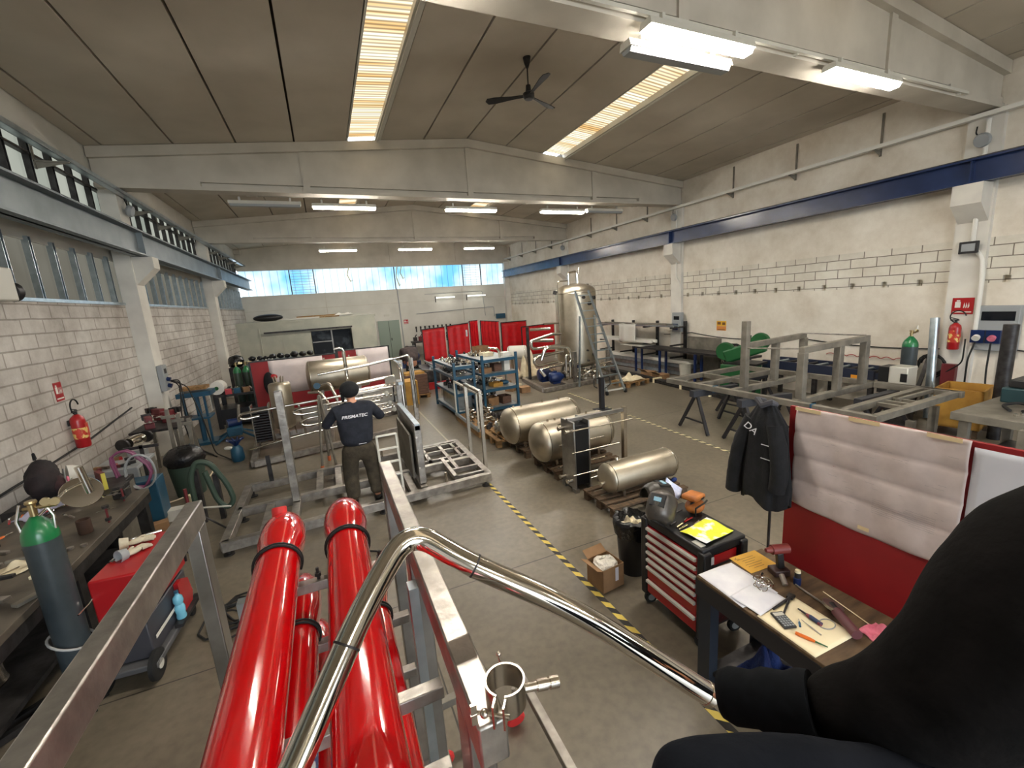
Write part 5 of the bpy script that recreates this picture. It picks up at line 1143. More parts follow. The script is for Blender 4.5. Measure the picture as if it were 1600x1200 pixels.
# things on the chest
def mask(loc, rz, tilt, label, front=darksteel):
    t = thing('welding_helmet', label, 'welding helmet', loc, rz)
    R = Matrix.Rotation(tilt, 3, 'X'); m = MB(); N = 22
    def fn(u, v):
        a = -PI*.62+u*PI*1.24; w = .105+.012*math.sin(v*PI); zz = (v-.45)*.28
        top = max(0, v-.75)/.25; k = 1-.75*top*top; low = max(0,.28-v)/.28; k2 = 1-.35*low*low
        return R @ Vector((math.sin(a)*w*k*k2, -math.cos(a)*(w*1.18)*k*k2, zz))+Vector((0,0,.15))
    m.sheet(fn, N, 14, .004); m.build('shell', front, t, smooth=80)
    MB().box(R @ Vector((0,-.128,.03))+Vector((0,0,.15)), (.12,.02,.10), R).build('lens_frame', blackplastic, t)
    MB().box(R @ Vector((0,-.141,.035))+Vector((0,0,.15)), (.06,.006,.035), R).build('lens', mat('lens%d'%int(rz*100),(150,190,210),.1), t)
    m = MB(); m.tube([R @ Vector((math.cos(a)*.09, .02+math.sin(a)*.1, .06))+Vector((0,0,.15)) for a in [2*PI*i/20 for i in range(20)]], .007, 6, closed=True); m.build('headband', rubber, t); return t
mask((2.36,2.56,.86), math.radians(-62), math.radians(-42), 'grey welding helmet lying face up at the left front of the tool chest', mat('helmet_grey',(96,90,84),.35,.3,(70,66,62),9))
mask((2.44,2.70,.88), math.radians(-100), math.radians(-100), 'dark open welding helmet behind the grey one with a note stuck on it', mat('helmet_dark',(58,54,50),.4))
def fn(u,v): return Vector(((u-.5)*.13, (v-.5)*.17, .01*math.sin(u*5)+.01*math.cos(v*4)))
o = MB().sheet(fn, 8, 8, .001).build('instruction_note', mat('blueish_note',(206,212,236),.7,0,(178,190,226),30), loc=(2.70,2.78,1.02)); o.rotation_euler = (math.radians(50),math.radians(-28),math.radians(25)); tag(o, 'small bluish printed note propped on the dark welding helmet', 'note')
t = thing('tool_pouch', 'orange leather tool pouch with black straps at the back of the tool chest', 'tool pouch', (2.74,2.56,.875), math.radians(20))
MB().sph((0,0,.06),.09,(1.15,.85,.65),18).build('pouch', leather, t, smooth=80); MB().box((-.01,.01,.15),(.20,.14,.05),Matrix.Rotation(.15,3,'Y')).build('flap', leather, t, bevel=.02)
m = MB(); m.tube([(-.1,-.05,.02),(-.12,-.06,.10),(-.02,-.09,.12),(.08,-.07,.1)],.008,6); m.tube([(-.09,.0,.11),(.0,-.07,.15),(.1,-.04,.13)],.006,6); m.build('strap', rubber, t)
def wavy(name, loc, sx, sy, rz, mt, label, cat='paper', amp=.012, z=.001, nu=14, seed=0):
    random.seed(seed); p = [random.uniform(0,6) for _ in range(4)]
    def fn(u,v): return Vector(((u-.5)*sx,(v-.5)*sy, z+amp*(.5+.5*math.sin(u*4+p[0]+v*2))*(1 if amp<.02 else 1)+.3*amp*math.sin(v*7+p[1])))
    o = MB().sheet(fn, nu, nu, .0012).build(name, mt, loc=loc, rotz=rz, smooth=80); return tag(o, label, cat)
hl = mat('highlighted_print', (238,238,240), .75, 0, (228,236,60), 9, lo=.42, hi=.5)
wavy('printed_table', (2.56,2.27,.889), .34, .24, .12, hl, 'white printed sheet highlighted in yellow on top of the tool chest', amp=.016, seed=3)
random.seed(7)
for k in range(10):
    tag(MB().cyl((0,0,.01),(.05+.03*(k%3),.02,.012),.006+.002*(k%2),n=8).build('small_tool', [darksteel,chrome,redpaint,brass][k%4], loc=(2.50+random.uniform(-.12,.15),2.50+random.uniform(-.12,.12),.875+.0)), '%s small tool in the jumble on the tool chest' % ['dark','bright','red','brass'][k%4], 'tool', '%s small tools on the chest' % ['dark','bright','red','brass'][k%4])
t = thing('rubbish_bin', 'black rubbish bin with a black liner left of the tool chest', 'bin', (2.56,3.18,0))
MB().lathe([(0,0),(.13,0),(.17,.56),(.175,.58),(.165,.58),(.125,.03),(0,.03)], n=28).build('bin_body', blackplastic, t)
m = MB(); m.lathe([(.18,.42),(.185,.52),(.19,.585),(.15,.60),(.13,.52),(0,.5)], n=36)
for v in m.bm.verts: v.co += Vector((random.uniform(-1,1),random.uniform(-1,1),random.uniform(-1,1)))*.012
m.build('liner', blackbag, t, smooth=80); cloth('waste_paper', (2.56,3.18,.515), .17,.15,.07, insul, 'crumpled pale paper inside the black rubbish bin', 'paper', seed=9)
t = thing('open_carton', 'open cardboard box full of plastic wrap on the floor beside the bin', 'carton', (2.19,3.14,0), .1)
MB().bb(-.13,-.12,0,.13,.12,.006).bb(-.13,-.12,0,-.126,.12,.24).bb(.126,-.12,0,.13,.12,.24).bb(-.13,-.12,0,.13,-.116,.24).bb(-.13,.116,0,.13,.12,.24).build('box', cardboard, t)
MB().beam((-.135,0,.24),(-.20,0,.27),.24,.004,(0,0,1)).beam((0,.12,.24),(0,.2,.29),.24,.004).build('flap', cardboard, t)
MB().bb(.02,-.123,.08,.06,-.121,.22).build('label', mat('label_purple',(210,206,216),.6), t)
m = MB(); m.sph((0,0,.22),.12,(1,.95,.35),20)
for v in m.bm.verts: v.co += Vector((random.uniform(-1,1),random.uniform(-1,1),random.uniform(-1,1)))*.012
m.build('plastic_wrap', mat('clear_wrap',(226,220,208),.15,0,bump=.6,bscale=40), t, smooth=20)
# bench with papers
t = thing('wooden_workbench', 'dark worn wooden workbench with steel legs in front of the red board', 'workbench', (2.44,1.05,0))
MB().bb(-.33,-.95,.80,.33,.90,.85).build('bench_top', darkwood, t, bevel=.004)
MB().bb(-.335,-.95,.71,-.31,.90,.83).build('front_board', blackpaint, t)
for x,y in ((-.27,.84),(.27,.84),(-.27,-.8),(.27,-.8)): MB().bb(x-.04,y-.05,0,x+.04,y+.05,.80).build('leg', mat('leg_blue_black%d'%int(x*10+y*100),(34,40,50),.5), t)
MB().bb(-.27,-.8,.10,.27,.85,.13).build('lower_shelf', darksteel, t)
t = cloth('blue_cloth_heap', (2.44,1.60,.142), .38,.34,.26, bluecloth, 'crumpled dark blue plastic sheet on the shelf under the wooden workbench', 'sheet', seed=12)
Z = .851
wavy('drawing_paper', (2.27,1.76,Z), .30,.36,-.05, paper, 'white drawing sheet on the near left corner of the workbench', amp=.006, seed=5)
wavy('drawing_paper', (2.26,1.60,Z+.006), .26,.2,.08, paper, 'second white printed sheet under the shiny springs on the workbench', amp=.004, seed=6)
t = thing('yellow_envelope', 'yellow envelope with black handwriting at the back left of the workbench', 'envelope', (2.57,1.87,Z), -.08); MB().box((0,0,.002),(.24,.19,.003)).build('envelope', yellowpaper, t)
m = MB()
for i in range(6): m.box((-.02+.012*(i%2),.05-.022*i,.0038),(.15-.03*(i%3),.002,.0006))
m.box((-.09,.07,.0038),(.03,.003,.0006),.6); m.box((-.08,.06,.0038),(.03,.003,.0006),-.4); m.build('handwriting', blackplastic, t)
t = thing('cordless_drill', 'dark red cordless drill standing on its battery on the workbench', 'drill', (2.60,1.70,Z), math.radians(250))
MB().box((0,0,.022),(.085,.11,.045)).build('battery', mat('drill_dark',(58,38,36),.5), t, bevel=.008)
MB().beam((0,.01,.045),(0,-.005,.16),.036,.045).build('grip', blackplastic, t, bevel=.008)
MB().cyl((0,.055,.185),(0,-.06,.185),.032,n=18).cyl((0,-.06,.185),(0,-.10,.185),.022,.014,n=16).build('motor_housing', mat('drill_red',(126,54,50),.45), t)
t = thing('spring_clips', 'tangle of shiny stainless clamps lying on the white papers', 'clamps', (2.37,1.66,Z+.012))
random.seed(3)
for k in range(6):
    c = Vector((random.uniform(-.04,.04),random.uniform(-.03,.03),.012+.006*k)); R = Matrix.Rotation(random.uniform(-.6,.6),3,'X') @ Matrix.Rotation(random.uniform(0,3),3,'Z'); r = .028+.006*(k%3)
    MB().tube([c+R @ Vector((math.cos(a)*r,math.sin(a)*r,0)) for a in [2*PI*i/20 for i in range(20)]],.003,6,closed=True).build('clamp_ring', chrome, t)
MB().cyl((.03,.03,.02),(.09,.06,.025),.009,n=10).build('bolt', chrome, t)
t = thing('blue_bottle', 'small blue bottle with a pale cap on the workbench below the drill', 'bottle', (2.60,1.575,Z)); MB().lathe([(0,0),(.022,0),(.022,.045),(.012,.055),(0,.055)],n=16).build('bottle', bluemotor, t); MB().lathe([(0,.05),(.018,.05),(.018,.085),(0,.085)],n=16).build('cap', darksteel, t); MB().lathe([(0,.085),(.018,.085),(.016,.1),(0,.1)],n=16).build('cap_top', creampaper, t)
t = thing('steel_socket', 'short shiny cylinder standing on the workbench by the pliers', 'socket', (2.50,1.585,Z)); MB().cyl((0,0,.02),(.03,.05,.055),.017,n=14).build('socket', steel, t)
t = thing('calculator', 'black pocket calculator on the cream sheet', 'calculator', (2.215,1.405,Z+.004), math.radians(-20))
MB().box((0,0,.006),(.075,.125,.012)).build('body', blackplastic, t, bevel=.003); MB().box((0,.04,.013),(.06,.026,.002)).build('display', offwhite, t)
m = MB()
for i in range(4):
    for j in range(5): m.box((-.024+.016*i,.015-.016*j,.0135),(.011,.010,.003))
m.build('keys', greyplastic, t)
wavy('cream_sheet', (2.29,1.33,Z), .34,.34,-.02, creampaper, 'cream sheet of board under the calculator on the workbench', amp=.001, seed=8)
t = thing('pliers', 'long-handled pliers lying open above the calculator', 'pliers', (2.36,1.49,Z+.004), math.radians(15))
for s in (-1,1): MB().tube([(.10,s*.006,.006),(.06,s*.002,.006),(.02,-s*.008,.006),(-.11,-s*.028,.006)],[.006,.009,.007,.006],8).build('handle', darksteel, t)
MB().box((.085,0,.006),(.05,.035,.012)).build('jaws', darksteel, t)
def tool(nm, lb, cat, a, b, r, c1, c2=None):
    t = thing(nm, lb, cat, tuple(a)); d = Vector(b)-Vector(a)
    MB().tube([Vector((0,0,r)), d*.45+Vector((0,0,r)), d*.62+Vector((0,0,r))],[r,r*1.1,r*.7],10).build('handle', c1, t)
    MB().tube([d*.6+Vector((0,0,r)), d+Vector((0,0,r))],[r*.55,r*.35],8).build('tip', c2 or steel, t); return t
tool('utility_knife','orange and green utility knife at the front edge of the cream sheet','knife',(2.18,1.31,Z+.003),(2.23,1.17,Z+.003),.009,orange,greenmach)
tool('blue_pliers','red and blue handled cutter in the middle of the cream sheet','cutter',(2.36,1.28,Z+.003),(2.37,1.42,Z+.003),.012,mat('redblue_grip',(130,50,60),.5,0,(30,50,90),30,lo=.45,hi=.5),darksteel)
tool('marking_scriber','thin silver scriber beside the cutter on the cream sheet','scriber',(2.29,1.24,Z+.003),(2.31,1.36,Z+.003),.004,steel)
tool('pocket_pen','small dark marker beside the calculator','marker',(2.25,1.33,Z+.003),(2.30,1.37,Z+.003),.006,bluepaint)
t = thing('angle_grinder', 'dark angle grinder at the far end of the cream sheet', 'grinder', (2.47,1.22,Z), math.radians(-30)); MB().cyl((0,-.1,.035),(0,.08,.035),.028,n=16).build('body', mat('grinder_maroon',(92,50,54),.5), t); MB().lathe([(0,0),(.05,0),(.055,.02),(0,.02)],(0,.12,.03),(0.3,0,1),20).build('guard', steel, t); MB().cyl((0,.08,.035),(0,.13,.04),.022,n=12).build('head', darksteel, t)
tag(MB().tube([Vector((math.cos(a)*.05,math.sin(a)*.035,.004)) for a in [2*PI*i/24 for i in range(24)]],.003,6,closed=True).build('wire_loop', greycable, loc=(2.40,1.275,Z+.002)), 'thin grey cable loop beside the angle grinder', 'cable')
tag(MB().cyl((2.575,1.57,Z+.008),(2.53,1.25,Z+.008),.006,n=8).build('thin_steel_rod', steel), 'longer steel rod lying along the workbench', 'rod')
tag(MB().cyl((2.66,1.45,Z+.005),(2.59,1.12,Z+.005),.003,n=6).build('thin_wire', creampaper), 'thin pale wire along the back of the workbench', 'wire')
cloth('pink_rag', (2.57,1.10,Z), .16,.13,.05, pink, 'crumpled pink rag at the right end of the workbench', seed=15)
# red board with drawings
t = thing('red_notice_board', 'large red board on feet with folded drawing sheets taped to it', 'board', (2.86,1.10,0))
MB().bb(-.012,-.85,.35,.012,.75,1.965).build('board', redboard, t)
for y in (-.8,.68): MB().bb(-.02,y-.02,0,.02,y+.02,.40).bb(-.05,y-.02,0,.25,y+.02,.03).build('foot', darksteel, t)
def fs(u,v):
    y = .70-(.86)*u; z = 1.28+.69*v; fold = .011*abs(math.sin(v*4*PI))**.6+.005*abs(math.sin(u*3.5*PI))**.6+.003*math.sin(u*17+v*11)
    return Vector((-.016-fold-.004*math.sin(u*9+v*3), y, z+(-.03*math.sin(u*2.6) if v < .1 else 0)))
MB().sheet(fs, 60, 48, .001).build('drawing_sheet', mat('large_drawing',(212,198,194),.8,0,(196,182,178),9,.1,5,detail=8), t, smooth=80)
def fs2(u,v): return Vector((-.015-.003*abs(math.sin(v*5))-.002*math.sin(u*5), -.17-.5*u, 1.45+.49*v))
MB().sheet(fs2, 14, 14, .001).build('white_sheet', sheet2, t)
m = MB()
random.seed(31)
for k in range(60):                                                    # faint printed lines and notes on the drawing
    y = .6-random.random()*.7; z = 1.32+random.random()*.55; m.bb(-.0335,y-random.uniform(.01,.05),z,-.0331,y,z+.0012)
for k in range(8): m.bb(-.0335,.05-.12,1.42+.012*k,-.0331,.22,1.4212+.012*k)
m.build('printed_lines', mat('faint_ink',(150,140,142),.8), t)
for y,z,w in ((.62,1.96,.16),(.30,1.962,.16),(-.06,1.962,.14),(.25,1.295,.06)): MB().bb(-.0345,y-w/2,z-.012,-.0335,y+w/2,z+.012).build('tape', tapewhite, t)
# jacket on a stand
t = thing('black_jacket', 'black work jacket hanging from a stand at the left edge of the red board', 'jacket', (2.75,1.95,0))
def jk(u, v):
    a = 2*PI*u; prof = [(0,.05),(.08,.09),(.2,.15),(.5,.17),(.8,.19),(1,.18)]
    for (p,q) in zip(prof, prof[1:]):
        if p[0] <= v <= q[0]: w = p[1]+(q[1]-p[1])*(v-p[0])/(q[0]-p[0]); break
    fold = 1+.09*math.sin(a*7+v*3)*v+.05*math.sin(a*13)
    return Vector((math.cos(a)*w*.42*fold, math.sin(a)*w*fold*.95-.02*v, 1.99-.74*v+.03*math.sin(a*3)*(v > .95)))
MB().sheet(jk, 64, 30, .004).build('jacket_body', blackcloth, t, smooth=80)
for s,pts in ((1,[(0,.10,1.86),(-.03,.17,1.66),(-.04,.20,1.45),(-.03,.22,1.26)]),(-1,[(-.02,-.08,1.84),(-.05,-.14,1.64),(-.05,-.15,1.5),(-.04,-.13,1.38)])):
    m = MB(); m.tube(rnd(pts,.1,5),.056,14)
    for v in m.bm.verts: v.co *= 1+.004*math.sin(v.co.z*60)
    m.build('sleeve', blackcloth, t, smooth=80)
MB().tube([(.03,-.04,1.97),(-.03,-.05,2.0),(-.05,.0,1.97),(-.03,.05,2.0),(.03,.04,1.98)],.022,8).build('collar', mat('collar_grey',(70,70,76),.9), t)
MB().bb(-.085,-.11,1.70,-.08,-.03,1.704).bb(-.085,-.1,1.60,-.08,-.03,1.604).build('pocket_trim', paper, t)
text('DA', .075, paper, t, (-.088,.055,1.80), (PI/2,.5,-PI/2), shear=.2)
MB().cyl((.09,0,.02),(.09,0,1.55),.010,n=8).cyl((.09,0,1.55),(0,0,1.96),.010,n=8).lathe([(0,0),(.075,0),(.075,.02),(0,.02)],(.09,0,0),n=20).build('stand_pole', darksteel, t)

scatter(22, (3.5,4.3), (10.65,11.8), 1.022, 'fittings on the upper middle board of the right blue rack', 'small fitting on the upper middle board of the right blue shelf rack', seed=61, mats=(darksteel,chrome,blackplastic), kinds=(0,2,3), scale=1.1)
scatter(20, (3.5,4.3), (10.7,11.8), .122, 'fittings on the bottom board of the right blue rack', 'fitting on the bottom board of the right blue shelf rack', seed=62, mats=(darksteel,chrome), kinds=(0,3,4), scale=1.2)
# ================================================================ tall tank on its skid
t = thing('tall_vertical_tank', 'tall upright stainless tank with a domed top standing on the right back skid', 'tank', (7.72,12.35,0))
R_ = .67; n = 10
prof = [(0,.42)]+[(R_*math.sin(PI/2*i/n), .62-.20*math.cos(PI/2*i/n)) for i in range(1,n)]+[(R_,.64),(R_,2.92)]+[(R_*math.cos(PI/2*i/n), 2.92+.30*math.sin(PI/2*i/n)) for i in range(1,n)]+[(0,3.22)]
MB().lathe(prof, n=64).build('shell', satin, t, smooth=60)
m = MB(); 
for z in (.66,2.90): m.lathe([(R_+.001,-.01),(R_+.006,-.004),(R_+.006,.004),(R_+.001,.01)], (0,0,z), n=64)
m.build('weld_band', stain, t)
for a in (.8,2.3,3.9,5.4): MB().beam((math.cos(a)*.5,math.sin(a)*.5,.7),(math.cos(a)*.58,math.sin(a)*.58,.145),.08,.08).build('leg', steel, t)
for (a,z,r) in ((-1.75,2.75,.05),(-1.15,2.72,.06),(-1.45,2.55,.06),(-1.62,1.05,.03),(-1.25,.9,.05),(-1.6,.72,.03)):
    d = Vector((math.cos(a),math.sin(a),0)); MB().cyl(d*(R_-.02)+Vector((0,0,z)), d*(R_+.07)+Vector((0,0,z)), r, n=14).cyl(d*(R_+.065)+Vector((0,0,z)), d*(R_+.075)+Vector((0,0,z)), r*.75, n=14).build('side_port', darksteel, t)
MB().pipe([(-.3,-.1,3.15),(-.3,-.1,3.55),(.0,-.1,3.60),(.02,-.1,3.45),(.02,-.1,3.2)],.035,.07).build('top_pipe', pipest, t)
MB().cyl((.05,-.1,3.2),(.05,-.1,3.5),.05,n=14).cyl((.05,-.1,3.45),(.12,-.12,3.72),.03,n=12).build('top_valve', pipest, t)
MB().lathe([(0,0),(.09,0),(.09,.05),(0,.05)],(.3,-.2,3.12),n=16).build('manhole', darksteel, t)
MB().pipe([(-.28,-.1,3.30),(-.75,-.25,3.30),(-.80,-.25,3.2),(-.78,-.25,.95)],.022,.08).build('overflow_pipe', pipest, t)
MB().lathe([(0,0),(.06,0),(.07,.1),(0,.12)],(-.92,-.25,2.9),(.4,0,1),14).build('side_lamp', darksteel, t)
t = thing('pump_skid', 'steel skid frame under the tall tank with blue pumps and stainless pipes', 'skid', (0,0,0))
for a,b in (((5.75,11.2,.07),(8.55,11.45,.07)),((6.05,13.3,.07),(8.85,13.5,.07)),((5.78,11.2,.07),(6.08,13.3,.07)),((8.5,11.45,.07),(8.8,13.5,.07)),((6.7,11.3,.07),(6.95,13.35,.07)),((7.5,11.35,.07),(7.7,13.4,.07))): MB().beam(a,b,.12,.13).build('base_member', steel, t, bevel=.005)
for x,y in ((7.02,11.4),(8.35,11.5)): MB().bb(x-.05,y-.05,.13,x+.05,y+.05,1.1).build('upright', steel, t)
MB().beam((6.15,12.9,.13),(6.15,12.9,1.9),.08,.08).build('upright', darksteel, t)
for i,(x,y) in enumerate(((6.30,12.15),(6.42,11.62))):
    p = thing('electric_pump', ('blue electric pump motor on the back skid, larger one on the left','blue electric pump motor on the back skid, smaller one on the right')[i], 'pump', (x,y,.138))
    r = .19-.03*i
    MB().lathe([(0,-.20),(r*.8,-.2),(r,-.17),(r,.15),(r*.7,.2),(r*.4,.28),(0,.28)],(0,0,r+.04),(1,-.1,0),28).build('motor_housing', bluemotor, p, smooth=50)
    MB().box((0,0,.03),(.26,.2,.06)).build('foot', bluemotor, p); MB().lathe([(0,0),(r*.95,0),(r*.95,.09),(0,.09)],(.30,-.03,r+.04),(1,-.1,0),28).build('pump_head', stain, p)
    MB().box((-.02,0,2*r+.05),(.12,.10,.06)).build('terminal_box', bluemotor, p)
runs([([(5.95,11.95,1.55),(5.80,11.95,1.52),(5.80,11.95,1.30),(5.95,11.95,1.26),(6.75,11.85,1.30)], .05, .1),
      ([(5.95,11.95,1.55),(6.55,11.9,1.68),(6.7,11.9,1.66),(6.85,11.9,1.66)], .05, .1),
      ([(6.8,11.7,1.12),(5.95,11.8,1.02),(5.80,11.8,.96),(5.82,11.8,.78),(6.0,11.8,.74),(6.6,11.75,.80)], .05, .1),
      ([(6.0,11.7,.92),(6.15,11.7,1.28),(6.9,11.6,1.24),(6.98,11.6,1.1),(6.98,11.6,.3)], .055, .12),
      ([(6.1,11.7,.4),(5.95,11.75,.62),(6.3,11.7,.68),(6.9,11.6,.72)], .05, .1),
      ([(6.76,11.5,.3),(6.76,11.5,1.0),(6.9,11.5,1.0)], .035, .08),
      ([(6.86,11.42,.3),(6.86,11.42,.85),(6.98,11.42,.85)], .03, .08),
      ([(6.3,12.0,2.0),(6.6,12.0,2.0),(6.86,12.0,2.0)], .03, .05),
      ([(6.25,12.9,1.8),(6.86,12.6,1.8)], .05, .05),([(6.25,12.7,1.45),(6.84,12.4,1.42)], .06, .05),
      ([(7.3,11.4,.3),(7.5,11.3,.45),(7.9,11.3,.5),(8.3,11.4,.3)], .04, .08),
      ([(7.9,11.35,.25),(7.9,11.35,.62),(8.4,11.4,.62)], .03, .06)], t)
for k,(x,z) in enumerate(((7.15,.62),(7.4,.42),(7.75,.38),(8.1,.5),(7.2,.3))):
    MB().lathe([(0,-.05),(.06,-.05),(.06,-.03),(.035,-.02),(.035,.02),(.06,.03),(.06,.05),(0,.05)],(x,11.38,z),(1,0,.3*k),14).cyl((x,11.38,z),(x,11.38,z+.13),.012,n=8).build('valve', (stain,bluemotor)[k==0], t)
scatter(14, (7.1,8.2), (11.5,11.9), .137, 'valves on the right back skid', 'small stainless valve lying on the right back skid', seed=41, scale=1.6, mats=(stain,chrome,darksteel))
# mobile ladder
t = thing('mobile_step_ladder', 'tall aluminium ladder on wheels leaning against the tall tank', 'ladder', (7.30,9.75,0))
for s in (-1,1): MB().beam((s*.30,-.05,.06),(s*.24,1.55,2.95),.045,.07).build('stile', galv, t)
for k in range(12):
    q = (k+1)/12.6; MB().beam((-.28,-.05+1.6*q,.06+2.89*q),(.28,-.05+1.6*q,.06+2.89*q),.06,.03).build('rung', galv, t)
for s in (-1,1): MB().beam((s*.34,1.33,.03),(s*.26,1.30,2.2),.04,.05).build('rear_stile', galv, t)
for s in (-1,1): MB().lathe([(0,-.02),(.06,-.02),(.06,.02),(0,.02)],(s*.32,-.06,.062),(1,0,0),18).build('wheel', rubber, t)
MB().bb(-.3,-.02,.10,.3,.03,.14).build('base_bar', offwhite, t)
pallet((8.45,10.5,0),math.radians(8),'small pallet with plastic-wrapped parts right of the ladder', L=.95,W_=.7)
cloth('wrapped_parts', (8.45,10.5,.146), .7,.5,.22, insul, 'plastic-wrapped parts heaped on the small pallet', 'parts', seed=21)
tank((6.8,15.3,0),.62,.27,math.radians(-32),'small white-wrapped tank on the floor in front of the red curtains', dome=.35, mt=white, zc_=.78, name='white_tank')
cloth('wrapping_heap', (6.55,13.85,0.0), .75,.6,.95, insul, 'tall heap of cream wrapping foam left of the pumps', 'wrapping', seed=23)
random.seed(17)
for k in range(9):
    x,y = 5.15+.28*(k%2)+random.uniform(-.05,.05), 12.2+.38*k
    tag(MB().box((0,0,.05),(random.uniform(.2,.4),random.uniform(.15,.3),.1),random.uniform(0,2)).build('flat_carton', [cardboard,insul,creampaper][k%3], loc=(x,y,0)), '%s carton scrap on the floor between the shelves and the pump skid' % ['brown','cream','pale yellow'][k%3], 'carton', '%s carton scraps left of the pump skid' % ['brown','cream','pale'][k%3])
for k,(x,y,lb) in enumerate(((5.35,11.7,'small brown box on the floor at the left corner of the pump skid'),(5.6,16.2,'large open carton in front of the red curtains'),(6.3,17.2,'second large carton in front of the red curtains'))):
    s = (.3,.5,.6)[k]; tag(MB().bb(-s/2,-s/2,0,s/2,s/2,s*(.6,.9,.8)[k]).beam((-s/2,-s/2,s*.6),(-s*.8,-s/2,s*.7),.2,.01).build('carton', cardboard, loc=(x,y,0), rotz=.3*k), lb, 'carton')
# assembly table with small fittings in front of the curtains
t = thing('assembly_table', 'low steel table with rows of fittings in front of the red curtains', 'table', (4.6,14.2,0)); MB().bb(-.7,-.9,.76,.9,.9,.8).build('table_top', greysteel, t)
for x,y in ((-.65,-.85),(.85,-.85),(-.65,.85),(.85,.85)): MB().bb(x-.03,y-.03,0,x+.03,y+.03,.76).build('leg', greysteel, t)
scatter(40, (4.0,5.4), (13.4,15.0), .802, 'fittings on the table before the curtains', 'small fitting on the low table in front of the red curtains', seed=44, mats=(chrome,stain,brass,redpaint,chrome), kinds=(1,2,3,1,4), scale=1.3)
# red welding curtains
def curtain(a, b, z0, z1a, z1b, label, waves=8, amp=.03, note=False, pole=True):
    a, b = Vector(a), Vector(b); L = (b-a).length; rz = math.atan2(b.y-a.y, b.x-a.x); t = thing('welding_curtain', label, 'curtain', (a.x,a.y,0), rz)
    MB().sheet(lambda u,v: Vector((L*u, amp*math.sin(u*waves*2*PI)*(1-.5*v), z0+(z1a+(z1b-z1a)*u-z0)*v)), 60, 8, .004).build('curtain_cloth', redcurtain, t, smooth=80)
    MB().beam((0,0,z1a),(L,0,z1b),.04,.04).build('top_rail', darksteel, t)
    for x,z in ((0,z1a),(L,z1b)): MB().bb(x-.02,-.02,0,x+.02,.02,z).bb(x-.02,-.1,0,x+.02,.1,.04).build('post', (darksteel,offwhite)[pole and x>0], t)
    if note: MB().bb(L*.82,-.06,z1a-.55,L*.9,-.05,z1a-.25).build('notice', paper, t)
    return t
curtain((3.88,19.0),(4.95,19.05),.35,1.80,1.84,'leftmost flat red welding curtain panel', 3, .015)
curtain((5.04,19.05),(6.1,19.1),.40,1.86,1.92,'red welding curtain panel with a small white notice', 3, .015, note=True)
curtain((6.2,19.3),(6.58,19.16),.40,1.98,2.0,'narrow folded red welding curtain with a pale strip', 4, .05)
curtain((6.68,19.1),(7.58,19.0),.35,1.97,1.86,'red welding curtain with a slanting fold, third panel', 5, .04)
curtain((7.68,19.0),(8.98,18.9),.30,1.80,1.80,'tall red welding curtain right of the pale pole', 3, .02)
curtain((8.1,17.6),(9.75,17.5),.30,1.60,1.64,'lower red welding curtain nearest the tall tank', 3, .02)
t = thing('tool_wall_bench', 'distant bench with vises and tools along the back wall left of the curtains', 'workbench', (5.2,24.6,0)); MB().bb(-.8,-.4,.8,1.8,.4,.88).build('bench_top', darksteel, t)
for x in (-.7,1.7): MB().bb(x-.05,-.35,0,x+.05,.35,.8).build('leg', darksteel, t)
for k in range(8): tag(MB().box((0,0,.1),(.2,.2,.2+.05*(k%3))).cyl((0,0,.2),(.1,0,.35),.03,n=8).build('bench_machine', [darksteel,maroon,blackplastic][k%3], loc=(4.6+.3*k,24.6,.885+.025)), '%s small machine on the distant bench by the back wall' % ['dark grey','maroon','black'][k%3], 'machine', '%s machines on the back wall bench' % ['grey','maroon','black'][k%3])
for k in range(9): tag(MB().bb(-.04,0,0,.04,.03,.22+.05*(k%3)).cyl((0,.01,.2),(0,.01,.32),.05,n=8).build('hanging_tool', darksteel, loc=(4.9+.26*k,YB-.04,1.35)), 'dark tool hanging on the back wall left of the curtains', 'tool', 'tools hanging on the back wall')
t = thing('blue_wall_box', 'small blue-grey box on the right end of the back wall', 'box', (10.3,YB-.15,1.9)); MB().bb(-.3,0,-.15,.3,.14,.15).build('housing', bluepaint, t)
# dark green machine at the back
t = thing('black_compressor', 'dark lumpy compressor on the floor left of the red curtains', 'compressor', (3.5,20.5,0)); MB().sph((0,0,.5),.45,(1.1,.8,.6),16).box((0,0,.15),(.9,.5,.3)).build('tank_body', bluemotor, t); MB().box((.1,0,.85),(.4,.35,.3)).build('motor', blackplastic, t)
# ================================================================ right wall: profile rack
t = thing('profile_rack', 'wall rack stacked with long pale metal profiles beside the tall tank', 'rack', (10.6,12.6,0))
for y in (-1.9,-.6,.7,2.0):
    MB().bb(.25,y-.04,0,.33,y+.04,1.75).build('upright', darksteel, t)
    for z in (.62,1.02,1.60): MB().bb(-.35,y-.03,z-.05,.28,y+.03,z).build('arm', darksteel, t)
def bundle(y0,y1,x0,z,n,mt,lb,grp,w=.06,h=.05,nm='metal_profile',dz=0):
    for i in range(n):
        o = MB().beam((x0+i*(w+.012),y0+.12*(i%3),z+h/2),(x0+i*(w+.012),y1-.15*((i*2)%3),z+h/2+dz),w,h).build(nm, mt); tag(o, lb, 'profile', grp)
bundle(10.6,15.0,10.28,1.602,6,galv,'long pale profile on the top arms of the wall rack','profiles on the top rack arms')
bundle(10.9,14.6,10.30,1.655,4,greysteel,'dark profile lying on top of the pale ones on the wall rack','dark profiles on the top rack arms',h=.04)
bundle(11.6,15.0,10.28,1.022,6,white,'white profile on the middle arms of the wall rack','white profiles on the middle rack arms',h=.10)
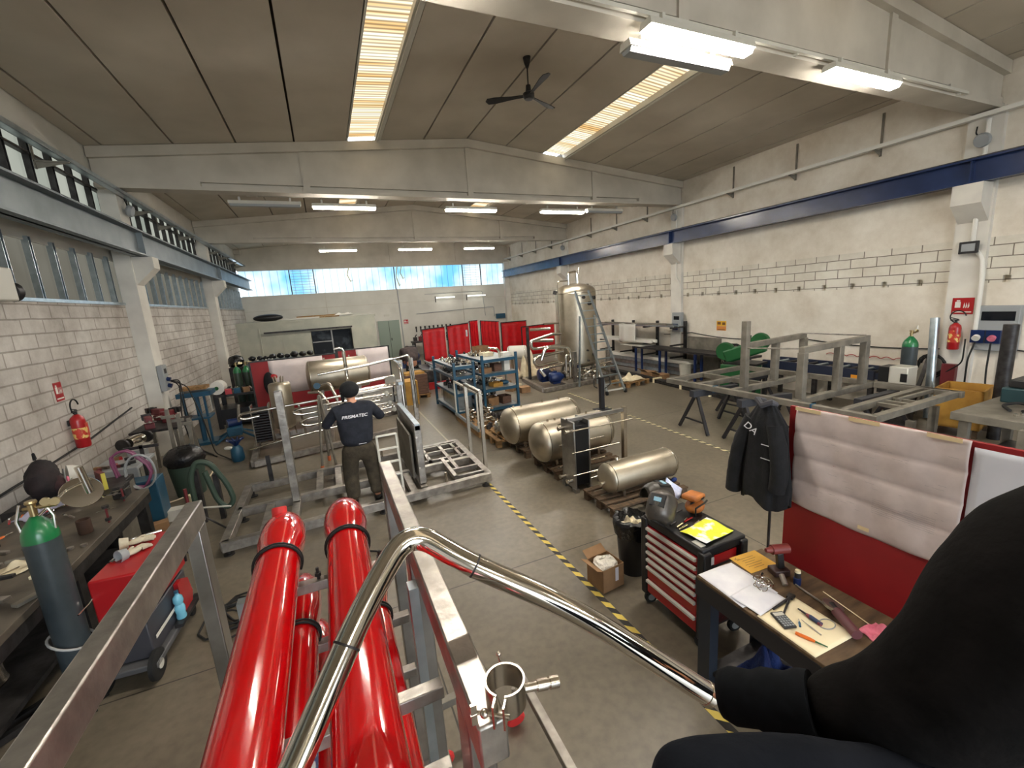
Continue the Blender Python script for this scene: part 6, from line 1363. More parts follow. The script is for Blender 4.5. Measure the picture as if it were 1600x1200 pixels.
for k in range(4):
    tag(MB().beam((10.62,9.8+.1*k,.08+.125*k),(10.62,14.6-.1*k,.08+.125*k),.38,.11).build('sheet_metal_stack', (galv,sidesteel,galv,white)[k]), 'long shiny metal stack on the floor under the wall rack, %s' % ('lowest','second from the floor','third from the floor','topmost')[k], 'metal stack')
tag(MB().bb(10.40,9.6,0,10.82,14.8,.02).build('floor_runner', dk), 'dark board under the long metal stacks by the right wall', 'board')
t = thing('white_cloth', 'white cloth draped over the wall rack', 'cloth', (10.24,12.85,0)); MB().sheet(lambda u,v: Vector((-.03-.02*math.sin(u*12), (u-.5)*.95, 1.0+.66*v)), 24, 6, .006).build('cloth', white, t, smooth=80); MB().sheet(lambda u,v: Vector((-.03+.35*v, (u-.5)*.95, 1.667+.01*math.sin(u*9))), 16, 4, .006).build('top_fold', white, t, smooth=80)
for k in range(6): tag(MB().beam((9.35+.08*(k%3),12.9,.03+.055*(k//3)),(8.9+.08*(k%3),6.9,.03+.055*(k//3)),.07,.05).build('floor_profile', darksteel), 'long dark profile in the bundle on the floor below the rack', 'profile', 'dark profiles on the floor')
for y,x in ((10.2,9.25),(9.0,9.15),(7.9,9.05)): tag(MB().bb(-.16,-.03,0,.16,.03,.145).build('white_strap', creampaper, loc=(x,y,0)), 'pale strap around the dark profile bundle', 'strap', 'straps on the dark bundle')
# blue legged table
t = thing('roller_table', 'long dark table on blue legs along the right wall', 'table', (10.35,10.0,0))
MB().bb(-.3,-2.2,.84,.35,2.3,.90).build('table_top', darksteel, t); MB().bb(-.3,1.9,.90,.3,3.1,.92).build('end_flap', offwhite, t)
for y in (-2.1,-.5,1.0,2.2):
    for x in (-.27,.0): MB().bb(x-.03,y-.03,0,x+.03,y+.03,.84).build('leg', bluemotor, t)
t = thing('white_bucket', 'tall whitish bucket under the blue-legged table', 'bucket', (10.1,9.9,0)); MB().lathe([(0,0),(.15,0),(.19,.5),(.2,.52),(.17,.5),(.13,.02),(0,.02)],n=24).build('bucket', offwhite, t)
for k,(x,y) in enumerate(((9.68,11.1),(9.62,10.45))): tag(MB().box((0,0,.09),(.35,.4,.18),.5+k).beam((-.15,0,.18),(-.3,0,.28),.3,.01).build('carton', cardboard, loc=(x,y,0)), ('open brown carton on the floor before the blue-legged table, left one','second brown carton on the floor before the blue-legged table')[k], 'carton')
tag(MB().bb(10.9,9.35,0,10.99,10.6,1.25).build('wall_board', greysteel), 'grey board leaning flat against the right wall behind the table', 'board')
def coil(loc, r, n, rr, mt, label, nx=(-1,0,0), spread=.03, cat='hose', nm='hose_coil'):
    x, y, z = frame(nx); m = MB(); pts = [x*(r+.04*math.sin(i*.37))*math.cos(i*.35)+y*(r+.04*math.sin(i*.37))*math.sin(i*.35)+z*spread*math.sin(i*.19) for i in range(n)]
    return tag(m.tube(pts, rr, 6).build(nm, mt, loc=loc), label, cat)
coil((10.93,8.85,.72), .36, 110, .014, rubber, 'large black and brown hose coil hanging on the right wall')
m = MB(); m.tube([Vector((10.93,9.6-.012*i,.62-.004*i+.06*math.sin(i*.9))) for i in range(60)],.008,5); tag(m.build('spiral_air_hose', rubber), 'thin spiral air hose hanging left of the hose coil', 'hose')
m = MB(); m.tube([Vector((XR-.03,y,1.28+.12*(abs((y-7)%3.5-1.75)/1.75)**2-.002*y)) for y in [2.0+.25*i for i in range(40)]],.012,6); tag(m.build('wall_cable', rubber), 'black cable sagging along the right wall', 'cable')
m = MB(); m.tube([Vector((XR-.05,4.55+.02*i,1.02+.05*abs(math.sin(i*.28)))) for i in range(90)],.008,5); tag(m.build('red_spiral_hose', redpaint), 'thin red looped hose on the right wall behind the gas cylinder', 'hose')
t = thing('orange_wall_sign', 'small orange and yellow warning sign on the right wall', 'sign', (XR-.002,9.38,1.62), -PI/2); MB().bb(-.17,-.004,0,.17,0,.15).build('upper_panel', mat('sign_yellow',(226,176,40),.5), t); MB().bb(-.17,-.004,-.14,.17,0,-.005).build('lower_panel', mat('sign_orange',(214,140,70),.5), t); MB().bb(-.14,-.006,.04,-.02,-.004,.12).bb(.03,-.006,.03,.14,-.004,.11).bb(-.13,-.006,-.12,.13,-.004,-.10).build('marks', mat('sign_marks',(120,80,40),.6), t)
t = thing('meter_box', 'small grey meter box with sockets on the second right column', 'electrical box', (XR-.10,10.98,1.72), -PI/2); MB().bb(-.2,-.12,-.32,.2,0,.32).build('housing', greyplastic, t, bevel=.01); MB().bb(-.12,-.126,.08,.12,-.12,.2).build('window', glassd, t); MB().bb(-.14,-.15,-.26,.06,-.12,-.05).build('sockets', bluemotor, t)
t = thing('distribution_box', 'grey distribution box with blue sockets right of the fire extinguisher', 'electrical box', (XR,3.55,1.76), -PI/2)
MB().bb(-.22,-.14,-.42,.30,0,.38).build('housing', greyplastic, t, bevel=.01); MB().bb(-.17,-.145,.12,.25,-.14,.28).build('breaker_window', glassd, t)
for x in (-.18,.02):
    q = MB().bb(x-.08,-.2,-.28,x+.10,-.14,-.05).build('socket', bluemotor, t); MB().lathe([(0,0),(.05,0),(.055,.06),(0,.06)],(x+.01,-.2,-.17),(0,-1,-.5),16).build('plug', (white,pink)[x>0] if x>0 else white, q)
m = MB(); m.pipe([(XR-.3,3.7,1.5),(XR-.35,3.75,1.2),(XR-.2,3.8,.6),(XR-.25,3.7,.02)],.014,.1).pipe([(XR-.3,3.5,1.5),(XR-.32,3.5,1.0),(XR-.3,3.45,.02)],.014,.1).pipe([(XR-.25,3.85,1.55),(XR-.25,3.85,1.1),(XR-.15,4.3,.7),(XR-.1,4.7,.95)],.012,.1)
tag(m.build('hanging_cables', rubber), 'black cables hanging below the distribution box', 'cable')
coil((XR-.12,4.35,.98), .19, 80, .013, rubber, 'black cable coil hanging under the right fire extinguisher', cat='cable', nm='cable_coil')
t = thing('floodlight', 'small black floodlight with a white glass on the right column', 'floodlight', (XR-.2,3.98,3.18), -PI/2); MB().bb(-.13,-.05,-.10,.13,.0,.11).build('housing', blackplastic, t, bevel=.01); MB().bb(-.09,-.055,-.06,.09,-.05,.07).build('glass', greyplastic, t); MB().bb(-.02,0,-.02,.02,.10,.02).build('bracket', darksteel, t)
t = thing('wall_duct_box', 'white squat bracket below the crane rail on the right column', 'bracket', (XR-.2,4.02,3.2)) if False else None
# green machine, conveyor, gas cylinder, white unit
t = thing('green_bandsaw', 'green bandsaw with a raised arm beside the dark conveyor', 'bandsaw', (9.52,7.5,0), .2)
MB().bb(-.35,-.35,0,.35,.35,.85).build('base', greenmach, t, bevel=.02)
MB().beam((-.1,.35,1.0),(0,-.55,1.35),.22,.34).build('saw_arm', greenmach, t, bevel=.05)
MB().lathe([(0,-.08),(.22,-.08),(.24,0),(.22,.08),(0,.08)],(-.1,.35,1.15),(1,0,0),28).build('wheel_cover', greenmach, t); MB().lathe([(0,-.08),(.2,-.08),(.22,0),(.2,.08),(0,.08)],(0,-.45,1.42),(1,0,0),28).build('wheel_cover', greenmach, t)
MB().cyl((.1,-.1,1.2),(.15,-.1,1.55),.06,n=14).build('motor', mat('dark_green_motor',(26,72,44),.4), t); MB().bb(-.3,-.5,.85,.3,.3,.90).build('vise_table', darksteel, t)
t = thing('roller_conveyor', 'long dark blue roller conveyor running along the right wall', 'conveyor', (10.3,6.0,0))
for x in (-.3,.35): MB().bb(x-.03,-1.15,.62,x+.03,1.25,.92).build('side_beam', mat('conveyor_blue%d'%int(x*10+5),(30,38,60),.5), t)
for k in range(10): MB().cyl((-.28,-1.05+.23*k,.86),(.33,-1.05+.23*k,.86),.035,n=12).build('roller', galv if k%2 else darksteel, t)
for y in (-1.1,0,1.2):
    for x in (-.28,.33): MB().bb(x-.04,y-.04,0,x+.04,y+.04,.62).build('leg', darksteel, t)
MB().bb(-.335,-1.0,.68,-.33,-.75,.80).build('warning_plate', mat('warn_plate',(224,150,40),.5), t)
gas_cylinder((10.22,4.42,.0), .12, 1.62, greengrey, green, 'grey gas cylinder with a green shoulder and white flow tube by the right wall', True)
t = thing('white_feeder_unit', 'small white and black machine unit in front of the right gas cylinder', 'machine', (9.75,4.28,0)); MB().bb(-.16,-.16,.0,.16,.16,.55).build('stand', darksteel, t); MB().bb(-.18,-.15,.55,.16,.14,1.12).build('housing', offwhite, t, bevel=.02); MB().bb(-.19,-.15,.85,-.18,-.05,1.0).build('switch_plate', blackplastic, t); MB().bb(-.18,.14,.6,.16,.30,1.1).build('side_unit', blackplastic, t)
tag(MB().cyl((10.44,4.12,.03),(10.72,4.30,1.93),.07,n=20).build('spiral_duct_pipe', galv), 'shiny galvanised pipe leaning on the right wall beside the extinguisher', 'pipe')
for k in range(3): tag(MB().beam((10.5,4.36+.08*k,.04),(10.88,4.30+.08*k,1.25-.12*k),.07,.05).build('leaning_profile', (greysteel,darksteel,greysteel)[k]), 'steel profile leaning left of the shiny pipe, %s' % ('longest','middle','shortest')[k], 'profile')
tag(MB().bb(-.05,-.1,0,.05,.1,1.05).build('narrow_board', maroon, loc=(10.84,4.05,0)), 'dark red narrow panel standing on the wall below the extinguisher', 'panel')
t = thing('yellow_wooden_box', 'open yellow wooden box near the right wall', 'box', (10.0,3.5,0), .15)
MB().bb(-.38,-.3,.15,.38,-.27,.82).bb(-.38,.27,.15,.38,.3,.82).bb(-.38,-.3,.15,-.35,.3,.82).bb(.35,-.3,.15,.38,.3,.82).bb(-.38,-.3,.15,.38,.3,.18).build('box', yellowwood, t)
for x in (-.33,.33):
    for y in (-.25,.25): MB().bb(x-.03,y-.03,0,x+.03,y+.03,.15).build('foot', dk, t)
# right bench
t = thing('steel_surface_table', 'thick grey steel table at the right edge', 'table', (8.65,2.2,0))
MB().bb(-.75,-1.4,.74,.85,.68,.85).build('table_top', greysteel, t, bevel=.006)
for x,y in ((-.65,.55),(.75,.55),(-.65,-1.2),(.75,-1.2)): MB().bb(x-.05,y-.05,0,x+.05,y+.05,.74).build('leg', greysteel, t)
MB().bb(-.6,-1.2,.15,.7,.5,.2).build('lower_shelf', darksteel, t)
t = thing('bench_machine', 'dark bench machine with a green and black body on the steel table', 'machine', (9.2,2.55,.85)); MB().bb(-.25,-.25,0,.3,.2,.22).build('body', mat('teal_dark',(30,60,66),.5), t, bevel=.02); MB().bb(-.2,-.2,.22,.25,.15,.34).build('head', blackplastic, t, bevel=.02)
tag(MB().tube(rnd([(-.2,0,.03),(.0,.15,.05),(.25,.05,.06),(.1,-.15,.04),(-.15,-.1,.03)],.1,5),.02,8).build('black_hose', rubber, loc=(8.55,2.45,.852)), 'black hose lying on the steel table', 'hose')
t = thing('red_power_tool', 'red power tool with an orange bag on the steel table at the right edge', 'power tool', (8.85,2.15,.85)); MB().sph((0,0,.16),.14,(1,.8,1.1),14).build('body', redpaint, t, smooth=70); MB().sph((-.08,-.1,.06),.09,(1,1,.6),12).build('orange_bag', mat('orange_bag',(222,96,60),.6), t)
for k in range(4): tag(MB().lathe([(0,0),(.02,0),(.02,.03),(0,.03)],n=12).build('steel_nut', chrome, loc=(8.2+.1*k,2.35-.03*k,.852)), 'shiny steel nut on the steel table', 'nut', 'nuts on the steel table')
for k,(x,y,h) in enumerate(((8.25,3.45,.52),(9.05,3.5,.62),(7.35,2.0,.9))):
    t = thing('square_steel_post', ('short square steel post standing before the yellow box, left one','square steel post standing nearer the yellow box','tall square steel post in front of the steel table')[k], 'post', (x,y,0)); MB().bb(-.05,-.05,0,.05,.05,h).build('post', greysteel, t); MB().bb(-.1,-.1,0,.1,.1,.02).build('base_plate', greysteel, t)
tag(MB().cyl((9.95,3.05,.9),(9.95,3.05,1.9),.09,n=18).cyl((9.95,3.05,0),(9.95,3.05,.9),.09,n=18).build('grey_gas_cylinder', darksteel), 'dark cylinder standing by the right wall at the picture edge', 'cylinder')
# ================================================================ big frame on trestles
def trestle(loc, rz, label):
    t = thing('steel_trestle', label, 'trestle', loc, rz)
    MB().bb(-.55,-.06,.70,.55,.06,.828).build('top_beam', mat('trestle_dark%d'%int(loc[1]*10),(52,54,60),.5), t)
    for s in (-1,1):
        for w in (-1,1): MB().beam((s*.44,w*.03,.72),(s*.50,w*.40,.01),.05,.05).build('leg', blackpaint, t)
        MB().beam((s*.48,-.30,.22),(s*.48,.30,.22),.03,.03).build('brace', blackpaint, t)
    return t
trestle((6.95,6.05,0),math.radians(-6),'dark steel trestle under the left end of the big frame')
trestle((6.98,5.0,0),math.radians(-8),'second dark steel trestle under the big frame, nearer the camera')
trestle((8.45,6.45,0),0,'steel trestle under the far side of the big frame')
trestle((8.4,4.0,0),0,'steel trestle under the right end of the big frame')
t = thing('welded_steel_frame', 'big welded frame of square grey tube with six posts resting on trestles', 'steel frame', (0,0,0))
zf = .88; FM = greysteel
def mem(n_, a, b, w=.1, h=.1, mt=FM): return MB().beam(a,b,w,h).build(n_, mt, t, bevel=.006)
for x in (6.70,8.98): mem('long_member',(x,3.15,zf),(x-.05,7.0,zf))
for y in (3.2,3.62,4.32,5.45,6.2,6.95): mem('cross_member',(6.7,y,zf),(8.98,y+.04,zf))
mem('long_member',(7.9,3.65,zf),(7.95,5.45,zf),.08,.08) if False else None
mem('inner_member',(8.98,3.25,zf),(8.9,4.3,zf),.08); mem('inner_member',(7.6,5.5,zf),(7.6,6.9,zf),.08)
for k in range(3): mem('short_member',(7.55+.22*k,3.24,zf),(7.55+.22*k,3.6,zf),.05,.06)
mem('inner_member',(7.9,3.5,zf+.02),(8.9,3.5,zf+.02),.05,.06)
P6 = [((6.98,5.42),2.15),((6.88,4.32),1.68),((7.92,5.5),1.66),((7.85,4.34),1.70),((8.75,5.5),1.68),((8.62,4.36),1.70)]
for (x,y),h in P6: MB().bb(x-.055,y-.055,zf+.05,x+.055,y+.055,h).build('post', FM, t, bevel=.006)
mem('top_beam',(7.04,5.42,1.70),(8.80,5.52,1.72)); mem('top_beam',(6.84,4.32,1.72),(8.67,4.36,1.74))
for a,b in (((6.98,5.4,1.66),(6.90,4.36,1.74)),((8.75,5.5,1.77),(8.62,4.36,1.79))): MB().cyl(a,b,.012,n=8).build('tie_rod', steel, t)
for (x,y) in ((6.68,4.0),(6.68,5.8)): MB().bb(x-.06,y-.01,zf-.07,x+.06,y+.01,zf+.06).build('clamp_mark', bluepaint, t)
# ================================================================ people
def skinfig(name, nodes, edges, root, mt, parent, sub=2, disp=None):
    names = list(nodes); me = bpy.data.meshes.new(name)
    me.from_pydata([nodes[k][0] for k in names], [(names.index(a), names.index(b)) for a, b in edges], [])
    me.materials.append(mt); o = bpy.data.objects.new(name, me); COL.objects.link(o); o.parent = parent
    o.modifiers.new('skin', 'SKIN'); 
    if not me.skin_vertices:
        bpy.context.view_layer.objects.active = o; o.select_set(True)
    sv = me.skin_vertices[0].data
    for i, k in enumerate(names):
        r = nodes[k][1]; sv[i].radius = (r, r) if not isinstance(r, tuple) else r; sv[i].use_root = (k == root); 
    s = o.modifiers.new('sub', 'SUBSURF'); s.levels = sub; s.render_levels = sub
    o.modifiers['skin'].use_smooth_shade = True
    if disp:
        tx = bpy.data.textures.new(name+'_folds', 'CLOUDS'); tx.noise_scale = disp[0]
        d = o.modifiers.new('folds', 'DISPLACE'); d.texture = tx; d.strength = disp[1]; d.texture_coords = 'LOCAL'; d.mid_level = .5
        s2 = o.modifiers.new('sub2', 'SUBSURF'); s2.levels = 1; s2.render_levels = 1
    return o
def hand(parent, wrist, d, up, mt, name='hand', curl=.6, side=1):
    """palm, four bent fingers of different lengths and a thumb off the side"""
    d = Vector(d).normalized(); up = (Vector(up)-d*Vector(up).dot(d)).normalized(); s = d.cross(up)*side; w = Vector(wrist); m = MB()
    R = Matrix((s, d, up)).transposed()
    m.sph(w+d*.05, .045, (.85,1.05,.38), 12, R)
    for k in range(4):
        L = (.072,.082,.078,.062)[k]; b = w+d*.085+s*(-.03+.02*k); p1 = b+d*L*.42; c = curl
        p2 = p1+(d*math.cos(c)-up*math.sin(c))*L*.33; p3 = p2+(d*math.cos(2*c)-up*math.sin(2*c))*L*.3
        m.tube([b-d*.02, b, p1, p2, p3], [.009,.0092,.0088,.0082,.0055], 8)
    tb = w+d*.03-s*.035; t1 = tb+(d*.6-s*.8)*.035; t2 = t1+(d-s*.3-up*.3)*.03; m.tube([tb, t1, t2], [.012,.0105,.007], 8)
    return m.build(name, mt, parent, smooth=80)
def head(parent, c, fwd, mt, r=.1):
    """skull with eyes, nose, mouth and ears; c = centre, fwd = looking direction"""
    f = Vector(fwd).normalized(); x = f.cross(Vector((0,0,1))).normalized(); u = x.cross(f); R = Matrix((x, f, u)).transposed(); c = Vector(c)
    P = lambda a,b,d_: c+x*a+f*b+u*d_
    m = MB(); m.sph(c+u*.015, r, (.78,.95,1.12), 18, R); m.sph(P(0,.035,-.055), .06, (.85,.8,.95), 14, R)
    m.tube([P(0,.09,.015),P(0,.118,-.02),P(0,.095,-.03)],[.006,.012,.008],8)
    for s in (-1,1): m.sph(P(s*.078,-.005,-.005),.022,(.35,.8,1.3),10,R)
    m.build('head', mt, parent, smooth=80)
    e = MB()
    for s in (-1,1): e.sph(P(s*.03,.085,.012),.011,(1,.8,.8),10,R)
    e.build('eyes', white, parent); mm = MB(); mm.tube([P(-.022,.083,-.06),P(0,.09,-.062),P(.022,.083,-.06)],[.003,.005,.003],6); mm.build('mouth', mat('lips_%s'%parent.name,(160,90,80),.5), parent)
# worker seen from behind
w = thing('person', 'person in black sweatshirt and olive work trousers, back to the camera, working on the pipes', 'person', (.20,6.36,0))
B = {'pel':((0,0,.90),.10),'sp':((0,.02,1.08),.095),'ch':((0,.04,1.32),.11),'nk':((0,.07,1.50),.05),'hd':((-.01,.11,1.60),.06),
 'shl':((-.19,.04,1.41),.05),'ell':((-.33,.10,1.19),.038),'wrl':((-.22,.33,1.24),.028),'shr':((.19,.05,1.42),.05),'elr':((.32,.12,1.20),.038),'wrr':((.20,.36,1.27),.028),
 'hpl':((-.09,0,.86),.085),'knl':((-.12,.04,.48),.055),'anl':((-.13,-.02,.09),.038),'tol':((-.14,.13,.045),.03),'hpr':((.09,0,.86),.085),'knr':((.13,.05,.48),.055),'anr':((.15,-.03,.09),.038),'tor':((.17,.12,.045),.03)}
E_ = [('pel','sp'),('sp','ch'),('ch','nk'),('nk','hd'),('ch','shl'),('shl','ell'),('ell','wrl'),('ch','shr'),('shr','elr'),('elr','wrr'),('pel','hpl'),('hpl','knl'),('knl','anl'),('anl','tol'),('pel','hpr'),('hpr','knr'),('knr','anr'),('anr','tor')]
skinfig('body', B, E_, 'pel', skin, w)
J = {'a':((0,-.005,.84),(.21,.16)),'b':((0,0,1.00),(.215,.155)),'c':((0,.02,1.20),(.235,.155)),'d':((0,.04,1.35),(.215,.14)),'n':((0,.07,1.48),(.095,.095)),'sl':((-.20,.04,1.38),.082),'ml':((-.28,.06,1.27),.072),'el':((-.34,.10,1.17),.066),'fl':((-.28,.24,1.22),.054),'wl':((-.23,.31,1.24),.042),'sr':((.20,.05,1.39),.082),'mr':((.28,.07,1.28),.072),'er':((.33,.12,1.18),.066),'fr':((.26,.26,1.24),.054),'wr':((.21,.34,1.27),.042)}
skinfig('sweatshirt', J, [('a','b'),('b','c'),('c','d'),('d','n'),('d','sl'),('sl','ml'),('ml','el'),('el','fl'),('fl','wl'),('d','sr'),('sr','mr'),('mr','er'),('er','fr'),('fr','wr')], 'a', navycloth, w, disp=(.09,.014))
Tn = {'p':((0,0,.96),(.19,.14)),'q':((0,0,.86),(.19,.14)),'l1':((-.105,.0,.72),.118),'l2':((-.13,.035,.48),.102),'l3':((-.135,.01,.28),.096),'l4':((-.13,-.02,.08),.09),'r1':((.105,.0,.72),.118),'r2':((.14,.04,.48),.102),'r3':((.15,.0,.28),.096),'r4':((.15,-.03,.10),.078)}
skinfig('trousers', Tn, [('p','q'),('q','l1'),('l1','l2'),('l2','l3'),('l3','l4'),('q','r1'),('r1','r2'),('r2','r3'),('r3','r4')], 'p', olive, w, disp=(.07,.022))
for s,x in ((-1,-.135),(1,.16)): MB().sph((x,.05,.05),.07,(.75,1.9,.7),14).bb(x-.05,-.07,0,x+.05,.17,.02).build('shoe', blackplastic, w, smooth=60)
head(w, (-.01,.12,1.62), (-.15,1,-.35), skin)
m = MB(); m.sph((-.01,.10,1.65),.122,(.95,1.05,.98),20); m.build('hat', blackcloth, w, smooth=80)
m = MB(); m.tube([Vector((-.01+.104*math.cos(a), .105+.118*math.sin(a), 1.625-.03*math.sin(a))) for a in [2*PI*i/24 for i in range(24)]],.013,8,closed=True); m.build('helmet_band', mat('band_grey',(88,98,86),.6), w)
MB().box((-.10,.16,1.57),(.035,.16,.16),Matrix.Rotation(.25,3,'X')).build('helmet_side', blackplastic, w, bevel=.02)
hand(w, (-.22,.33,1.245), (.3,1,.1), (0,0,1), glove); hand(w, (.20,.36,1.275), (-.2,1,.1), (0,0,1), glove, side=-1)
w.scale = (1.17,1.12,1.03)
tx = text('PRISMATEC', .058, paper, w, (0,-.128,1.315), (math.radians(84),0,0), shear=.25, bold=.0012)
MB().box((.05,-.155,.925),(.09,.002,.008)).build('hem_label', paper, w)
# person bending over behind the brown crate
w2 = thing('person', 'person in a grey-brown jacket bending over behind the brown crate', 'person', (2.55,14.75,0)); w2.scale = (1.12,1.12,1.12)
B2 = {'pel':((0,-.05,.92),.10),'sp':((0,.08,1.12),.1),'ch':((0,.30,1.24),.11),'nk':((0,.46,1.22),.05),'hd':((0,.56,1.18),.06),'sl':((-.18,.33,1.2),.05),'el':((-.22,.42,.96),.04),'wl':((-.12,.55,.82),.03),'sr':((.18,.33,1.2),.05),'er':((.22,.42,.96),.04),'wr':((.12,.55,.82),.03),'hl':((-.09,-.05,.88),.09),'kl':((-.11,.04,.48),.06),'al':((-.12,-.02,.09),.04),'tl':((-.12,.13,.05),.03),'hr':((.09,-.05,.88),.09),'kr':((.11,.06,.48),.06),'ar':((.12,0,.09),.04),'tr':((.12,.15,.05),.03)}
skinfig('body', B2, [('pel','sp'),('sp','ch'),('ch','nk'),('nk','hd'),('ch','sl'),('sl','el'),('el','wl'),('ch','sr'),('sr','er'),('er','wr'),('pel','hl'),('hl','kl'),('kl','al'),('al','tl'),('pel','hr'),('hr','kr'),('kr','ar'),('ar','tr')], 'pel', skin, w2)
skinfig('jacket', {'a':((0,-.08,.84),(.22,.17)),'b':((0,.0,1.04),(.25,.19)),'c':((0,.18,1.20),(.26,.19)),'d':((0,.33,1.25),(.22,.15)),'sl':((-.21,.34,1.18),.085),'el':((-.24,.43,.96),.07),'wl':((-.14,.53,.86),.05),'sr':((.21,.34,1.18),.085),'er':((.24,.43,.96),.07),'wr':((.14,.53,.86),.05)}, [('a','b'),('b','c'),('c','d'),('d','sl'),('sl','el'),('el','wl'),('d','sr'),('sr','er'),('er','wr')], 'a', greyjack, w2, disp=(.12,.03))
skinfig('trousers', {'p':((0,-.06,.88),(.17,.13)),'l1':((-.10,-.02,.72),.105),'l2':((-.115,.04,.46),.085),'l4':((-.12,-.01,.10),.075),'r1':((.10,-.02,.72),.105),'r2':((.115,.06,.46),.085),'r4':((.12,.01,.10),.075)}, [('p','l1'),('l1','l2'),('l2','l4'),('p','r1'),('r1','r2'),('r2','r4')], 'p', blackcloth, w2)
head(w2, (0,.58,1.19), (0,.8,-.6), skin); MB().sph((0,.56,1.225),.108,(.9,1.05,.85),16).build('hair', mat('dark_hair',(40,32,28),.7), w2, smooth=80)
for x in (-.12,.12): MB().sph((x,.06,.05),.07,(.75,1.9,.7),12).build('shoe', blackplastic, w2)
hand(w2, (-.13,.54,.84), (.2,.8,-.6), (0,0,1), skin); hand(w2, (.13,.54,.84), (-.2,.8,-.6), (0,0,1), skin, side=-1)
# person close to the camera on the right, reaching for the end of the handrail tube, standing on a work platform
pl = thing('work_platform', 'steel work platform with a deck at the right edge, under the nearest person', 'platform', (1.35,.05,0))
MB().bb(-.35,-.35,.90,.4,.4,.94).build('deck', greysteel, pl)
for x in (-.33,.38):
    for y in (-.33,.38): MB().bb(x-.02,y-.02,0,x+.02,y+.02,.90).build('leg', greysteel, pl)
MB().bb(-.33,-.33,.45,.38,-.29,.49).bb(-.33,.34,.45,.38,.38,.49).build('brace', greysteel, pl)
w3 = thing('person', 'person in dark fleece nearest the camera, arm reaching to the polished tube', 'person', (0,0,.94))
Z0 = .94
def Z(p): return (p[0], p[1], p[2]-Z0)
N3 = {'pel':(Z((1.30,.08,1.80)),.10),'sp':(Z((1.30,.12,1.98)),.10),'ch':(Z((1.32,.15,2.22)),.11),'nk':(Z((1.38,.14,2.42)),.05),'hd':(Z((1.40,.14,2.56)),.06),
 'sh':(Z((1.17,.21,2.27)),.05),'el':(Z((.94,.28,2.05)),.042),'wr':(Z((.77,.52,1.90)),.030),'s2':(Z((1.48,.07,2.24)),.035),'e2':(Z((1.555,.01,1.98)),.028),'w2':(Z((1.42,.18,1.80)),.03),
 'h1':(Z((1.22,.11,1.76)),.09),'k1':(Z((.42,.395,2.02)),.055),'a1':(Z((.70,.30,1.30)),.042),'t1':(Z((.66,.38,1.26)),.03),'h2':(Z((1.38,.05,1.74)),.09),'k2':(Z((1.38,.10,1.38)),.06),'a2':(Z((1.38,.02,1.03)),.042),'t2':(Z((1.36,.16,.985)),.03)}
skinfig('body', N3, [('pel','sp'),('sp','ch'),('ch','nk'),('nk','hd'),('ch','sh'),('sh','el'),('el','wr'),('ch','s2'),('s2','e2'),('e2','w2'),('pel','h1'),('h1','k1'),('k1','a1'),('a1','t1'),('pel','h2'),('h2','k2'),('k2','a2'),('a2','t2')], 'pel', skin, w3)
fleece = mat('dark_fleece', (15,14,14), .95, 0, (22,20,20), 12, .15, 40, spec=.1)
J3 = {'a':(Z((1.30,.09,1.78)),(.19,.17)),'b':(Z((1.30,.12,1.98)),(.20,.17)),'c':(Z((1.30,.16,2.18)),(.20,.17)),'d':(Z((1.33,.17,2.32)),(.15,.13)),'n':(Z((1.38,.14,2.43)),.08),
 's':(Z((1.13,.22,2.30)),.165),'m':(Z((1.03,.24,2.20)),.155),'e':(Z((.94,.28,2.06)),.125),'f':(Z((.86,.38,1.96)),.088),'w':(Z((.80,.46,1.925)),.060),'s2':(Z((1.49,.06,2.24)),.12),'e2':(Z((1.56,.0,1.98)),.09),'w2':(Z((1.45,.13,1.83)),.06)}
skinfig('fleece_jacket', J3, [('a','b'),('b','c'),('c','d'),('d','n'),('d','s'),('s','m'),('m','e'),('e','f'),('f','w'),('d','s2'),('s2','e2'),('e2','w2')], 'a', fleece, w3, sub=3, disp=(.08,.012))
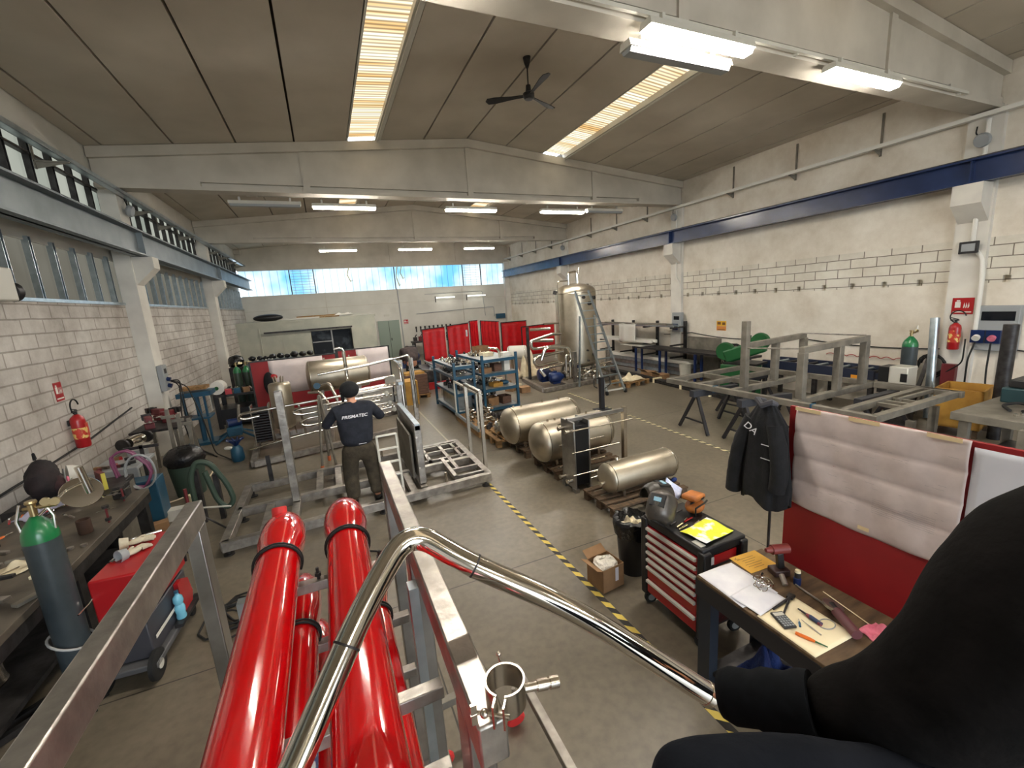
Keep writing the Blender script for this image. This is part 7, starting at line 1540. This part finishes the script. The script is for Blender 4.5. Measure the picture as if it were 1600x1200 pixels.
c0, c1 = Vector(Z((.815,.440,1.935))), Vector(Z((.728,.588,1.872)))
m = MB()
pts = [c0+(c1-c0)*i/8 for i in range(9)]; m.tube(pts, [.068-.002*i+.004*math.sin(i*2.1) for i in range(9)], 24); m.build('sleeve_cuff', mat('cuff_dark',(21,23,27),.95,0,(16,18,21),40,spec=.1), w3, smooth=80)
hand(w3, Z((.765,.535,1.895)), (.45,.6,-.55), (0,.3,1), skin, curl=1.0)
skinfig('trousers', {'p':(Z((1.30,.08,1.78)),(.17,.14)),'l0':(Z((1.10,.17,1.80)),.12),'l1':(Z((.78,.27,1.88)),.115),'lm':(Z((.55,.35,1.985)),.098),'l2':(Z((.396,.40,2.035)),.086),'l3':(Z((.60,.33,1.58)),.08),'l4':(Z((.70,.30,1.34)),.07),'r1':(Z((1.38,.06,1.60)),.11),'r2':(Z((1.38,.10,1.38)),.085),'r4':(Z((1.38,.02,1.06)),.075)}, [('p','l0'),('l0','l1'),('l1','lm'),('lm','l2'),('l2','l3'),('l3','l4'),('p','r1'),('r1','r2'),('r2','r4')], 'p', mat('dark_trousers',(22,25,32),.95,0,(17,20,27),12,.2,spec=.1), w3, sub=3, disp=(.1,.012))
for (x,y,z) in ((.68,.34,1.26),(1.37,.09,.985)): MB().sph(Z((x,y,z+.004)),.065,(.75,1.9,.7),14).build('shoe', blackplastic, w3, smooth=70)
head(w3, Z((1.41,.15,2.60)), (-.8,.5,-.4), skin); MB().sph(Z((1.42,.14,2.635)),.112,(.95,.95,.9),18).build('hat', blackcloth, w3, smooth=80)
hand(w3, Z((1.42,.18,1.80)), (-.6,.6,-.5), (0,0,1), skin, side=-1)
st = thing('platform_step', 'small raised step on the work platform under the bent leg', 'step', (.68,.32,0))
MB().bb(-.14,-.15,1.185,.14,.2,1.215).build('tread', greysteel, st)
for x in (-.12,.12):
    for y in (-.13,.18): MB().bb(x-.012,y-.012,0,x+.012,y+.012,1.185).build('leg', greysteel, st)
bpy.context.view_layer.update()
